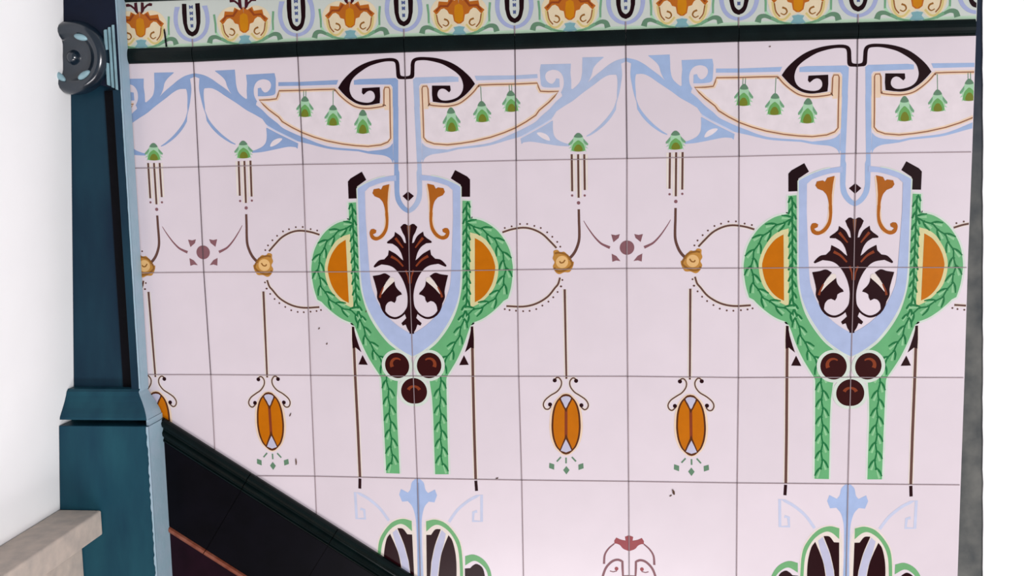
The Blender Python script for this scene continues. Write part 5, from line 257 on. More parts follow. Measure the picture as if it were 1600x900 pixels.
('halo',6,'p',[(0.1444,3.1416),(0.1411,3.1679),(0.1334,3.1935),(0.1214,3.2176),(0.1055,3.2394),(0.0863,3.2582),(0.0642,3.2736),(0.04,3.2849),(0.0144,3.292),(-0.0119,3.2945),(-0.0382,3.2925),(-0.0635,3.2859),(-0.087,3.2749),(-0.1081,3.2599),(-0.126,3.2413),(-0.1404,3.2196),(-0.1506,3.1957),(-0.1564,3.1701),(-0.1576,3.1436),(-0.1542,3.1172),(-0.1463,3.0915),(-0.1342,3.0674),(-0.1181,3.0456),(-0.0986,3.0268),(-0.0763,3.0115),(-0.0519,3.0002),(-0.0261,2.9932),(0.0003,2.9907),(0.0263,2.9929),(0.0513,2.9997),(0.0746,3.0108),(0.0954,3.0258),(0.1131,3.0444),(0.1273,3.066),(0.1374,3.0898),(0.1431,3.1153)]),
('darkred',7,'p',[(0.2707,2.8977),(0.2682,2.919),(0.2623,2.9397),(0.2531,2.9592),(0.2409,2.9768),(0.226,2.992),(0.2089,3.0044),(0.19,3.0136),(0.1701,3.0192),(0.1496,3.0211),(0.1293,3.0193),(0.1098,3.0138),(0.0916,3.0048),(0.0753,2.9925),(0.0614,2.9773),(0.0502,2.9597),(0.0423,2.9402),(0.0377,2.9194),(0.0367,2.8979),(0.0392,2.8765),(0.0453,2.8557),(0.0546,2.8363),(0.0669,2.8187),(0.0818,2.8035),(0.099,2.7912),(0.1177,2.7822),(0.1376,2.7767),(0.1579,2.7748),(0.1781,2.7767),(0.1975,2.7823),(0.2157,2.7913),(0.2319,2.8036),(0.2458,2.8187),(0.2569,2.8362),(0.2649,2.8556),(0.2696,2.8763)]),
('redbrown',8,'r',[(0.1222,2.8494),(0.1365,2.8418),(0.1509,2.8393),(0.1647,2.8413),(0.1768,2.8474),(0.186,2.8567),(0.1916,2.8682),(0.1933,2.8806),(0.1912,2.8926),(0.1845,2.9058),(0.116,2.839),(0.1309,2.828),(0.1496,2.8216),(0.1695,2.8212),(0.1888,2.8272),(0.2055,2.8392),(0.2178,2.8562),(0.2243,2.8767),(0.2242,2.899),(0.2185,2.9182)]),
('darkred',7,'p',[(0.112,3.1418),(0.1094,3.1633),(0.1032,3.1842),(0.0938,3.2038),(0.0813,3.2216),(0.0662,3.237),(0.0489,3.2495),(0.0299,3.2587),(0.0098,3.2645),(-0.0108,3.2665),(-0.0314,3.2649),(-0.0512,3.2595),(-0.0696,3.2505),(-0.0861,3.2382),(-0.1001,3.223),(-0.1113,3.2054),(-0.1193,3.1858),(-0.1238,3.1649),(-0.1247,3.1434),(-0.1221,3.1218),(-0.1158,3.1008),(-0.1063,3.0812),(-0.0936,3.0634),(-0.0783,3.048),(-0.0609,3.0355),(-0.0417,3.0263),(-0.0215,3.0206),(-0.0008,3.0185),(0.0196,3.0203),(0.0392,3.0259),(0.0574,3.0349),(0.0737,3.0472),(0.0876,3.0624),(0.0986,3.08),(0.1065,3.0995),(0.111,3.1203)]),
('redbrown',8,'r',[(-0.0067,3.1083),(0.0039,3.1096),(0.0131,3.1124),(0.0212,3.1164),(0.028,3.1214),(0.0333,3.1272),(0.0368,3.1332),(0.0393,3.1408),(-0.005,3.0897),(0.0072,3.0894),(0.0199,3.0911),(0.0321,3.0947),(0.0433,3.1003),(0.0533,3.1078),(0.0616,3.117),(0.0671,3.1264)]),
('black',5,'p',[(0.4385,1.0728),(0.5481,1.1336),(0.5742,1.1619),(0.5722,1.3198),(0.4911,1.3181),(0.4882,1.2082),(0.3976,1.1478)]),
('halo',5,'r',[(0.2141,1.1319),(0.2361,1.1355),(0.2581,1.1397),(0.2799,1.1449),(0.3017,1.1513),(0.3236,1.1588),(0.3454,1.167),(0.3667,1.1756),(0.3886,1.1852),(0.4108,1.1959),(0.4313,1.2062),(0.4479,1.215),(0.459,1.2213),(0.4661,1.2261),(0.4721,1.2306),(0.4747,1.2272),(0.4708,1.5088),(0.469,1.864),(0.4675,1.9253),(0.4662,1.9882),(0.4638,2.0485),(0.4603,2.1023),(0.456,2.1472),(0.4512,2.1856),(0.4451,2.221),(0.4367,2.2566),(0.4259,2.2932),(0.4131,2.3291),(0.3985,2.3644),(0.3826,2.3993),(0.3651,2.4339),(0.3459,2.468),(0.3255,2.5015),(0.3042,2.5341),(0.2825,2.5659),(0.2602,2.5968),(0.2367,2.6263),(0.2112,2.6541),(0.1822,2.6807),(0.1502,2.7063),(0.1179,2.73),(0.0883,2.7505),(0.0628,2.7664),(0.0395,2.7788),(0.0166,2.79),(-0.007,2.8021),(0.2173,1.1117),(0.2397,1.1154),(0.2624,1.1197),(0.2852,1.1251),(0.3079,1.1318),(0.3305,1.1395),(0.3529,1.1479),(0.3748,1.1568),(0.3972,1.1667),(0.4198,1.1776),(0.4407,1.1881),(0.4577,1.197),(0.4698,1.2039),(0.478,1.2094),(0.4842,1.2141),(0.4953,1.2271),(0.4915,1.5091),(0.4897,1.8643),(0.4882,1.9258),(0.487,1.9887),(0.4846,2.0494),(0.481,2.1037),(0.4767,2.1492),(0.4718,2.1885),(0.4655,2.2249),(0.4569,2.2618),(0.4458,2.2995),(0.4326,2.3364),(0.4177,2.3726),(0.4014,2.4083),(0.3835,2.4436),(0.364,2.4785),(0.3432,2.5127),(0.3216,2.5457),(0.2997,2.5779),(0.2769,2.6095),(0.2526,2.64),(0.2259,2.6691),(0.1956,2.6969),(0.1627,2.7233),(0.1298,2.7474),(0.0996,2.7683),(0.073,2.785),(0.0486,2.7979),(0.0256,2.8092),(0.0022,2.8212)]),
('blue2',6,'p',[(0.111,1.1078),(0.1316,1.1103),(0.1521,1.1127),(0.1728,1.1153),(0.1939,1.1184),(0.2157,1.1218),(0.2379,1.1254),(0.2603,1.1297),(0.2825,1.135),(0.3048,1.1416),(0.327,1.1491),(0.3491,1.1574),(0.3708,1.1662),(0.3929,1.176),(0.4153,1.1867),(0.436,1.1972),(0.4528,1.206),(0.4644,1.2126),(0.472,1.2177),(0.4781,1.2223),(0.485,1.2272),(0.4812,1.509),(0.4794,1.8641),(0.4779,1.9256),(0.4766,1.9884),(0.4742,2.0489),(0.4707,2.103),(0.4664,2.1482),(0.4615,2.1871),(0.4553,2.2229),(0.4468,2.2592),(0.4359,2.2964),(0.4229,2.3327),(0.4081,2.3685),(0.392,2.4038),(0.3743,2.4388),(0.3549,2.4733),(0.3343,2.5071),(0.3129,2.5399),(0.2911,2.5719),(0.2686,2.6031),(0.2446,2.6332),(0.2186,2.6616),(0.1889,2.6888),(0.1564,2.7148),(0.1239,2.7387),(0.094,2.7594),(0.0679,2.7757),(0.0441,2.7884),(0.0211,2.7996),(-0.0024,2.8116),(0.0055,2.5965),(0.0296,2.5825),(0.0537,2.5688),(0.0777,2.5545),(0.1015,2.5388),(0.125,2.5221),(0.1482,2.5046),(0.1714,2.4852),(0.1947,2.4631),(0.2188,2.4377),(0.2435,2.4097),(0.2672,2.3797),(0.2886,2.3484),(0.3075,2.3147),(0.3248,2.2787),(0.3399,2.2429),(0.3526,2.2099),(0.3621,2.1839),(0.3689,2.1622),(0.3743,2.1374),(0.3796,2.1018),(0.3848,2.051),(0.3893,1.9901),(0.3927,1.9254),(0.3963,1.8628),(0.4132,1.5077),(0.4138,1.2549),(0.37,1.2159),(0.3478,1.2078),(0.3255,1.1996),(0.3034,1.1917),(0.2818,1.1847),(0.2608,1.1787),(0.2405,1.1734),(0.2201,1.1689),(0.1991,1.1654),(0.1773,1.1631),(0.155,1.162),(0.1325,1.1614),(0.1101,1.1605)]),
('amber',5,'p',[(0.1779,1.1901),(0.24,1.2055),(0.2584,1.2399),(0.2781,1.2274),(0.3283,1.2355),(0.3408,1.271),(0.3215,1.2999),(0.2738,1.3195),(0.2659,1.3285),(0.2577,1.3374),(0.25,1.3466),(0.2435,1.3571),(0.2383,1.3696),(0.2341,1.3836),(0.2307,1.3975),(0.2278,1.4098),(0.2258,1.4198),(0.2245,1.4285),(0.2236,1.4366),(0.2225,1.445),(0.2239,1.4687),(0.2226,1.485),(0.221,1.5014),(0.2199,1.5177),(0.2199,1.5336),(0.2212,1.549),(0.2233,1.5641),(0.2265,1.5788),(0.2309,1.5929),(0.2366,1.6067),(0.2437,1.6202),(0.2515,1.6327),(0.2598,1.6438),(0.2689,1.6535),(0.2789,1.6621),(0.2888,1.6691),(0.298,1.6741),(0.306,1.6763),(0.3134,1.6762),(0.3205,1.6752),(0.3277,1.6746),(0.347,1.6542),(0.3164,1.6389),(0.312,1.6151),(0.3347,1.6019),(0.3425,1.6025),(0.3505,1.6026),(0.358,1.6037),(0.3643,1.6072),(0.3697,1.6137),(0.3743,1.6224),(0.3775,1.6325),(0.3786,1.6429),(0.3775,1.6545),(0.3744,1.6675),(0.3696,1.6799),(0.3631,1.69),(0.3546,1.6977),(0.344,1.7038),(0.3325,1.708),(0.3212,1.7101),(0.3103,1.7098),(0.2992,1.7073),(0.288,1.703),(0.2768,1.6974),(0.2654,1.6905),(0.2538,1.682),(0.2427,1.6722),(0.2328,1.6611),(0.224,1.6486),(0.2162,1.6348),(0.2094,1.62),(0.2039,1.6043),(0.1999,1.5876),(0.1973,1.5699),(0.1955,1.5516),(0.1944,1.5331),(0.1939,1.5143),(0.1943,1.495),(0.195,1.4756),(0.1956,1.4563),(0.1976,1.4446),(0.199,1.3562),(0.1915,1.2679)]),
('peach',4,'r',[(0.1661,1.1995),(0.1842,1.3581),(0.1887,1.4452),(0.1877,1.5049),(0.199,1.611),(0.2553,1.6988),(0.3251,1.71),(0.2073,1.1951),(0.2256,1.3545),(0.2302,1.4444),(0.2293,1.5027),(0.2386,1.598),(0.281,1.6661),(0.3299,1.6688)]),
('dark',6,'p',[(-0.0049,1.2626),(0.0434,1.3059),(-0.0004,1.351),(-0.0532,1.3016)]),
('dark',6,'p',[(-0.0015,1.5798),(0.0318,1.5585),(0.0508,1.56),(0.0802,1.5872),(0.0603,1.6372),(0.0546,1.6471),(0.0487,1.6567),(0.0432,1.6669),(0.0386,1.6784),(0.0353,1.692),(0.0329,1.7069),(0.0308,1.7225),(0.0286,1.7377),(0.0455,1.7321),(0.0529,1.7169),(0.06,1.7015),(0.0679,1.6867),(0.0776,1.6732),(0.0898,1.6615),(0.1039,1.6512),(0.1187,1.6415),(0.1332,1.6314),(0.1403,1.6683),(0.1667,1.6925),(0.1784,1.7005),(0.1906,1.7087),(0.2016,1.7165),(0.2092,1.723),(0.2121,1.7278),(0.2117,1.7314),(0.21,1.7345),(0.2089,1.7378),(0.16,1.7411),(0.1476,1.7491),(0.1349,1.7568),(0.1227,1.765),(0.1117,1.7748),(0.1019,1.7863),(0.093,1.799),(0.0851,1.8129),(0.0779,1.8279),(0.0719,1.8444),(0.0669,1.8624),(0.0623,1.8809),(0.0575,1.8992),(0.08,1.8816),(0.0917,1.8705),(0.1031,1.8592),(0.1151,1.8482),(0.1285,1.8377),(0.1441,1.8278),(0.1611,1.8184),(0.1787,1.8093),(0.196,1.8),(0.2042,1.8478),(0.2412,1.8854),(0.2546,1.8873),(0.2681,1.8887),(0.2815,1.8912),(0.2946,1.8969),(0.3087,1.9079),(0.3235,1.9225),(0.3363,1.9373),(0.3445,1.9484),(0.3464,1.9545),(0.3436,1.9576),(0.339,1.9595),(0.3354,1.962),(0.2702,1.9335),(0.2503,1.9362),(0.2299,1.9386),(0.2103,1.9416),(0.1925,1.9461),(0.1771,1.9521),(0.1633,1.9592),(0.1506,1.9677),(0.1382,1.9781),(0.1258,1.9907),(0.1139,2.0053),(0.1024,2.0212),(0.0916,2.0376),(0.0816,2.0546),(0.0723,2.0724),(0.0638,2.0909),(0.0561,2.1096),(0.0493,2.1291),(0.0433,2.1492),(0.0381,2.1692),(0.0341,2.1882),(0.0311,2.2054),(0.0292,2.2215),(0.0282,2.2376),(0.0281,2.2549),(0.0286,2.2744),(0.0298,2.2954),(0.0321,2.3159),(0.0361,2.334),(0.0423,2.349),(0.0503,2.3617),(0.0591,2.3737),(0.0675,2.3861),(0.0473,2.4438),(0.097,2.493),(0.0841,2.5161),(0.0561,2.505),(0.0406,2.5477),(0.0117,2.5935),(-0.0221,2.5935),(-0.0095,2.2546)]),
('dark',6,'r',[(0.0321,2.3699),(0.0439,2.3836),(0.0555,2.3978),(0.0681,2.4117),(0.0822,2.4239),(0.0981,2.4344),(0.1152,2.4438),(0.1334,2.4509),(0.1523,2.4544),(0.1715,2.4535),(0.1908,2.4489),(0.2091,2.4418),(0.2258,2.4327),(0.2407,2.4214),(0.2539,2.4078),(0.2654,2.3931),(0.2752,2.378),(0.2828,2.3621),(0.2881,2.346),(0.2924,2.3304),(0.297,2.3153),(0.044,2.3592),(0.0562,2.3727),(0.0681,2.3864),(0.0801,2.399),(0.0929,2.4095),(0.1075,2.4186),(0.1232,2.4266),(0.139,2.4323),(0.1539,2.4347),(0.1689,2.4335),(0.1849,2.4293),(0.2005,2.4227),(0.2143,2.4147),(0.2262,2.4052),(0.237,2.3933),(0.2467,2.3802),(0.2548,2.367),(0.2606,2.3538),(0.2648,2.3397),(0.2686,2.3243),(0.2727,2.3087)]),
('dark',6,'p',[(0.1871,2.0462),(0.2,2.038),(0.2129,2.0291),(0.2258,2.0216),(0.2388,2.0174),(0.2517,2.018),(0.2646,2.022),(0.2778,2.0272),(0.2921,2.0314),(0.3078,2.0342),(0.3246,2.0367),(0.3417,2.039),(0.3586,2.0414),(0.3386,2.1133),(0.3341,2.1332),(0.3293,2.1535),(0.325,2.1732),(0.322,2.1915),(0.3216,2.2078),(0.323,2.2228),(0.324,2.2372),(0.3226,2.2519),(0.3176,2.2671),(0.3102,2.2824),(0.3023,2.2975),(0.2957,2.3121),(0.2912,2.3261),(0.2878,2.3397),(0.2842,2.3531),(0.279,2.3665),(0.2716,2.3801),(0.2628,2.3937),(0.2534,2.4073),(0.2442,2.4209),(0.2489,2.3663),(0.2474,2.3553),(0.2461,2.3442),(0.2443,2.3335),(0.2413,2.3237),(0.2367,2.3148),(0.2311,2.3065),(0.2248,2.2991),(0.2182,2.2932),(0.2112,2.2891),(0.2037,2.2867),(0.1961,2.2848),(0.1885,2.2826),(0.1549,2.2987),(0.1406,2.2742),(0.1356,2.2439),(0.1299,2.2399),(0.1243,2.2358),(0.1185,2.2319),(0.1121,2.2285),(0.1049,2.2257),(0.0971,2.2234),(0.0891,2.2212),(0.0811,2.219),(0.089,2.2009),(0.097,2.1936),(0.1051,2.1863),(0.1129,2.1789),(0.1201,2.171),(0.1266,2.1625),(0.1327,2.1537),(0.138,2.1445),(0.1423,2.1349),(0.1452,2.1248),(0.1469,2.1142),(0.1482,2.1034),(0.1497,2.0927),(0.2054,2.1297),(0.2361,2.1059)]),
('cream',7,'p',[(0.1537,2.0626),(0.1624,2.0607),(0.171,2.0579),(0.18,2.0569),(0.1897,2.0601),(0.2009,2.0692),(0.2131,2.0825),(0.2251,2.0975),(0.2359,2.112),(0.2449,2.1252),(0.2528,2.1384),(0.2601,2.1521),(0.2671,2.1667),(0.2738,2.1825),(0.28,2.1993),(0.2859,2.2164),(0.292,2.2334),(0.2688,2.209),(0.2578,2.1963),(0.2473,2.1838),(0.2359,2.1709),(0.2225,2.1571),(0.2061,2.1419),(0.1877,2.1257),(0.1685,2.1091),(0.1497,2.0927)]),
('redbrown',7,'r',[(0.2533,2.1511),(0.2763,2.2063),(0.2875,2.2518),(0.2641,2.1458),(0.2916,2.2),(0.3076,2.2454)]),
('redbrown',7,'r',[(0.1214,1.681),(0.1129,1.6924),(0.1044,1.7038),(0.0958,1.7153),(0.0872,1.7271),(0.0786,1.7392),(0.0701,1.7516),(0.0616,1.7639),(0.053,1.7762),(0.1406,1.6969),(0.1309,1.7073),(0.1211,1.7177),(0.1114,1.7281),(0.1017,1.7387),(0.0919,1.7496),(0.0822,1.7608),(0.0723,1.7722),(0.0625,1.7835)]),
('redbrown',7,'r',[(0.17,1.8482),(0.1553,1.8569),(0.1401,1.8653),(0.1246,1.8747),(0.1093,1.8864),(0.0949,1.9005),(0.0813,1.9163),(0.0683,1.9324),(0.0552,1.9481),(0.1819,1.8703),(0.1663,1.878),(0.1508,1.8851),(0.136,1.8927),(0.122,1.9019),(0.1082,1.9137),(0.0944,1.9278),(0.0805,1.943),(0.0664,1.958)]),
('tanbrown',7,'p',[(-0.0014,1.5739),(0.0165,1.5742),(0.0052,1.7076),(-0.0039,1.7075)]),
('redbrown',7,'r',[(0.0276,1.9858),(0.0104,2.0475),(0.0078,2.1149),(0.0448,1.9913),(0.0221,2.0497),(0.0138,2.1153)]),
('blue3',3,'p',[(-0.0089,3.9945),(0.0234,4.0056),(0.0326,4.0145),(0.0421,4.0229),(0.051,4.0322),(0.0583,4.0436),(0.063,4.0586),(0.066,4.0761),(0.0686,4.0936),(0.0724,4.1083),(0.0778,4.1192),(0.0841,4.1276),(0.0908,4.1351),(0.0972,4.1431),(0.1642,4.1071),(0.1837,4.1635),(0.1569,4.2335),(0.1008,4.2275),(0.0899,4.2401),(0.0788,4.2522),(0.0681,4.2654),(0.0589,4.2811),(0.0513,4.3006),(0.0447,4.3229),(0.0393,4.3458),(0.0348,4.3675),(0.0318,4.3872),(0.03,4.4061),(0.0287,4.4246),(0.0272,4.4434),(0.0164,5.0123),(-0.029,5.0113)]),
('blue',4,'p',[(-0.0125,4.0431),(0.0099,4.0429),(0.029,5.0113),(-0.004,5.012),(-0.0129,4.4432)]),
('white',2,'r',[(0.0727,4.4658),(0.0626,5.0132),(0.0382,4.4653),(0.0278,5.0125)]),
('pale',3,'r',[(0.2814,4.4171),(0.3019,4.3869),(0.3222,4.3561),(0.3434,4.3257),(0.3666,4.2971),(0.3925,4.2706),(0.4201,4.2458),(0.4475,4.2235),(0.473,4.204),(0.496,4.1885),(0.5173,4.1765),(0.5374,4.1661),(0.5591,4.1545),(0.6264,4.1493),(0.6197,4.4181),(0.5144,4.4217),(0.5185,4.3191),(0.5634,4.301),(0.303,4.4335),(0.3236,4.4031),(0.3438,4.3725),(0.3642,4.3432),(0.386,4.3163),(0.4103,4.2914),(0.4368,4.2676),(0.4634,4.2459),(0.488,4.2272),(0.5095,4.2127),(0.5294,4.2014),(0.5493,4.1912),(0.5681,4.1809),(0.6002,4.1545),(0.5945,4.4085),(0.5342,4.4026),(0.5428,4.3309),(0.5704,4.3281)]),
('green2',4,'p',[(0.0696,4.4222),(0.0916,4.4163),(0.1135,4.4096),(0.1358,4.4046),(0.159,4.4039),(0.1839,4.4077),(0.2099,4.4149),(0.236,4.4258),(0.2611,4.4412),(0.2855,4.4623),(0.3098,4.4885),(0.3325,4.5172),(0.3521,4.5462),(0.3683,4.5731),(0.3818,4.5997),(0.3929,4.6299),(0.4019,4.6675),(0.4085,4.7176),(0.4125,4.7769),(0.4149,4.8365),(0.4164,4.8878),(0.4167,4.9271),(0.4155,4.9596),(0.4138,4.9892),(0.4124,5.0203),(0.3844,5.0198),(0.3851,4.9876),(0.3861,4.9562),(0.3867,4.9234),(0.3863,4.8872),(0.385,4.8447),(0.3831,4.7977),(0.3801,4.7514),(0.3754,4.711),(0.3691,4.6783),(0.3613,4.6504),(0.3519,4.6252),(0.3409,4.6008),(0.3281,4.5763),(0.3136,4.553),(0.2977,4.5315),(0.2805,4.5124),(0.2612,4.4951),(0.2399,4.4796),(0.2186,4.4671),(0.1991,4.4589),(0.1825,4.4553),(0.1674,4.4558),(0.1528,4.4597),(0.1374,4.4667),(0.1209,4.4778),(0.1039,4.493),(0.0868,4.5097),(0.0697,4.5256)]),
('cream',3,'p',[(0.0667,4.4113),(0.0894,4.4048),(0.1118,4.3973),(0.1347,4.3918),(0.1593,4.3909),(0.1864,4.395),(0.2155,4.4028),(0.2445,4.4146),(0.2715,4.4305),(0.2967,4.4515),(0.3208,4.4772),(0.3431,4.5058),(0.3626,4.5355),(0.3792,4.5645),(0.3933,4.5944),(0.405,4.6278),(0.4143,4.6677),(0.4208,4.7186),(0.4246,4.7778),(0.4266,4.837),(0.4278,4.888),(0.4278,4.9273),(0.4264,4.9598),(0.4245,4.9895),(0.4228,5.0205),(0.0298,5.0125),(0.0385,4.5524)]),
('dark',5,'p',[(0.3501,5.0191),(0.3515,4.9799),(0.353,4.9404),(0.3542,4.9016),(0.3545,4.8646),(0.354,4.8297),(0.3528,4.7964),(0.3507,4.7642),(0.3472,4.7324),(0.342,4.6998),(0.3354,4.6671),(0.3279,4.6367),(0.3201,4.6114),(0.3119,4.5929),(0.303,4.5796),(0.2939,4.5684),(0.2849,4.5561),(0.2475,4.643),(0.2364,4.6732),(0.2253,4.7016),(0.2143,4.7334),(0.2041,4.7739),(0.1947,4.8264),(0.186,4.8876),(0.1776,4.9523),(0.169,5.0154)]),
('dark',5,'p',[(0.2087,4.4982),(0.1956,4.4983),(0.1824,4.4975),(0.1695,4.4983),(0.1573,4.5029),(0.1461,4.5129),(0.1357,4.5268),(0.1256,4.5422),(0.1153,4.5568),(0.0691,4.5583),(0.0607,5.0132),(0.0916,5.0138),(0.1104,4.8271),(0.1197,4.7859),(0.1286,4.7448),(0.1382,4.7038),(0.1493,4.6633),(0.1627,4.6235),(0.1777,4.5842),(0.1933,4.5451),(0.2086,4.5059)]),
('lilac',4,'p',[(0.2594,4.5448),(0.2189,4.506),(0.1545,4.6634),(0.1156,4.8272),(0.0967,5.0139),(0.1587,5.0152),(0.1934,4.7956),(0.2372,4.6429)]),
('green2',4,'p',[(0.4399,4.7615),(0.461,4.7557),(0.4821,4.7489),(0.5033,4.744),(0.5252,4.7443),(0.5486,4.7505),(0.5731,4.7609),(0.5969,4.775),(0.6181,4.7922),(0.6366,4.8129),(0.6534,4.8372),(0.6678,4.8641),(0.6795,4.8928),(0.6873,4.9238),(0.6918,4.9574),(0.695,4.992),(0.6989,5.0262),(0.6623,5.0254),(0.6596,4.9967),(0.6574,4.9675),(0.6541,4.9394),(0.6479,4.9143),(0.6382,4.8925),(0.6259,4.8731),(0.6119,4.8561),(0.5967,4.8415),(0.5804,4.8283),(0.5627,4.8167),(0.5439,4.809),(0.5244,4.8071),(0.5039,4.8133),(0.4823,4.826),(0.4604,4.8412),(0.4386,4.8551)]),
('dark',5,'p',[(0.6362,5.0249),(0.6309,4.988),(0.626,4.9497),(0.6202,4.9142),(0.6118,4.886),(0.5995,4.8662),(0.5845,4.8526),(0.569,4.8438),(0.5551,4.8385),(0.5433,4.8378),(0.5324,4.8418),(0.5224,4.8481),(0.5134,4.8543),(0.5057,4.8603),(0.4992,4.8672),(0.4932,4.8744),(0.487,4.8814),(0.4351,4.8859),(0.4332,5.0208)]),
('wine',4,'p',[(2.0016,4.5232),(1.9616,4.5383),(1.9673,4.5758),(1.9643,4.5759),(1.9539,4.5739),(1.9435,4.5722),(1.933,4.5701),(1.9226,4.5672),(1.9121,4.5632),(1.9017,4.5583),(1.8913,4.553),(1.8809,4.548),(1.8615,4.5778),(1.8625,4.6073),(1.8865,4.6087),(1.8939,4.612),(1.9014,4.6151),(1.9088,4.6187),(1.9163,4.6238),(1.9231,4.6312),(1.9296,4.6403),(1.9368,4.6496),(1.946,4.6577),(1.9579,4.6641),(1.9718,4.6695),(1.9865,4.6746),(2.0008,4.6799)]),
('mauve',4,'r',[(1.8588,4.6025),(1.8446,4.6143),(1.8301,4.626),(1.8158,4.6385),(1.8027,4.6522),(1.791,4.6668),(1.7802,4.6823),(1.7707,4.6993),(1.7632,4.7185),(1.7585,4.7402),(1.7563,4.7633),(1.7551,4.7865),(1.7534,4.809),(1.8663,4.612),(1.8525,4.6246),(1.8385,4.6368),(1.8254,4.6492),(1.8138,4.6624),(1.8035,4.6765),(1.7941,4.6912),(1.7863,4.7066),(1.7804,4.7234),(1.7771,4.7424),(1.7758,4.7639),(1.7753,4.7869),(1.7744,4.8098)]),
('mauve',4,'r',[(1.7471,4.9959),(1.7507,4.9803),(1.7539,4.9652),(1.7576,4.9498),(1.7625,4.9329),(1.7685,4.9131),(1.7752,4.8918),(1.783,4.871),(1.7921,4.8526),(1.8033,4.836),(1.8164,4.8201),(1.8302,4.8061),(1.8434,4.795),(1.8558,4.7871),(1.8682,4.7817),(1.8803,4.7785),(1.8913,4.7771),(1.9008,4.7781),(1.9103,4.7815),(1.9209,4.7865),(1.9257,4.7828),(1.9269,4.8506),(1.9331,4.933),(1.999,4.9387),(1.726,4.9912),(1.7295,4.9757),(1.7329,4.9605),(1.7367,4.9443),(1.7418,4.9267),(1.7479,4.9066),(1.7549,4.8846),(1.7633,4.8621),(1.7737,4.8412),(1.7864,4.8222),(1.8009,4.8047),(1.8162,4.7892),(1.8313,4.7765),(1.8464,4.767),(1.8618,4.7603),(1.8769,4.7562),(1.8916,4.7544),(1.9059,4.7559),(1.9186,4.7604),(1.9297,4.7655),(1.9469,4.7783),(1.9485,4.8491),(1.9498,4.918),(2.0002,4.916)]),
('wine',4,'p',[(1.8987,4.8538),(1.8952,4.865),(1.8862,4.8721),(1.875,4.8724),(1.8661,4.8657),(1.8627,4.8546),(1.8662,4.8434),(1.8753,4.8363),(1.8864,4.8361),(1.8953,4.8428)]),
('mauve',4,'r',[(1.8174,4.8823),(1.8487,4.8912),(1.8858,4.8808),(1.82,4.8731),(1.8487,4.8818),(1.8837,4.8717)])]
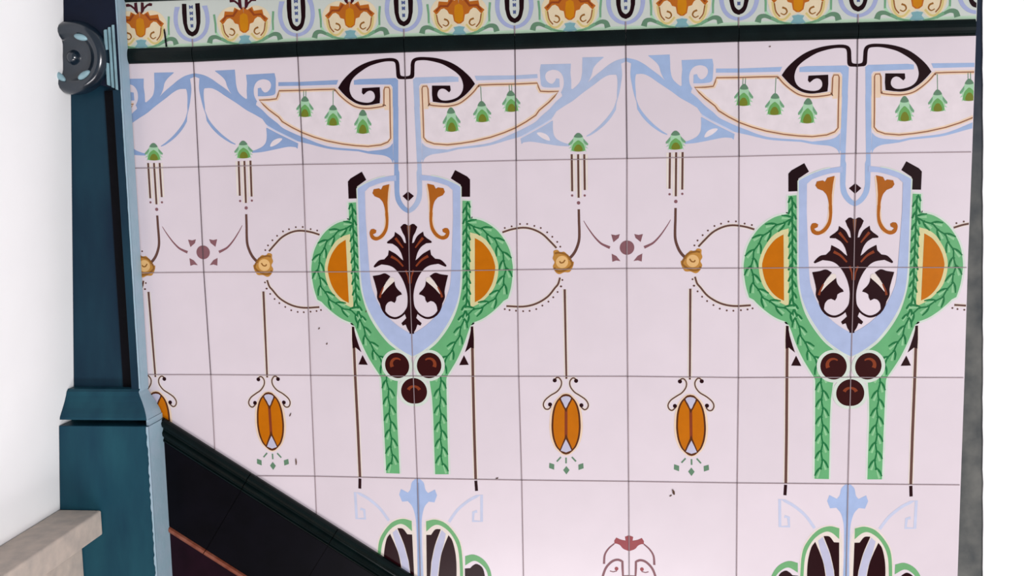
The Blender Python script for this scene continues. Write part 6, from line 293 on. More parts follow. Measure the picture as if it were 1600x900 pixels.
FRIEZE=[
('paleg2',2,'p',[(-0.0103,-0.1699),(0.514,-0.1708),(0.5128,-0.131),(-0.0115,-0.1384)]),
('lilac2',3,'p',[(0.3443,-0.5072),(0.3406,-0.4906),(0.3366,-0.4743),(0.333,-0.4575),(0.3302,-0.4399),(0.3281,-0.4211),(0.3265,-0.4014),(0.326,-0.3812),(0.3276,-0.3606),(0.3313,-0.3389),(0.3368,-0.3161),(0.3439,-0.2941),(0.3526,-0.2742),(0.3632,-0.2568),(0.3757,-0.2409),(0.3892,-0.227),(0.4029,-0.2152),(0.4172,-0.2058),(0.4324,-0.1987),(0.4474,-0.1932),(0.4614,-0.1888),(0.474,-0.1857),(0.4857,-0.1842),(0.4971,-0.1834),(0.5085,-0.1823),(0.5094,-0.2096),(0.4947,-0.2128),(0.4799,-0.2156),(0.4651,-0.2194),(0.4507,-0.2256),(0.4361,-0.2345),(0.4213,-0.2453),(0.4076,-0.258),(0.3959,-0.2724),(0.3864,-0.2888),(0.3787,-0.3071),(0.3727,-0.3269),(0.3687,-0.3474),(0.3668,-0.3695),(0.367,-0.3932),(0.3688,-0.4167),(0.3717,-0.438),(0.376,-0.4564),(0.3819,-0.4729),(0.3884,-0.4887),(0.3946,-0.5049)]),
('black',5,'p',[(0.4144,-0.5322),(0.4117,-0.4475),(0.4164,-0.3567),(0.4208,-0.3387),(0.4251,-0.3204),(0.4296,-0.3029),(0.4349,-0.2877),(0.4409,-0.2751),(0.4473,-0.2644),(0.4547,-0.2554),(0.4633,-0.2478),(0.4737,-0.2422),(0.4856,-0.2385),(0.498,-0.2355),(0.5101,-0.2323),(0.5113,-0.2721),(0.5055,-0.2738),(0.4997,-0.2754),(0.4938,-0.2775),(0.488,-0.2809),(0.482,-0.2855),(0.4758,-0.2911),(0.47,-0.2979),(0.4651,-0.3063),(0.4617,-0.3168),(0.4592,-0.3292),(0.4571,-0.3422),(0.4549,-0.355),(0.4575,-0.5302)]),
('blueink',5,'p',[(0.4949,-0.5003),(0.51,-0.5155),(0.5188,-0.5153),(0.5178,-0.4837),(0.5091,-0.4839)]),
('blueink',5,'p',[(0.4932,-0.4438),(0.5083,-0.4591),(0.517,-0.4588),(0.516,-0.4272),(0.5073,-0.4275)]),
('blueink',5,'p',[(0.4916,-0.393),(0.5067,-0.4083),(0.5155,-0.408),(0.5145,-0.3763),(0.5057,-0.3766)]),
('blueink',5,'p',[(0.4896,-0.3307),(0.5048,-0.346),(0.5135,-0.3458),(0.5126,-0.314),(0.5038,-0.3143)]),
('leaf',4,'r',[(0.2718,-0.4233),(0.2636,-0.3351),(0.2646,-0.255),(0.2925,-0.4211),(0.2829,-0.334),(0.2824,-0.2548)]),
('leafdark',4,'r',[(0.1673,-0.1551),(0.1833,-0.1623),(0.1992,-0.1696),(0.2149,-0.1765),(0.23,-0.1829),(0.2449,-0.1892),(0.259,-0.1951),(0.2713,-0.1993),(0.2811,-0.2007),(0.29,-0.2),(0.2982,-0.1979),(0.3043,-0.1948),(0.3068,-0.1922),(0.3075,-0.1891),(0.3088,-0.1814),(0.3106,-0.1695),(0.3131,-0.157),(0.1586,-0.1701),(0.1733,-0.1791),(0.1883,-0.1883),(0.2031,-0.1973),(0.2174,-0.2057),(0.2311,-0.2138),(0.245,-0.222),(0.2596,-0.2295),(0.2752,-0.2345),(0.2912,-0.2363),(0.3071,-0.2353),(0.3228,-0.2311),(0.3381,-0.2222),(0.3495,-0.2082),(0.3559,-0.1937),(0.3602,-0.1813),(0.3645,-0.1705)]),
('leaf',4,'r',[(0.0495,-0.1388),(0.0705,-0.1405),(0.0915,-0.1417),(0.1134,-0.144),(0.1363,-0.1486),(0.16,-0.1565),(0.1838,-0.1665),(0.2075,-0.1771),(0.2308,-0.1872),(0.0478,-0.1501),(0.0686,-0.154),(0.0892,-0.1573),(0.1094,-0.1615),(0.1295,-0.1676),(0.1504,-0.1767),(0.1722,-0.1881),(0.1946,-0.2006),(0.2171,-0.2127)]),
('palegreen',3,'r',[(0.2633,-0.2663),(0.2575,-0.2564),(0.2522,-0.2468),(0.2467,-0.238),(0.2397,-0.2295),(0.2303,-0.2207),(0.2191,-0.2117),(0.2065,-0.2025),(0.1929,-0.1934),(0.1778,-0.1843),(0.1612,-0.1752),(0.1438,-0.166),(0.1266,-0.1567),(0.284,-0.2549),(0.2784,-0.2453),(0.273,-0.2354),(0.2663,-0.2248),(0.2574,-0.2141),(0.2464,-0.2037),(0.2341,-0.1938),(0.2206,-0.184),(0.2062,-0.1743),(0.1903,-0.1647),(0.1731,-0.1553),(0.1556,-0.146),(0.1384,-0.1367)]),
('creamy',3,'p',[(0.0247,-0.465),(0.0473,-0.4709),(0.0699,-0.4775),(0.0925,-0.4826),(0.1148,-0.4836),(0.1379,-0.4802),(0.1614,-0.4734),(0.1836,-0.4636),(0.203,-0.4513),(0.2197,-0.4355),(0.2344,-0.4165),(0.2462,-0.3959),(0.2538,-0.3752),(0.2563,-0.3543),(0.2546,-0.3325),(0.2502,-0.3109),(0.2449,-0.2903),(0.2391,-0.2708),(0.2317,-0.2521),(0.2229,-0.2342),(0.2126,-0.2176),(0.2003,-0.2013),(0.1861,-0.1855),(0.1713,-0.1721),(0.157,-0.1628),(0.1434,-0.1583),(0.1299,-0.1575),(0.1165,-0.16),(0.1033,-0.1651),(0.0901,-0.1739),(0.0771,-0.1862),(0.0642,-0.2),(0.0512,-0.213),(0.0042,-0.2379)]),
('goldpale2',4,'r',[(0.2073,-0.338),(0.2051,-0.3162),(0.2034,-0.2943),(0.2008,-0.2736),(0.1959,-0.2552),(0.1878,-0.2374),(0.1773,-0.2201),(0.1659,-0.2055),(0.1553,-0.1958),(0.1457,-0.1914),(0.1356,-0.1902),(0.125,-0.1918),(0.1147,-0.1956),(0.1047,-0.2028),(0.094,-0.2143),(0.0828,-0.228),(0.0713,-0.2412),(0.2263,-0.336),(0.2241,-0.3144),(0.2223,-0.2923),(0.2195,-0.2701),(0.2139,-0.2491),(0.2048,-0.2291),(0.1933,-0.2099),(0.1803,-0.1933),(0.1665,-0.1809),(0.1514,-0.1739),(0.1356,-0.1719),(0.1202,-0.1741),(0.1054,-0.1797),(0.0917,-0.1895),(0.0794,-0.2027),(0.068,-0.2166),(0.0567,-0.2295)]),
('brown2',5,'r',[(0.1957,-0.3273),(0.1925,-0.3082),(0.1896,-0.2888),(0.1863,-0.2706),(0.1815,-0.2551),(0.1748,-0.2429),(0.1665,-0.2327),(0.1572,-0.2229),(0.1481,-0.2124),(0.2074,-0.3254),(0.2043,-0.3064),(0.2014,-0.2868),(0.1979,-0.2679),(0.1926,-0.2507),(0.1849,-0.2367),(0.1757,-0.2253),(0.1662,-0.2153),(0.1572,-0.205)]),
('amber2',5,'p',[(0.0025,-0.4774),(0.036,-0.4475),(0.0847,-0.4737),(0.0982,-0.4361),(0.1789,-0.4439),(0.1891,-0.3951),(0.2324,-0.3591),(0.2045,-0.3262),(0.19,-0.3382),(0.1585,-0.3737),(0.132,-0.3806),(0.1045,-0.3619),(0.0884,-0.3313),(0.0552,-0.3213),(0.0441,-0.2648),(0.0164,-0.2431),(-0.0064,-0.2412)]),
('amberlight',6,'p',[(0.0003,-0.4206),(0.0343,-0.402),(0.0411,-0.3448),(0.0354,-0.2709),(-0.0063,-0.2441)]),
('redbrown2',6,'r',[(0.0504,-0.4455),(0.0951,-0.3898),(0.1616,-0.3932),(0.1986,-0.3493),(0.0697,-0.4586),(0.1046,-0.4084),(0.1694,-0.4105),(0.2124,-0.3599)]),
('goldbrown',5,'r',[(0.1313,-0.2945),(0.1235,-0.2915),(0.1151,-0.2885),(0.1064,-0.2847),(0.0986,-0.2789),(0.093,-0.2712),(0.089,-0.2624),(0.087,-0.2531),(0.0877,-0.2439),(0.0922,-0.2356),(0.099,-0.2282),(0.1074,-0.2224),(0.1167,-0.2192),(0.1261,-0.2205),(0.1345,-0.2246),(0.1424,-0.2295),(0.1499,-0.2337),(0.1378,-0.2785),(0.1294,-0.2758),(0.1211,-0.2735),(0.1144,-0.2711),(0.1098,-0.2683),(0.106,-0.2638),(0.1027,-0.2577),(0.1009,-0.2516),(0.1007,-0.247),(0.1029,-0.2423),(0.1075,-0.2366),(0.1132,-0.232),(0.1181,-0.2298),(0.1228,-0.2302),(0.1296,-0.2331),(0.1375,-0.2374),(0.1455,-0.2412)]),
('teal',4,'p',[(-0.0072,-0.2212),(0.0512,-0.213),(0.0382,-0.185),(0.0668,-0.1494),(-0.0102,-0.1412)]),
('wine2',6,'p',[(0.0186,-0.5601),(0.0463,-0.5563),(0.0469,-0.5156),(0.0731,-0.5379),(0.105,-0.5513),(0.1294,-0.5447),(0.1249,-0.5217),(0.0846,-0.523),(0.0532,-0.498),(0.0377,-0.4694),(0.0213,-0.4554),(0.012,-0.4557)])]
OFF=[[[0.0005, 0.0281], [-0.0045, -0.0007], [-0.0099, -0.003], [0.0055, -0.009], [0.0055, -0.009]], [[-0.0001, 0.0105], [0.0058, -0.0057], [-0.0006, 0.0022], [-0.0055, -0.005], [-0.0063, -0.0135]], [[-0.0018, -0.0004], [-0.0059, 0.0012], [-0.0185, 0.0042], [-0.012, -0.0011], [-0.0015, -0.0043]], [[0.0092, 0.0041], [0.003, -0.0029], [-0.006, -0.0023], [-0.0088, -0.0004], [0.001, -0.0017]], [[0.0009, 0.0002], [0.0071, -0.0008], [0.0003, -0.0055], [0.0027, -0.0028], [0.0066, -0.0025]], [[-0.0125, -0.0031], [0.0005, -0.0014], [0.0052, 0.0001], [0.0098, 0.0067], [0.0055, -0.0005]], [[0.0066, 0.0036], [0.0121, -0.0068], [0.0143, 0.0013], [0.0063, 0.0001], [0.0031, -0.0049]], [[-0.0029, 0.0072], [-0.0021, -0.001], [-0.0068, 0.0115], [-0.0022, 0.0017], [-0.004, -0.0093]]]
CAMR=[[0.994799, 0.100194, -0.018339], [-0.006539, -0.116844, -0.993129], [-0.101649, 0.988083, -0.115582]]
CAMC=[0.05971, -1.40735, 0.13922]
FPX=1580

T=.152; Z0=1.3
scene=bpy.context.scene; COL=scene.collection
# ------------------------------------------------------------ materials
def lin(c): return tuple(((x/255)/12.92 if x/255<=.04045 else ((x/255+.055)/1.055)**2.4) for x in c)+(1,)
MATS={}
def mat(name,rgb,rough=.35,var=.06,scale=30,spec=.4,bump=0,rgb2=None,stretch=None,k=.80):
    if name in MATS: return MATS[name]
    m=bpy.data.materials.new(name); m.use_nodes=True; nt=m.node_tree; b=nt.nodes['Principled BSDF']
    b.inputs['Roughness'].default_value=rough; b.inputs['Specular IOR Level'].default_value=spec
    tc=nt.nodes.new('ShaderNodeTexCoord'); mp=nt.nodes.new('ShaderNodeMapping'); nt.links.new(tc.outputs['Object'],mp.inputs[0])
    if stretch: mp.inputs['Scale'].default_value=stretch
    n=nt.nodes.new('ShaderNodeTexNoise'); n.inputs['Scale'].default_value=scale; n.inputs['Detail'].default_value=5; nt.links.new(mp.outputs[0],n.inputs['Vector'])
    cr=nt.nodes.new('ShaderNodeValToRGB'); a=tuple(x*k for x in lin(rgb)); c2=tuple([x*k for x in lin(rgb2)[:3]]+[1]) if rgb2 else None
    cr.color_ramp.elements[0].position=.3; cr.color_ramp.elements[1].position=.7
    cr.color_ramp.elements[0].color=tuple(min(1,x*(1-var)) for x in a[:3])+(1,); cr.color_ramp.elements[1].color=c2 or tuple(min(1,x*(1+var)) for x in a[:3])+(1,)
    nt.links.new(n.outputs['Fac'],cr.inputs[0]); nt.links.new(cr.outputs[0],b.inputs['Base Color'])
    if bump:
        bp=nt.nodes.new('ShaderNodeBump'); bp.inputs['Strength'].default_value=bump; bp.inputs['Distance'].default_value=.002
        nt.links.new(n.outputs['Fac'],bp.inputs['Height']); nt.links.new(bp.outputs[0],b.inputs['Normal'])
    MATS[name]=m; return m
PAL=dict(blue=(180,194,222),bluedeep=(146,170,210),bluemid=(166,188,224),blue2=(178,192,226),blue3=(172,192,230),pale=(204,210,233),white=(236,224,228),peach=(240,212,184),tan=(158,108,82),
 black=(30,6,12),dark=(40,8,14),darkbrown=(92,48,22),darkred=(54,12,12),redbrown=(138,62,34),brown=(104,72,64),mauve=(140,96,102),mauvepale=(190,150,155),
 wine=(160,80,84),cream=(236,224,214),halo=(216,226,214),halocream=(222,214,160),orange=(200,112,4),amber=(178,100,30),gold=(196,140,66),goldpale=(236,190,126),
 goldbrown=(150,100,44),palegreen=(172,214,176),leaf=(120,168,130),leafdark=(104,140,112),midgreen=(112,172,98),olive=(120,130,44),green=(108,180,122),
 greendark=(34,118,66),greenlight=(150,206,154),green2=(118,178,122),greyblue=(200,196,216),lilac=(196,196,220),tanbrown=(140,92,66),
 paleg2=(188,216,188),lilac2=(168,176,212),blueink=(84,96,140),creamy=(232,214,180),goldpale2=(216,196,128),brown2=(150,96,50),amber2=(188,104,34),
 amberlight=(206,132,20),redbrown2=(150,70,30),teal=(128,172,178),wine2=(72,24,34))
def pm(n): return mat('glaze_'+n,PAL[n],.3,.05,60,.12)
def tile_mat(name,rgb):
    m=mat(name,rgb,.28,.02,18,.35)
    nt=m.node_tree; b=nt.nodes['Principled BSDF']; src=b.inputs['Base Color'].links[0].from_socket
    tc=nt.nodes.new('ShaderNodeTexCoord'); mp=nt.nodes.new('ShaderNodeMapping'); mp.inputs['Scale'].default_value=(1/T,0,1/T); mp.inputs['Location'].default_value=(.5,0,-Z0/T+2-.001)
    fl=nt.nodes.new('ShaderNodeVectorMath'); fl.operation='FLOOR'; wn=nt.nodes.new('ShaderNodeTexWhiteNoise'); mr=nt.nodes.new('ShaderNodeMapRange')
    mr.inputs['To Min'].default_value=.955; mr.inputs['To Max'].default_value=1.03
    mx=nt.nodes.new('ShaderNodeVectorMath'); mx.operation='SCALE'
    nt.links.new(tc.outputs['Object'],mp.inputs[0]); nt.links.new(mp.outputs[0],fl.inputs[0]); nt.links.new(fl.outputs[0],wn.inputs['Vector'])
    nt.links.new(wn.outputs['Value'],mr.inputs['Value']); nt.links.new(src,mx.inputs[0]); nt.links.new(mr.outputs[0],mx.inputs['Scale']); nt.links.new(mx.outputs[0],b.inputs['Base Color'])
    return m
M_TILE=tile_mat('white_glazed_tile',(232,219,226)); M_FTILE=tile_mat('pale_glazed_tile',(208,214,206))
M_GROUT=mat('grout',(186,166,170),.9,.2,14,.1,rgb2=(150,132,136))
M_GROUT2=mat('dark_joint',(128,108,112),.9,.25,14,.1,rgb2=(90,76,80))
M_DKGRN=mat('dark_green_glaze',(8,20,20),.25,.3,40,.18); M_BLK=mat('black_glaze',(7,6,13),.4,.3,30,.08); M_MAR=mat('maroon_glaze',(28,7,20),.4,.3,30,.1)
M_BEAD=mat('brown_bead_glaze',(142,66,42),.4,.3,70,.3,rgb2=(158,96,76))
M_TEAL=mat('teal_paint',(24,66,88),.45,.22,22,.14,bump=.15,stretch=(1,1,.25),rgb2=(34,84,98)); M_TEALD=mat('teal_paint_dimmed',(18,44,66),.45,.22,22,.14,bump=.15,stretch=(1,1,.25),rgb2=(25,60,76)); M_TEALSHADE=mat('teal_paint_top_shade',(11,20,40),.4,.2,25,.15,bump=.1)  # darker upper paints carry the light's falloff up the post in their colour
M_PALE=mat('pale_blue_grey_paint',(176,200,216),.6,.1,60,.2,bump=.4,rgb2=(158,188,202)); M_PALE2=mat('pale_glare_paint',(152,188,198),.4,.2,50,.4)  # second paint: glare on reeds and leaf tips, put into the colour
M_PLASTER=mat('white_plaster',(250,250,250),.9,.01,20,.1,bump=.1,k=1); M_STONE=mat('pale_stone',(206,194,184),.7,.12,45,.2,bump=.3,rgb2=(222,206,192))
M_CEM=mat('grey_cement',(84,88,90),.9,.2,26,.1,bump=.4,rgb2=(118,118,114)); M_FLOOR=mat('floor_boards',(120,100,84),.6,.15,8,.2)
# ------------------------------------------------------------ helpers
def link(name,me,mats,parent=None):
    o=bpy.data.objects.new(name,me); COL.objects.link(o)
    for m in (mats if isinstance(mats,(list,tuple)) else [mats]): me.materials.append(m)
    if parent: o.parent=parent; o.matrix_parent_inverse=Matrix.Translation(-Vector(parent.location))
    return o
def pierx(z): return -.7052+(z-Z0-.386)*(.0515/.835)
def finish(name,bm,mats,parent=None,smooth=False,bevel=0,cut=False):
    if cut:   # scribed against the side wall
        k=.0515/.835
        g=bmesh.ops.bisect_plane(bm,geom=bm.verts[:]+bm.edges[:]+bm.faces[:],plane_co=(pierx(Z0)+.0006,0,Z0),plane_no=(-1,0,k),clear_outer=True)
        ed=[x for x in g['geom_cut'] if isinstance(x,bmesh.types.BMEdge)]
        if ed: bmesh.ops.holes_fill(bm,edges=ed,sides=0)
    bmesh.ops.recalc_face_normals(bm,faces=bm.faces[:])
    if smooth:
        for f in bm.faces: f.smooth=True
    me=bpy.data.meshes.new(name); bm.to_mesh(me); bm.free(); o=link(name,me,mats,parent)
    if bevel:
        b=o.modifiers.new('Bevel','BEVEL'); b.width=bevel; b.segments=2; b.limit_method='ANGLE'
    return o
def thing(name,label,cat,loc):
    o=bpy.data.objects.new(name,None); COL.objects.link(o); o.location=loc; o['label']=label; o['category']=cat; o.empty_display_size=.05; return o
def struct(o): o['kind']='structure'; return o
def box(bm,x0,x1,y0,y1,z0,z1,mi=0):
    v=[bm.verts.new((x,y,z)) for x in (x0,x1) for y in (y0,y1) for z in (z0,z1)]
    for q in ((0,1,3,2),(4,6,7,5),(0,4,5,1),(2,3,7,6),(0,2,6,4),(1,5,7,3)):
        f=bm.faces.new([v[i] for i in q]); f.material_index=mi
def prism(bm,poly,y0,y1,mi=0,mside=None):   # polygon in X,Z swept through the thickness y0..y1
    a=[bm.verts.new((x,y0,z)) for x,z in poly]; b=[bm.verts.new((x,y1,z)) for x,z in poly]; n=len(poly)
    bm.faces.new(a).material_index=mi; bm.faces.new(b[::-1]).material_index=mi
    for i in range(n):
        f=bm.faces.new([a[i],b[i],b[(i+1)%n],a[(i+1)%n]]); f.material_index=mi if mside is None else mside
def off(u,v):   # how far each joint was set from the perfect grid
    u=min(max(u,0),6.9999); v=min(max(v,0),3.9999); i,j=int(u),int(v); a,b=u-i,v-j
    q=((1-a)*(1-b),OFF[i][j]),(a*(1-b),OFF[i+1][j]),((1-a)*b,OFF[i][j+1]),(a*b,OFF[i+1][j+1])
    return sum(w*o[0] for w,o in q),sum(w*o[1] for w,o in q)
def grid(u,v):
    a,b=off(u,v); return ((u+a-3.5)*T,Z0-(v+b-2)*T)
UL,UR=-.68,6.995
def clip(poly,u0,u1):
    for s,lim in ((1,u0),(-1,u1)):
        out=[]
        for i,p in enumerate(poly):
            q=poly[i-1]; ip=s*(p[0]-lim)>=0; iq=s*(q[0]-lim)>=0
            if ip!=iq:
                t=(lim-q[0])/(p[0]-q[0]); out.append((lim,q[1]+t*(p[1]-q[1])))
            if ip: out.append(p)
        poly=out
        if len(poly)<3: return []
    return poly
def tess(kind,pts):
    if kind=='r':
        n=len(pts)//2; return [[pts[i],pts[i+1],pts[n+i+1],pts[n+i]] for i in range(n-1)]
    P=[Vector((x,y,0)) for x,y in pts]
    return [[pts[i] for i in t] for t in geometry.tessellate_polygon([P])]
def printed(bm,art,axes,mats,vclip=None):
    idx={}
    for rank,(c,l,k,pts) in enumerate(sorted(art,key=lambda a:a[1])):
        if c not in idx: mats.append(pm(c)); idx[c]=len(mats)-1
        if c=='blue':
            for extra in ('bluedeep','bluemid'):
                if extra not in idx: mats.append(pm(extra)); idx[extra]=len(mats)-1
        tris=tess(k,pts); y=-.00015-1.1e-6*rank
        for ax in axes:
            for s in (1,-1):
                y-=4e-7
                for t in tris:
                    q=clip([(ax+s*a,b) for a,b in t],UL,UR)
                    if vclip: 
                        q=[(b,a) for a,b in q]; q=clip(q,*vclip) if len(q)>2 else []; q=[(b,a) for a,b in q]
                    if len(q)<3: continue
                    w=[grid(*p) for p in q]
                    ar=sum(w[i-1][0]*w[i][1]-w[i][0]*w[i-1][1] for i in range(len(w)))
                    if abs(ar)<1e-10: continue
                    if ar<0: w=w[::-1]
                    try:
                        f=bm.faces.new([bm.verts.new((a,y,b)) for a,b in w]); f.material_index=idx[c] if c!='blue' else idx['bluedeep' if ax+s*.5<2 else 'bluemid' if ax==6 else 'blue']   # the older left repeats are printed deeper
                    except ValueError: pass
def seg(bm,a,b,w,y,mi):
    n=8; L=[];R=[]
    for i in range(n+1):
        u=a[0]+(b[0]-a[0])*i/n; v=a[1]+(b[1]-a[1])*i/n; x,z=grid(u,v)
        dx,dz=(w/2,0) if a[0]==b[0] else (0,w/2)
        L.append(bm.verts.new((x-dx,y,z-dz))); R.append(bm.verts.new((x+dx,y,z+dz)))
    for i in range(n): bm.faces.new([L[i],R[i],R[i+1],L[i+1]]).material_index=mi
def finish_flat(name,bm,mats,parent):
    for f in bm.faces:
        f.normal_update()
        if f.normal.y>.5: f.normal_flip()
    me=bpy.data.meshes.new(name); bm.to_mesh(me); bm.free(); return link(name,me,mats,parent)
# ------------------------------------------------------------ setting
bm=bmesh.new(); box(bm,-1.7,1.7,.0105,.11,0,2.5); struct(finish('wall_back',bm,M_PLASTER))
def pierx(z): return -.7052+(z-Z0-.386)*(.0515/.835)
bm=bmesh.new()
P=[(pierx(0),0),(pierx(2.5),2.5),(-1.7,2.5),(-1.7,0)]; prism(bm,P,-.36,.0105); struct(finish('wall_left',bm,M_PLASTER))
def edgex(z): return .5515-(z-Z0+.03)*(.0266/.78)
bm=bmesh.new()
Zs=[0+i*.02 for i in range(126)]; jag=[random.uniform(-.0006,.0006) for _ in Zs]
prism(bm,[(edgex(z)+j,z) for z,j in zip(Zs,jag)]+[(1.7,2.5),(1.7,0)],-.001,.0105); struct(finish('wall_right',bm,M_PLASTER))
bm=bmesh.new(); prism(bm,[(.5290,0),(.5290,2.5)]+[(edgex(z)+j,z) for z,j in zip(Zs,jag)][::-1],.0012,.0105)
m=M_CEM; nt=m.node_tree; b=nt.nodes['Principled BSDF']; src=b.inputs['Base Color'].links[0].from_socket   # the upper end of the cement is stained dark
tc=nt.nodes.new('ShaderNodeTexCoord'); sp=nt.nodes.new('ShaderNodeSeparateXYZ'); nz=nt.nodes.new('ShaderNodeTexNoise'); nz.inputs['Scale'].default_value=9
ad=nt.nodes.new('ShaderNodeMath'); ad.operation='MULTIPLY_ADD'; ad.inputs[1].default_value=.12
mr=nt.nodes.new('ShaderNodeMapRange'); mr.inputs['From Min'].default_value=Z0+.12; mr.inputs['From Max'].default_value=Z0+.34
mx=nt.nodes.new('ShaderNodeMix'); mx.data_type='RGBA'; mx.inputs[7].default_value=lin((38,46,60))
nt.links.new(tc.outputs['Object'],sp.inputs[0]); nt.links.new(tc.outputs['Object'],nz.inputs['Vector']); nt.links.new(nz.outputs['Fac'],ad.inputs[0]); nt.links.new(sp.outputs['Z'],ad.inputs[2])
nt.links.new(ad.outputs[0],mr.inputs['Value']); nt.links.new(mr.outputs[0],mx.inputs[0]); nt.links.new(src,mx.inputs[6]); nt.links.new(mx.outputs[2],b.inputs['Base Color'])
struct(finish('trim_1',bm,M_CEM))
bm=bmesh.new(); box(bm,-1.7,1.7,-3,.11,-.1,0); struct(finish('floor',bm,M_FLOOR))
# ------------------------------------------------------------ tiled dado
dado=thing('tiled_dado','white wall tiles printed with brown and green floral shields below a dark green border','wall tiles',(-.05,0,Z0-5*T))
bm=bmesh.new(); mats=[M_TILE,M_GROUT,M_GROUT2]
VB=7
for i in range(-1,7):
    for j in range(VB):
        u0=max(i,UL); vs=[(u0,j),(i+1,j),(i+1,j+1),(u0,j+1)]
        w=[grid(min(u,7),v) for u,v in vs]
        f=[bm.verts.new((x,0,z)) for x,z in w]; b_=[bm.verts.new((x,.01,z)) for x,z in w]
        bm.faces.new(f).material_index=0
        for k in range(4): bm.faces.new([f[k],b_[k],b_[(k+1)%4],f[(k+1)%4]]).material_index=0
printed(bm,ART,(-2,2,6),mats,(0,VB-.01))
YG=-.0012
for i in range(0,7): 
    for j in range(VB): seg(bm,(i,j),(i,j+1),.0012,YG,2 if j==0 or (i==0 and j<3) else 1)
for j in range(1,VB):
    for i in range(-1,7): seg(bm,(max(i,UL),j),(min(i+1,6.99),j),.0011,YG,1)
mats.append(mat('chip_stain',(96,72,60),.8,.3,80,.1)); ci=len(mats)-1     # small chips and stains
for u,v,w,h,a in ((1.099,2.542,.014,.03,.7),(1.169,2.691,.012,.024,.3),(.779,3.389,.012,.05,.5),(.816,3.86,.014,.07,0),(2.766,3.985,.03,.012,-.3),(4.413,4.092,.02,.06,-.3),(5.266,.048,.013,.012,0),(1.565,2.38,.01,.02,.3),(4.39,4.13,.025,.012,-.6)):
    n=9; vv=[]
    for k in range(n):
        t=2*math.pi*k/n; r=random.uniform(.35,.6); x,z=w*r*math.cos(t),h*r*math.sin(t); x,z=x*math.cos(a)-z*math.sin(a),x*math.sin(a)+z*math.cos(a)
        X,Zz=grid(u+x,v+z); vv.append(bm.verts.new((X,-.0013,Zz)))
    bm.faces.new(vv).material_index=ci
finish_flat('field_tiles',bm,mats,dado)
VF0,VF1=-.563,-.142
bm=bmesh.new(); mats=[M_FTILE,M_GROUT,M_BLK]
for i in range(-1,7):
    w=[grid(max(i,UL),VF0),grid(min(i+1,7),VF0),grid(min(i+1,7),VF1+.02),grid(max(i,UL),VF1+.02)]
    f=[bm.verts.new((x,0,z)) for x,z in w]; b_=[bm.verts.new((x,.01,z)) for x,z in w]; bm.faces.new(f)
    for k in range(4): bm.faces.new([f[k],b_[k],b_[(k+1)%4],f[(k+1)%4]])
printed(bm,FRIEZE,[i+.5 for i in range(-1,7)],mats,(VF0,VF1+.015))
for i in range(0,7): seg(bm,(i,-.21),(i,VF1+.02),.0015,YG,1)
vv=[bm.verts.new((x,-.0013,z)) for x,z in [grid(u,v) for u,v in ((-.273,-.30),(-.262,-.315),(-.255,-.27),(-.25,-.2),(-.245,-.145),(-.262,-.145),(-.265,-.2))]]; bm.faces.new(vv).material_index=2
finish_flat('frieze_tiles',bm,mats,dado)
def run(bm,prof,a,b,mi=0):  # sweep a profile [(v offset, y)] between u=a and u=b, following the wall grid
    rows=[[bm.verts.new((grid(u,v)[0],y,grid(u,v)[1])) for v,y in prof] for u in (a,b)]
    n=len(prof)
    for k in range(n): bm.faces.new([rows[0][k],rows[0][(k+1)%n],rows[1][(k+1)%n],rows[1][k]]).material_index=mi
    bm.faces.new(rows[0]).material_index=mi; bm.faces.new(rows[1][::-1]).material_index=mi
def halfround(v0,v1,d): return [(v0,.01),(v0,-.001)]+[((v0+v1)/2-(v1-v0)/2*math.cos(math.pi*k/8),-.001-d*math.sin(math.pi*k/8)) for k in range(1,8)]+[(v1,-.001),(v1,.01)]
for nm,v0,v1,d in (('border_moulding',VF1,-.001,.005),('top_moulding',VF0-.14,VF0,.005)):
    bm=bmesh.new()
    for i in range(-1,7): run(bm,halfround(v0,v1,d),max(i,-.630)+.003,min(i+1,6.99)-.003)
    o=finish(nm,bm,M_DKGRN,dado); o['label']='dark green half-round border tiles'
# ------------------------------------------------------------ raking border of the stairs
sk=thing('stair_skirting','black and dark green glazed skirting sloping down across the tiles, with a thin brown bead','skirting',(-.3,0,Z0-.62))
ang=math.atan(-.639); e=(math.cos(ang),math.sin(ang)); nrm=(math.sin(ang),-math.cos(ang)); O=(-.6059,Z0-.2149)
def rake(name,prof,mi,cuts=None,gap=.0006):   # prof: [(distance below the top edge, y)]
    bm=bmesh.new(); t0=-.15; step=cuts or 1.3; t=t0; end=1.0
    while t<end:
        a,b=t+gap,min(t+step,end)-gap
        rows=[[bm.verts.new((O[0]+e[0]*s+nrm[0]*d,y,O[1]+e[1]*s+nrm[1]*d)) for d,y in prof] for s in (a,b)]
        n=len(prof)
        for k in range(n): bm.faces.new([rows[0][k],rows[0][(k+1)%n],rows[1][(k+1)%n],rows[1][k]])
        bm.faces.new(rows[0]); bm.faces.new(rows[1][::-1]); t+=step
    for co,no in (((-.6063,0,0),(-1,0,0)),((.5315,0,0),(1,0,0)),((0,0,.02),(0,0,-1))):
        g=bmesh.ops.bisect_plane(bm,geom=bm.verts[:]+bm.edges[:]+bm.faces[:],plane_co=co,plane_no=no,clear_outer=True)
        ed=[x for x in g['geom_cut'] if isinstance(x,bmesh.types.BMEdge)]
        if ed: bmesh.ops.edgeloop_fill(bm,edges=ed)
    return finish(name,bm,mi,sk)
rake('raking_moulding',[(0,-.0018),(0,-.006),(.002,-.010),(.006,-.0125),(.010,-.011),(.0125,-.007),(.0145,-.007),(.018,-.0115),(.022,-.0105),(.0245,-.0065),(.0262,-.007),(.0275,-.0095),(.0295,-.0085),(.030,-.005),(.030,-.0018)],M_DKGRN,.152)
rake('mortar_bed',[(.001,-.0018),(.001,-.0045),(.2,-.0045),(.2,-.0018)],M_BLK,1.3)
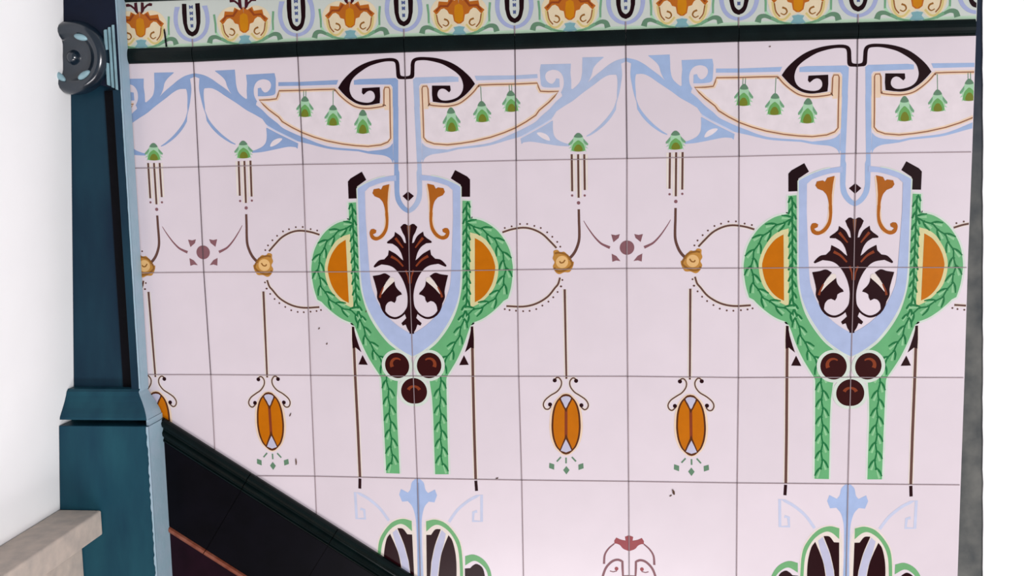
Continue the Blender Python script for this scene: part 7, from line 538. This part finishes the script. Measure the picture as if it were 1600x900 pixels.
rake('skirting_tiles',[(.0302,-.0018),(.0302,-.005),(.0315,-.006),(.139,-.006),(.140,-.005),(.140,-.0018)],M_BLK,.152)['label']='flat black glazed skirting tiles'
rake('brown_bead',[(.1402,-.0018),(.1402,-.005),(.1415,-.0085),(.144,-.010),(.1465,-.0085),(.148,-.005),(.148,-.0018)],M_BEAD,.152)['label']='thin brown glazed bead'
rake('lower_tiles',[(.1482,-.0018),(.1482,-.005),(.95,-.005),(.95,-.0018)],M_MAR,1.2)['label']='dark maroon tiles below the bead'
# ------------------------------------------------------------ pilaster
pil=thing('pilaster','dark teal painted pilaster with a carved roundel above a sunk panel, beside the tiles','pilaster',(-.70,0,0))
XR=-.6285
bm=bmesh.new()
XL=-.80
box(bm,XL,XR-.0005,-.010,-.0022,Z0-.23,Z0+.60)
o=finish('sunk_panel',bm,M_TEALD,pil,cut=True)
bm=bmesh.new(); box(bm,-.6610,-.6421,-.0125,-.0102,Z0-.167,Z0+.262); finish('panel_shade',bm,M_BLK,pil)['label']='painted shade strip inside the stile'  # dark strip painted in place of the stile's shadow
bm=bmesh.new(); box(bm,-.6420,XR-.0005,-.0260,-.0102,Z0-.172,Z0+.262); finish('stile',bm,M_TEALD,pil,bevel=.0008,cut=True)
bm=bmesh.new(); prism(bm,[(XR-.0005,Z0+.2612),(XR-.0005,Z0+.60),(XL,Z0+.60),(XL,Z0+.274),(-.70,Z0+.274),(-.672,Z0+.2715),(-.655,Z0+.2680)],-.028,-.0102); finish('corner_block',bm,M_TEALSHADE,pil,bevel=.001,cut=True)
# pale right-hand edge, ragged where the dark paint stops
bm=bmesh.new()
def ragged(x,z0,z1,y,w,step=.005,amp=.0007):
    zs=[z0+(z1-z0)*i/max(1,int((z1-z0)/step)) for i in range(int((z1-z0)/step)+1)]
    prism(bm,[(x,z0),(x,z1)]+[(x-w-random.uniform(-amp,amp),z) for z in zs[::-1]],y-.0006,y+.001)
box(bm,XR-.0004,XR+.0012,-.0262,-.0022,Z0-.17,Z0+.60); ragged(XR+.0012,Z0-.166,Z0+.60,-.0268,.0022,.01,.0003)
finish('shaft_edge',bm,M_PALE,pil)['label']='pale right-hand edge of the shaft'
rs=bpy.data.objects.new('reeded_strip',None); 
bm=bmesh.new(); prism(bm,[(-.6475,Z0+.2695),(-.6475,Z0+.3415),(-.6292,Z0+.3520),(-.6292,Z0+.2610)],-.0292,-.0281)
strip=finish('reeded_strip',bm,M_TEALSHADE,pil)
for k,(x,w) in enumerate(((-.6448,.0046),(-.6388,.0036),(-.6332,.0030))):
    t0=Z0+.2690-(x+.6465)*.54; t1=Z0+.3425+(x+.6465)*.54
    bm=bmesh.new(); pr=[(x-w/2,-.0292),(x-w*.3,-.0325),(x+w*.15,-.0335),(x+w*.5,-.0292)]
    rows=[[bm.verts.new((a,b,z-(a-x)*sl)) for a,b in pr] for z,sl in ((t0,.54),(t1,-.54))]
    for i in range(4): bm.faces.new([rows[0][i],rows[0][(i+1)%4],rows[1][(i+1)%4],rows[1][i]])
    bm.faces.new(rows[0]); bm.faces.new(rows[1][::-1]); finish('reed',bm,M_PALE2,strip)  # pale colour stands for light caught on the reeds
# roundel, turned
CX,CZ=-.693,Z0+.3075
def lathe(bm,prof,cx,cz,n=64,y0=-.028):
    rings=[[bm.verts.new((cx+r*math.cos(2*math.pi*i/n),y0-h,cz+r*math.sin(2*math.pi*i/n))) for i in range(n)] for r,h in prof if r>0]
    for A,B in zip(rings,rings[1:]):
        for i in range(n): bm.faces.new([A[i],A[(i+1)%n],B[(i+1)%n],B[i]])
    bm.faces.new(rings[0])
bm=bmesh.new(); lathe(bm,[(.0125,.0035),(.018,.002),(.024,.002),(.029,.0045),(.0325,.0105),(.037,.0145),(.0415,.0150),(.046,.012),(.0495,.006),(.0515,.001),(.0515,-.0015)],CX,CZ)
M_RND=mat('roundel_paint',(18,34,48),.22,.15,40,.9)
ros=finish('rosette',bm,M_RND,pil,True,0,True)
bm=bmesh.new(); lathe(bm,[(.0018,.0125),(.005,.0115),(.0078,.008),(.0095,.0042),(.0115,.0028)],CX,CZ); finish('boss',bm,M_RND,ros,True,0,True)
for a in (56,-54,124,-124):
    r=.0315; t=math.radians(a); cx,cz=CX+r*math.cos(t),CZ+r*math.sin(t)
    if cx<pierx(cz): continue
    bm=bmesh.new(); bmesh.ops.create_uvsphere(bm,u_segments=16,v_segments=8,radius=1)
    tt=t+math.pi/2+(.35 if a>0 else -.1)
    bmesh.ops.transform(bm,verts=bm.verts,matrix=Matrix.Translation((cx,-.0405,cz))@Matrix.Rotation(-tt,4,'Y')@Matrix.Diagonal((.0105,.0045,.0045,1)))
    o=finish('carved_leaf',bm,M_PALE2,ros,True); o['label']='leaf tip with painted pale glare'
# base moulding flares out to the plinth
bm=bmesh.new(); L=[(-.1668,-.6285,.0265),(-.1700,-.6290,.0300),(-.1760,-.6265,.0320),(-.1840,-.6215,.0360),(-.1920,-.6165,.0410),(-.1990,-.6125,.0460),(-.2040,-.6105,.0490),(-.2072,-.6098,.0495)]
rows=[[bm.verts.new(p) for p in ((XL,-.0022,Z0+z),(XL,-d,Z0+z),(x,-d,Z0+z),(x,-.0022,Z0+z))] for z,x,d in L]
for A,B in zip(rows,rows[1:]):
    for k in range(4):
        f=bm.faces.new([A[k],A[(k+1)%4],B[(k+1)%4],B[k]]); f.material_index=1 if k==2 else 0
bm.faces.new(rows[0]); bm.faces.new(rows[-1][::-1]); finish('base_moulding',bm,[M_TEAL,M_PALE],pil,cut=True)
bm=bmesh.new(); box(bm,XL,-.6125,-.018,-.0102,Z0-.2155,Z0-.2074,0); finish('shadow_gap',bm,M_TEAL,pil,cut=True)
bm=bmesh.new(); box(bm,XL,-.6082,-.052,-.0022,.0,Z0-.2157); finish('plinth',bm,M_TEAL,pil,bevel=.001,cut=True)
bm=bmesh.new(); box(bm,-.6080,-.6066,-.0522,-.0022,Z0-.8,Z0-.2160); box(bm,-.6122,-.6085,-.0462,-.0022,Z0-.2158,Z0-.2074); ragged(-.6066,Z0-.8,Z0-.2160,-.0526,.0028,.0045,.0009)
finish('plinth_edge',bm,M_PALE,pil)['label']='ragged pale right-hand edge of the plinth'
# ------------------------------------------------------------ stone ledge
led=thing('stone_ledge','pale stone ledge slab on a thin support, butting against the front of the plinth','ledge',(-.75,-.11,0))
bm=bmesh.new(); box(bm,-.79,-.6850,-.34,-.0535,Z0-.3765,Z0-.3400); finish('slab',bm,M_STONE,led,bevel=.0025,cut=True)
bm=bmesh.new(); box(bm,-.79,-.7185,-.34,-.0535,0,Z0-.3770); finish('support',bm,M_STONE,led,bevel=.001,cut=True)
# ------------------------------------------------------------ light and camera
def area(name,loc,tgt,size,power,col):
    l=bpy.data.lights.new(name,'AREA'); l.shape='RECTANGLE'; l.size,l.size_y=size; l.energy=power; l.color=col
    o=bpy.data.objects.new(name,l); COL.objects.link(o); o.location=loc; o.rotation_euler=(Vector(tgt)-Vector(loc)).to_track_quat('-Z','Y').to_euler(); return o
area('window_light',(2.9,-3.2,Z0-.3),(.0,0,Z0-.1),(1.1,1.1),KEY:=136,(1,.97,.98))
area('low_fill',(-.1,-1.35,Z0-1.22),(-.1,0,Z0-.2),(1.0,.3),FILL:=17,(1,.965,.985))  # added fill with no visible source, brightens the lower tiles
w=bpy.data.worlds.new('World'); scene.world=w; w.use_nodes=True; bg=w.node_tree.nodes['Background']; bg.inputs[0].default_value=(.9,.93,1,1); bg.inputs[1].default_value=.34
cam=bpy.data.cameras.new('Camera'); co=bpy.data.objects.new('Camera',cam); COL.objects.link(co); scene.camera=co
R=Matrix(CAMR); B=Matrix(((1,0,0),(0,-1,0),(0,0,-1)))@R
co.matrix_world=Matrix.Translation(Vector(CAMC)+Vector((0,0,Z0)))@B.transposed().to_4x4()
cam.sensor_width=36; cam.lens=FPX/1600*36; cam.clip_start=.01
vs=scene.view_settings; vs.view_transform='Standard'; vs.look='None'; vs.gamma=1; vs.use_curve_mapping=False; vs.exposure=0
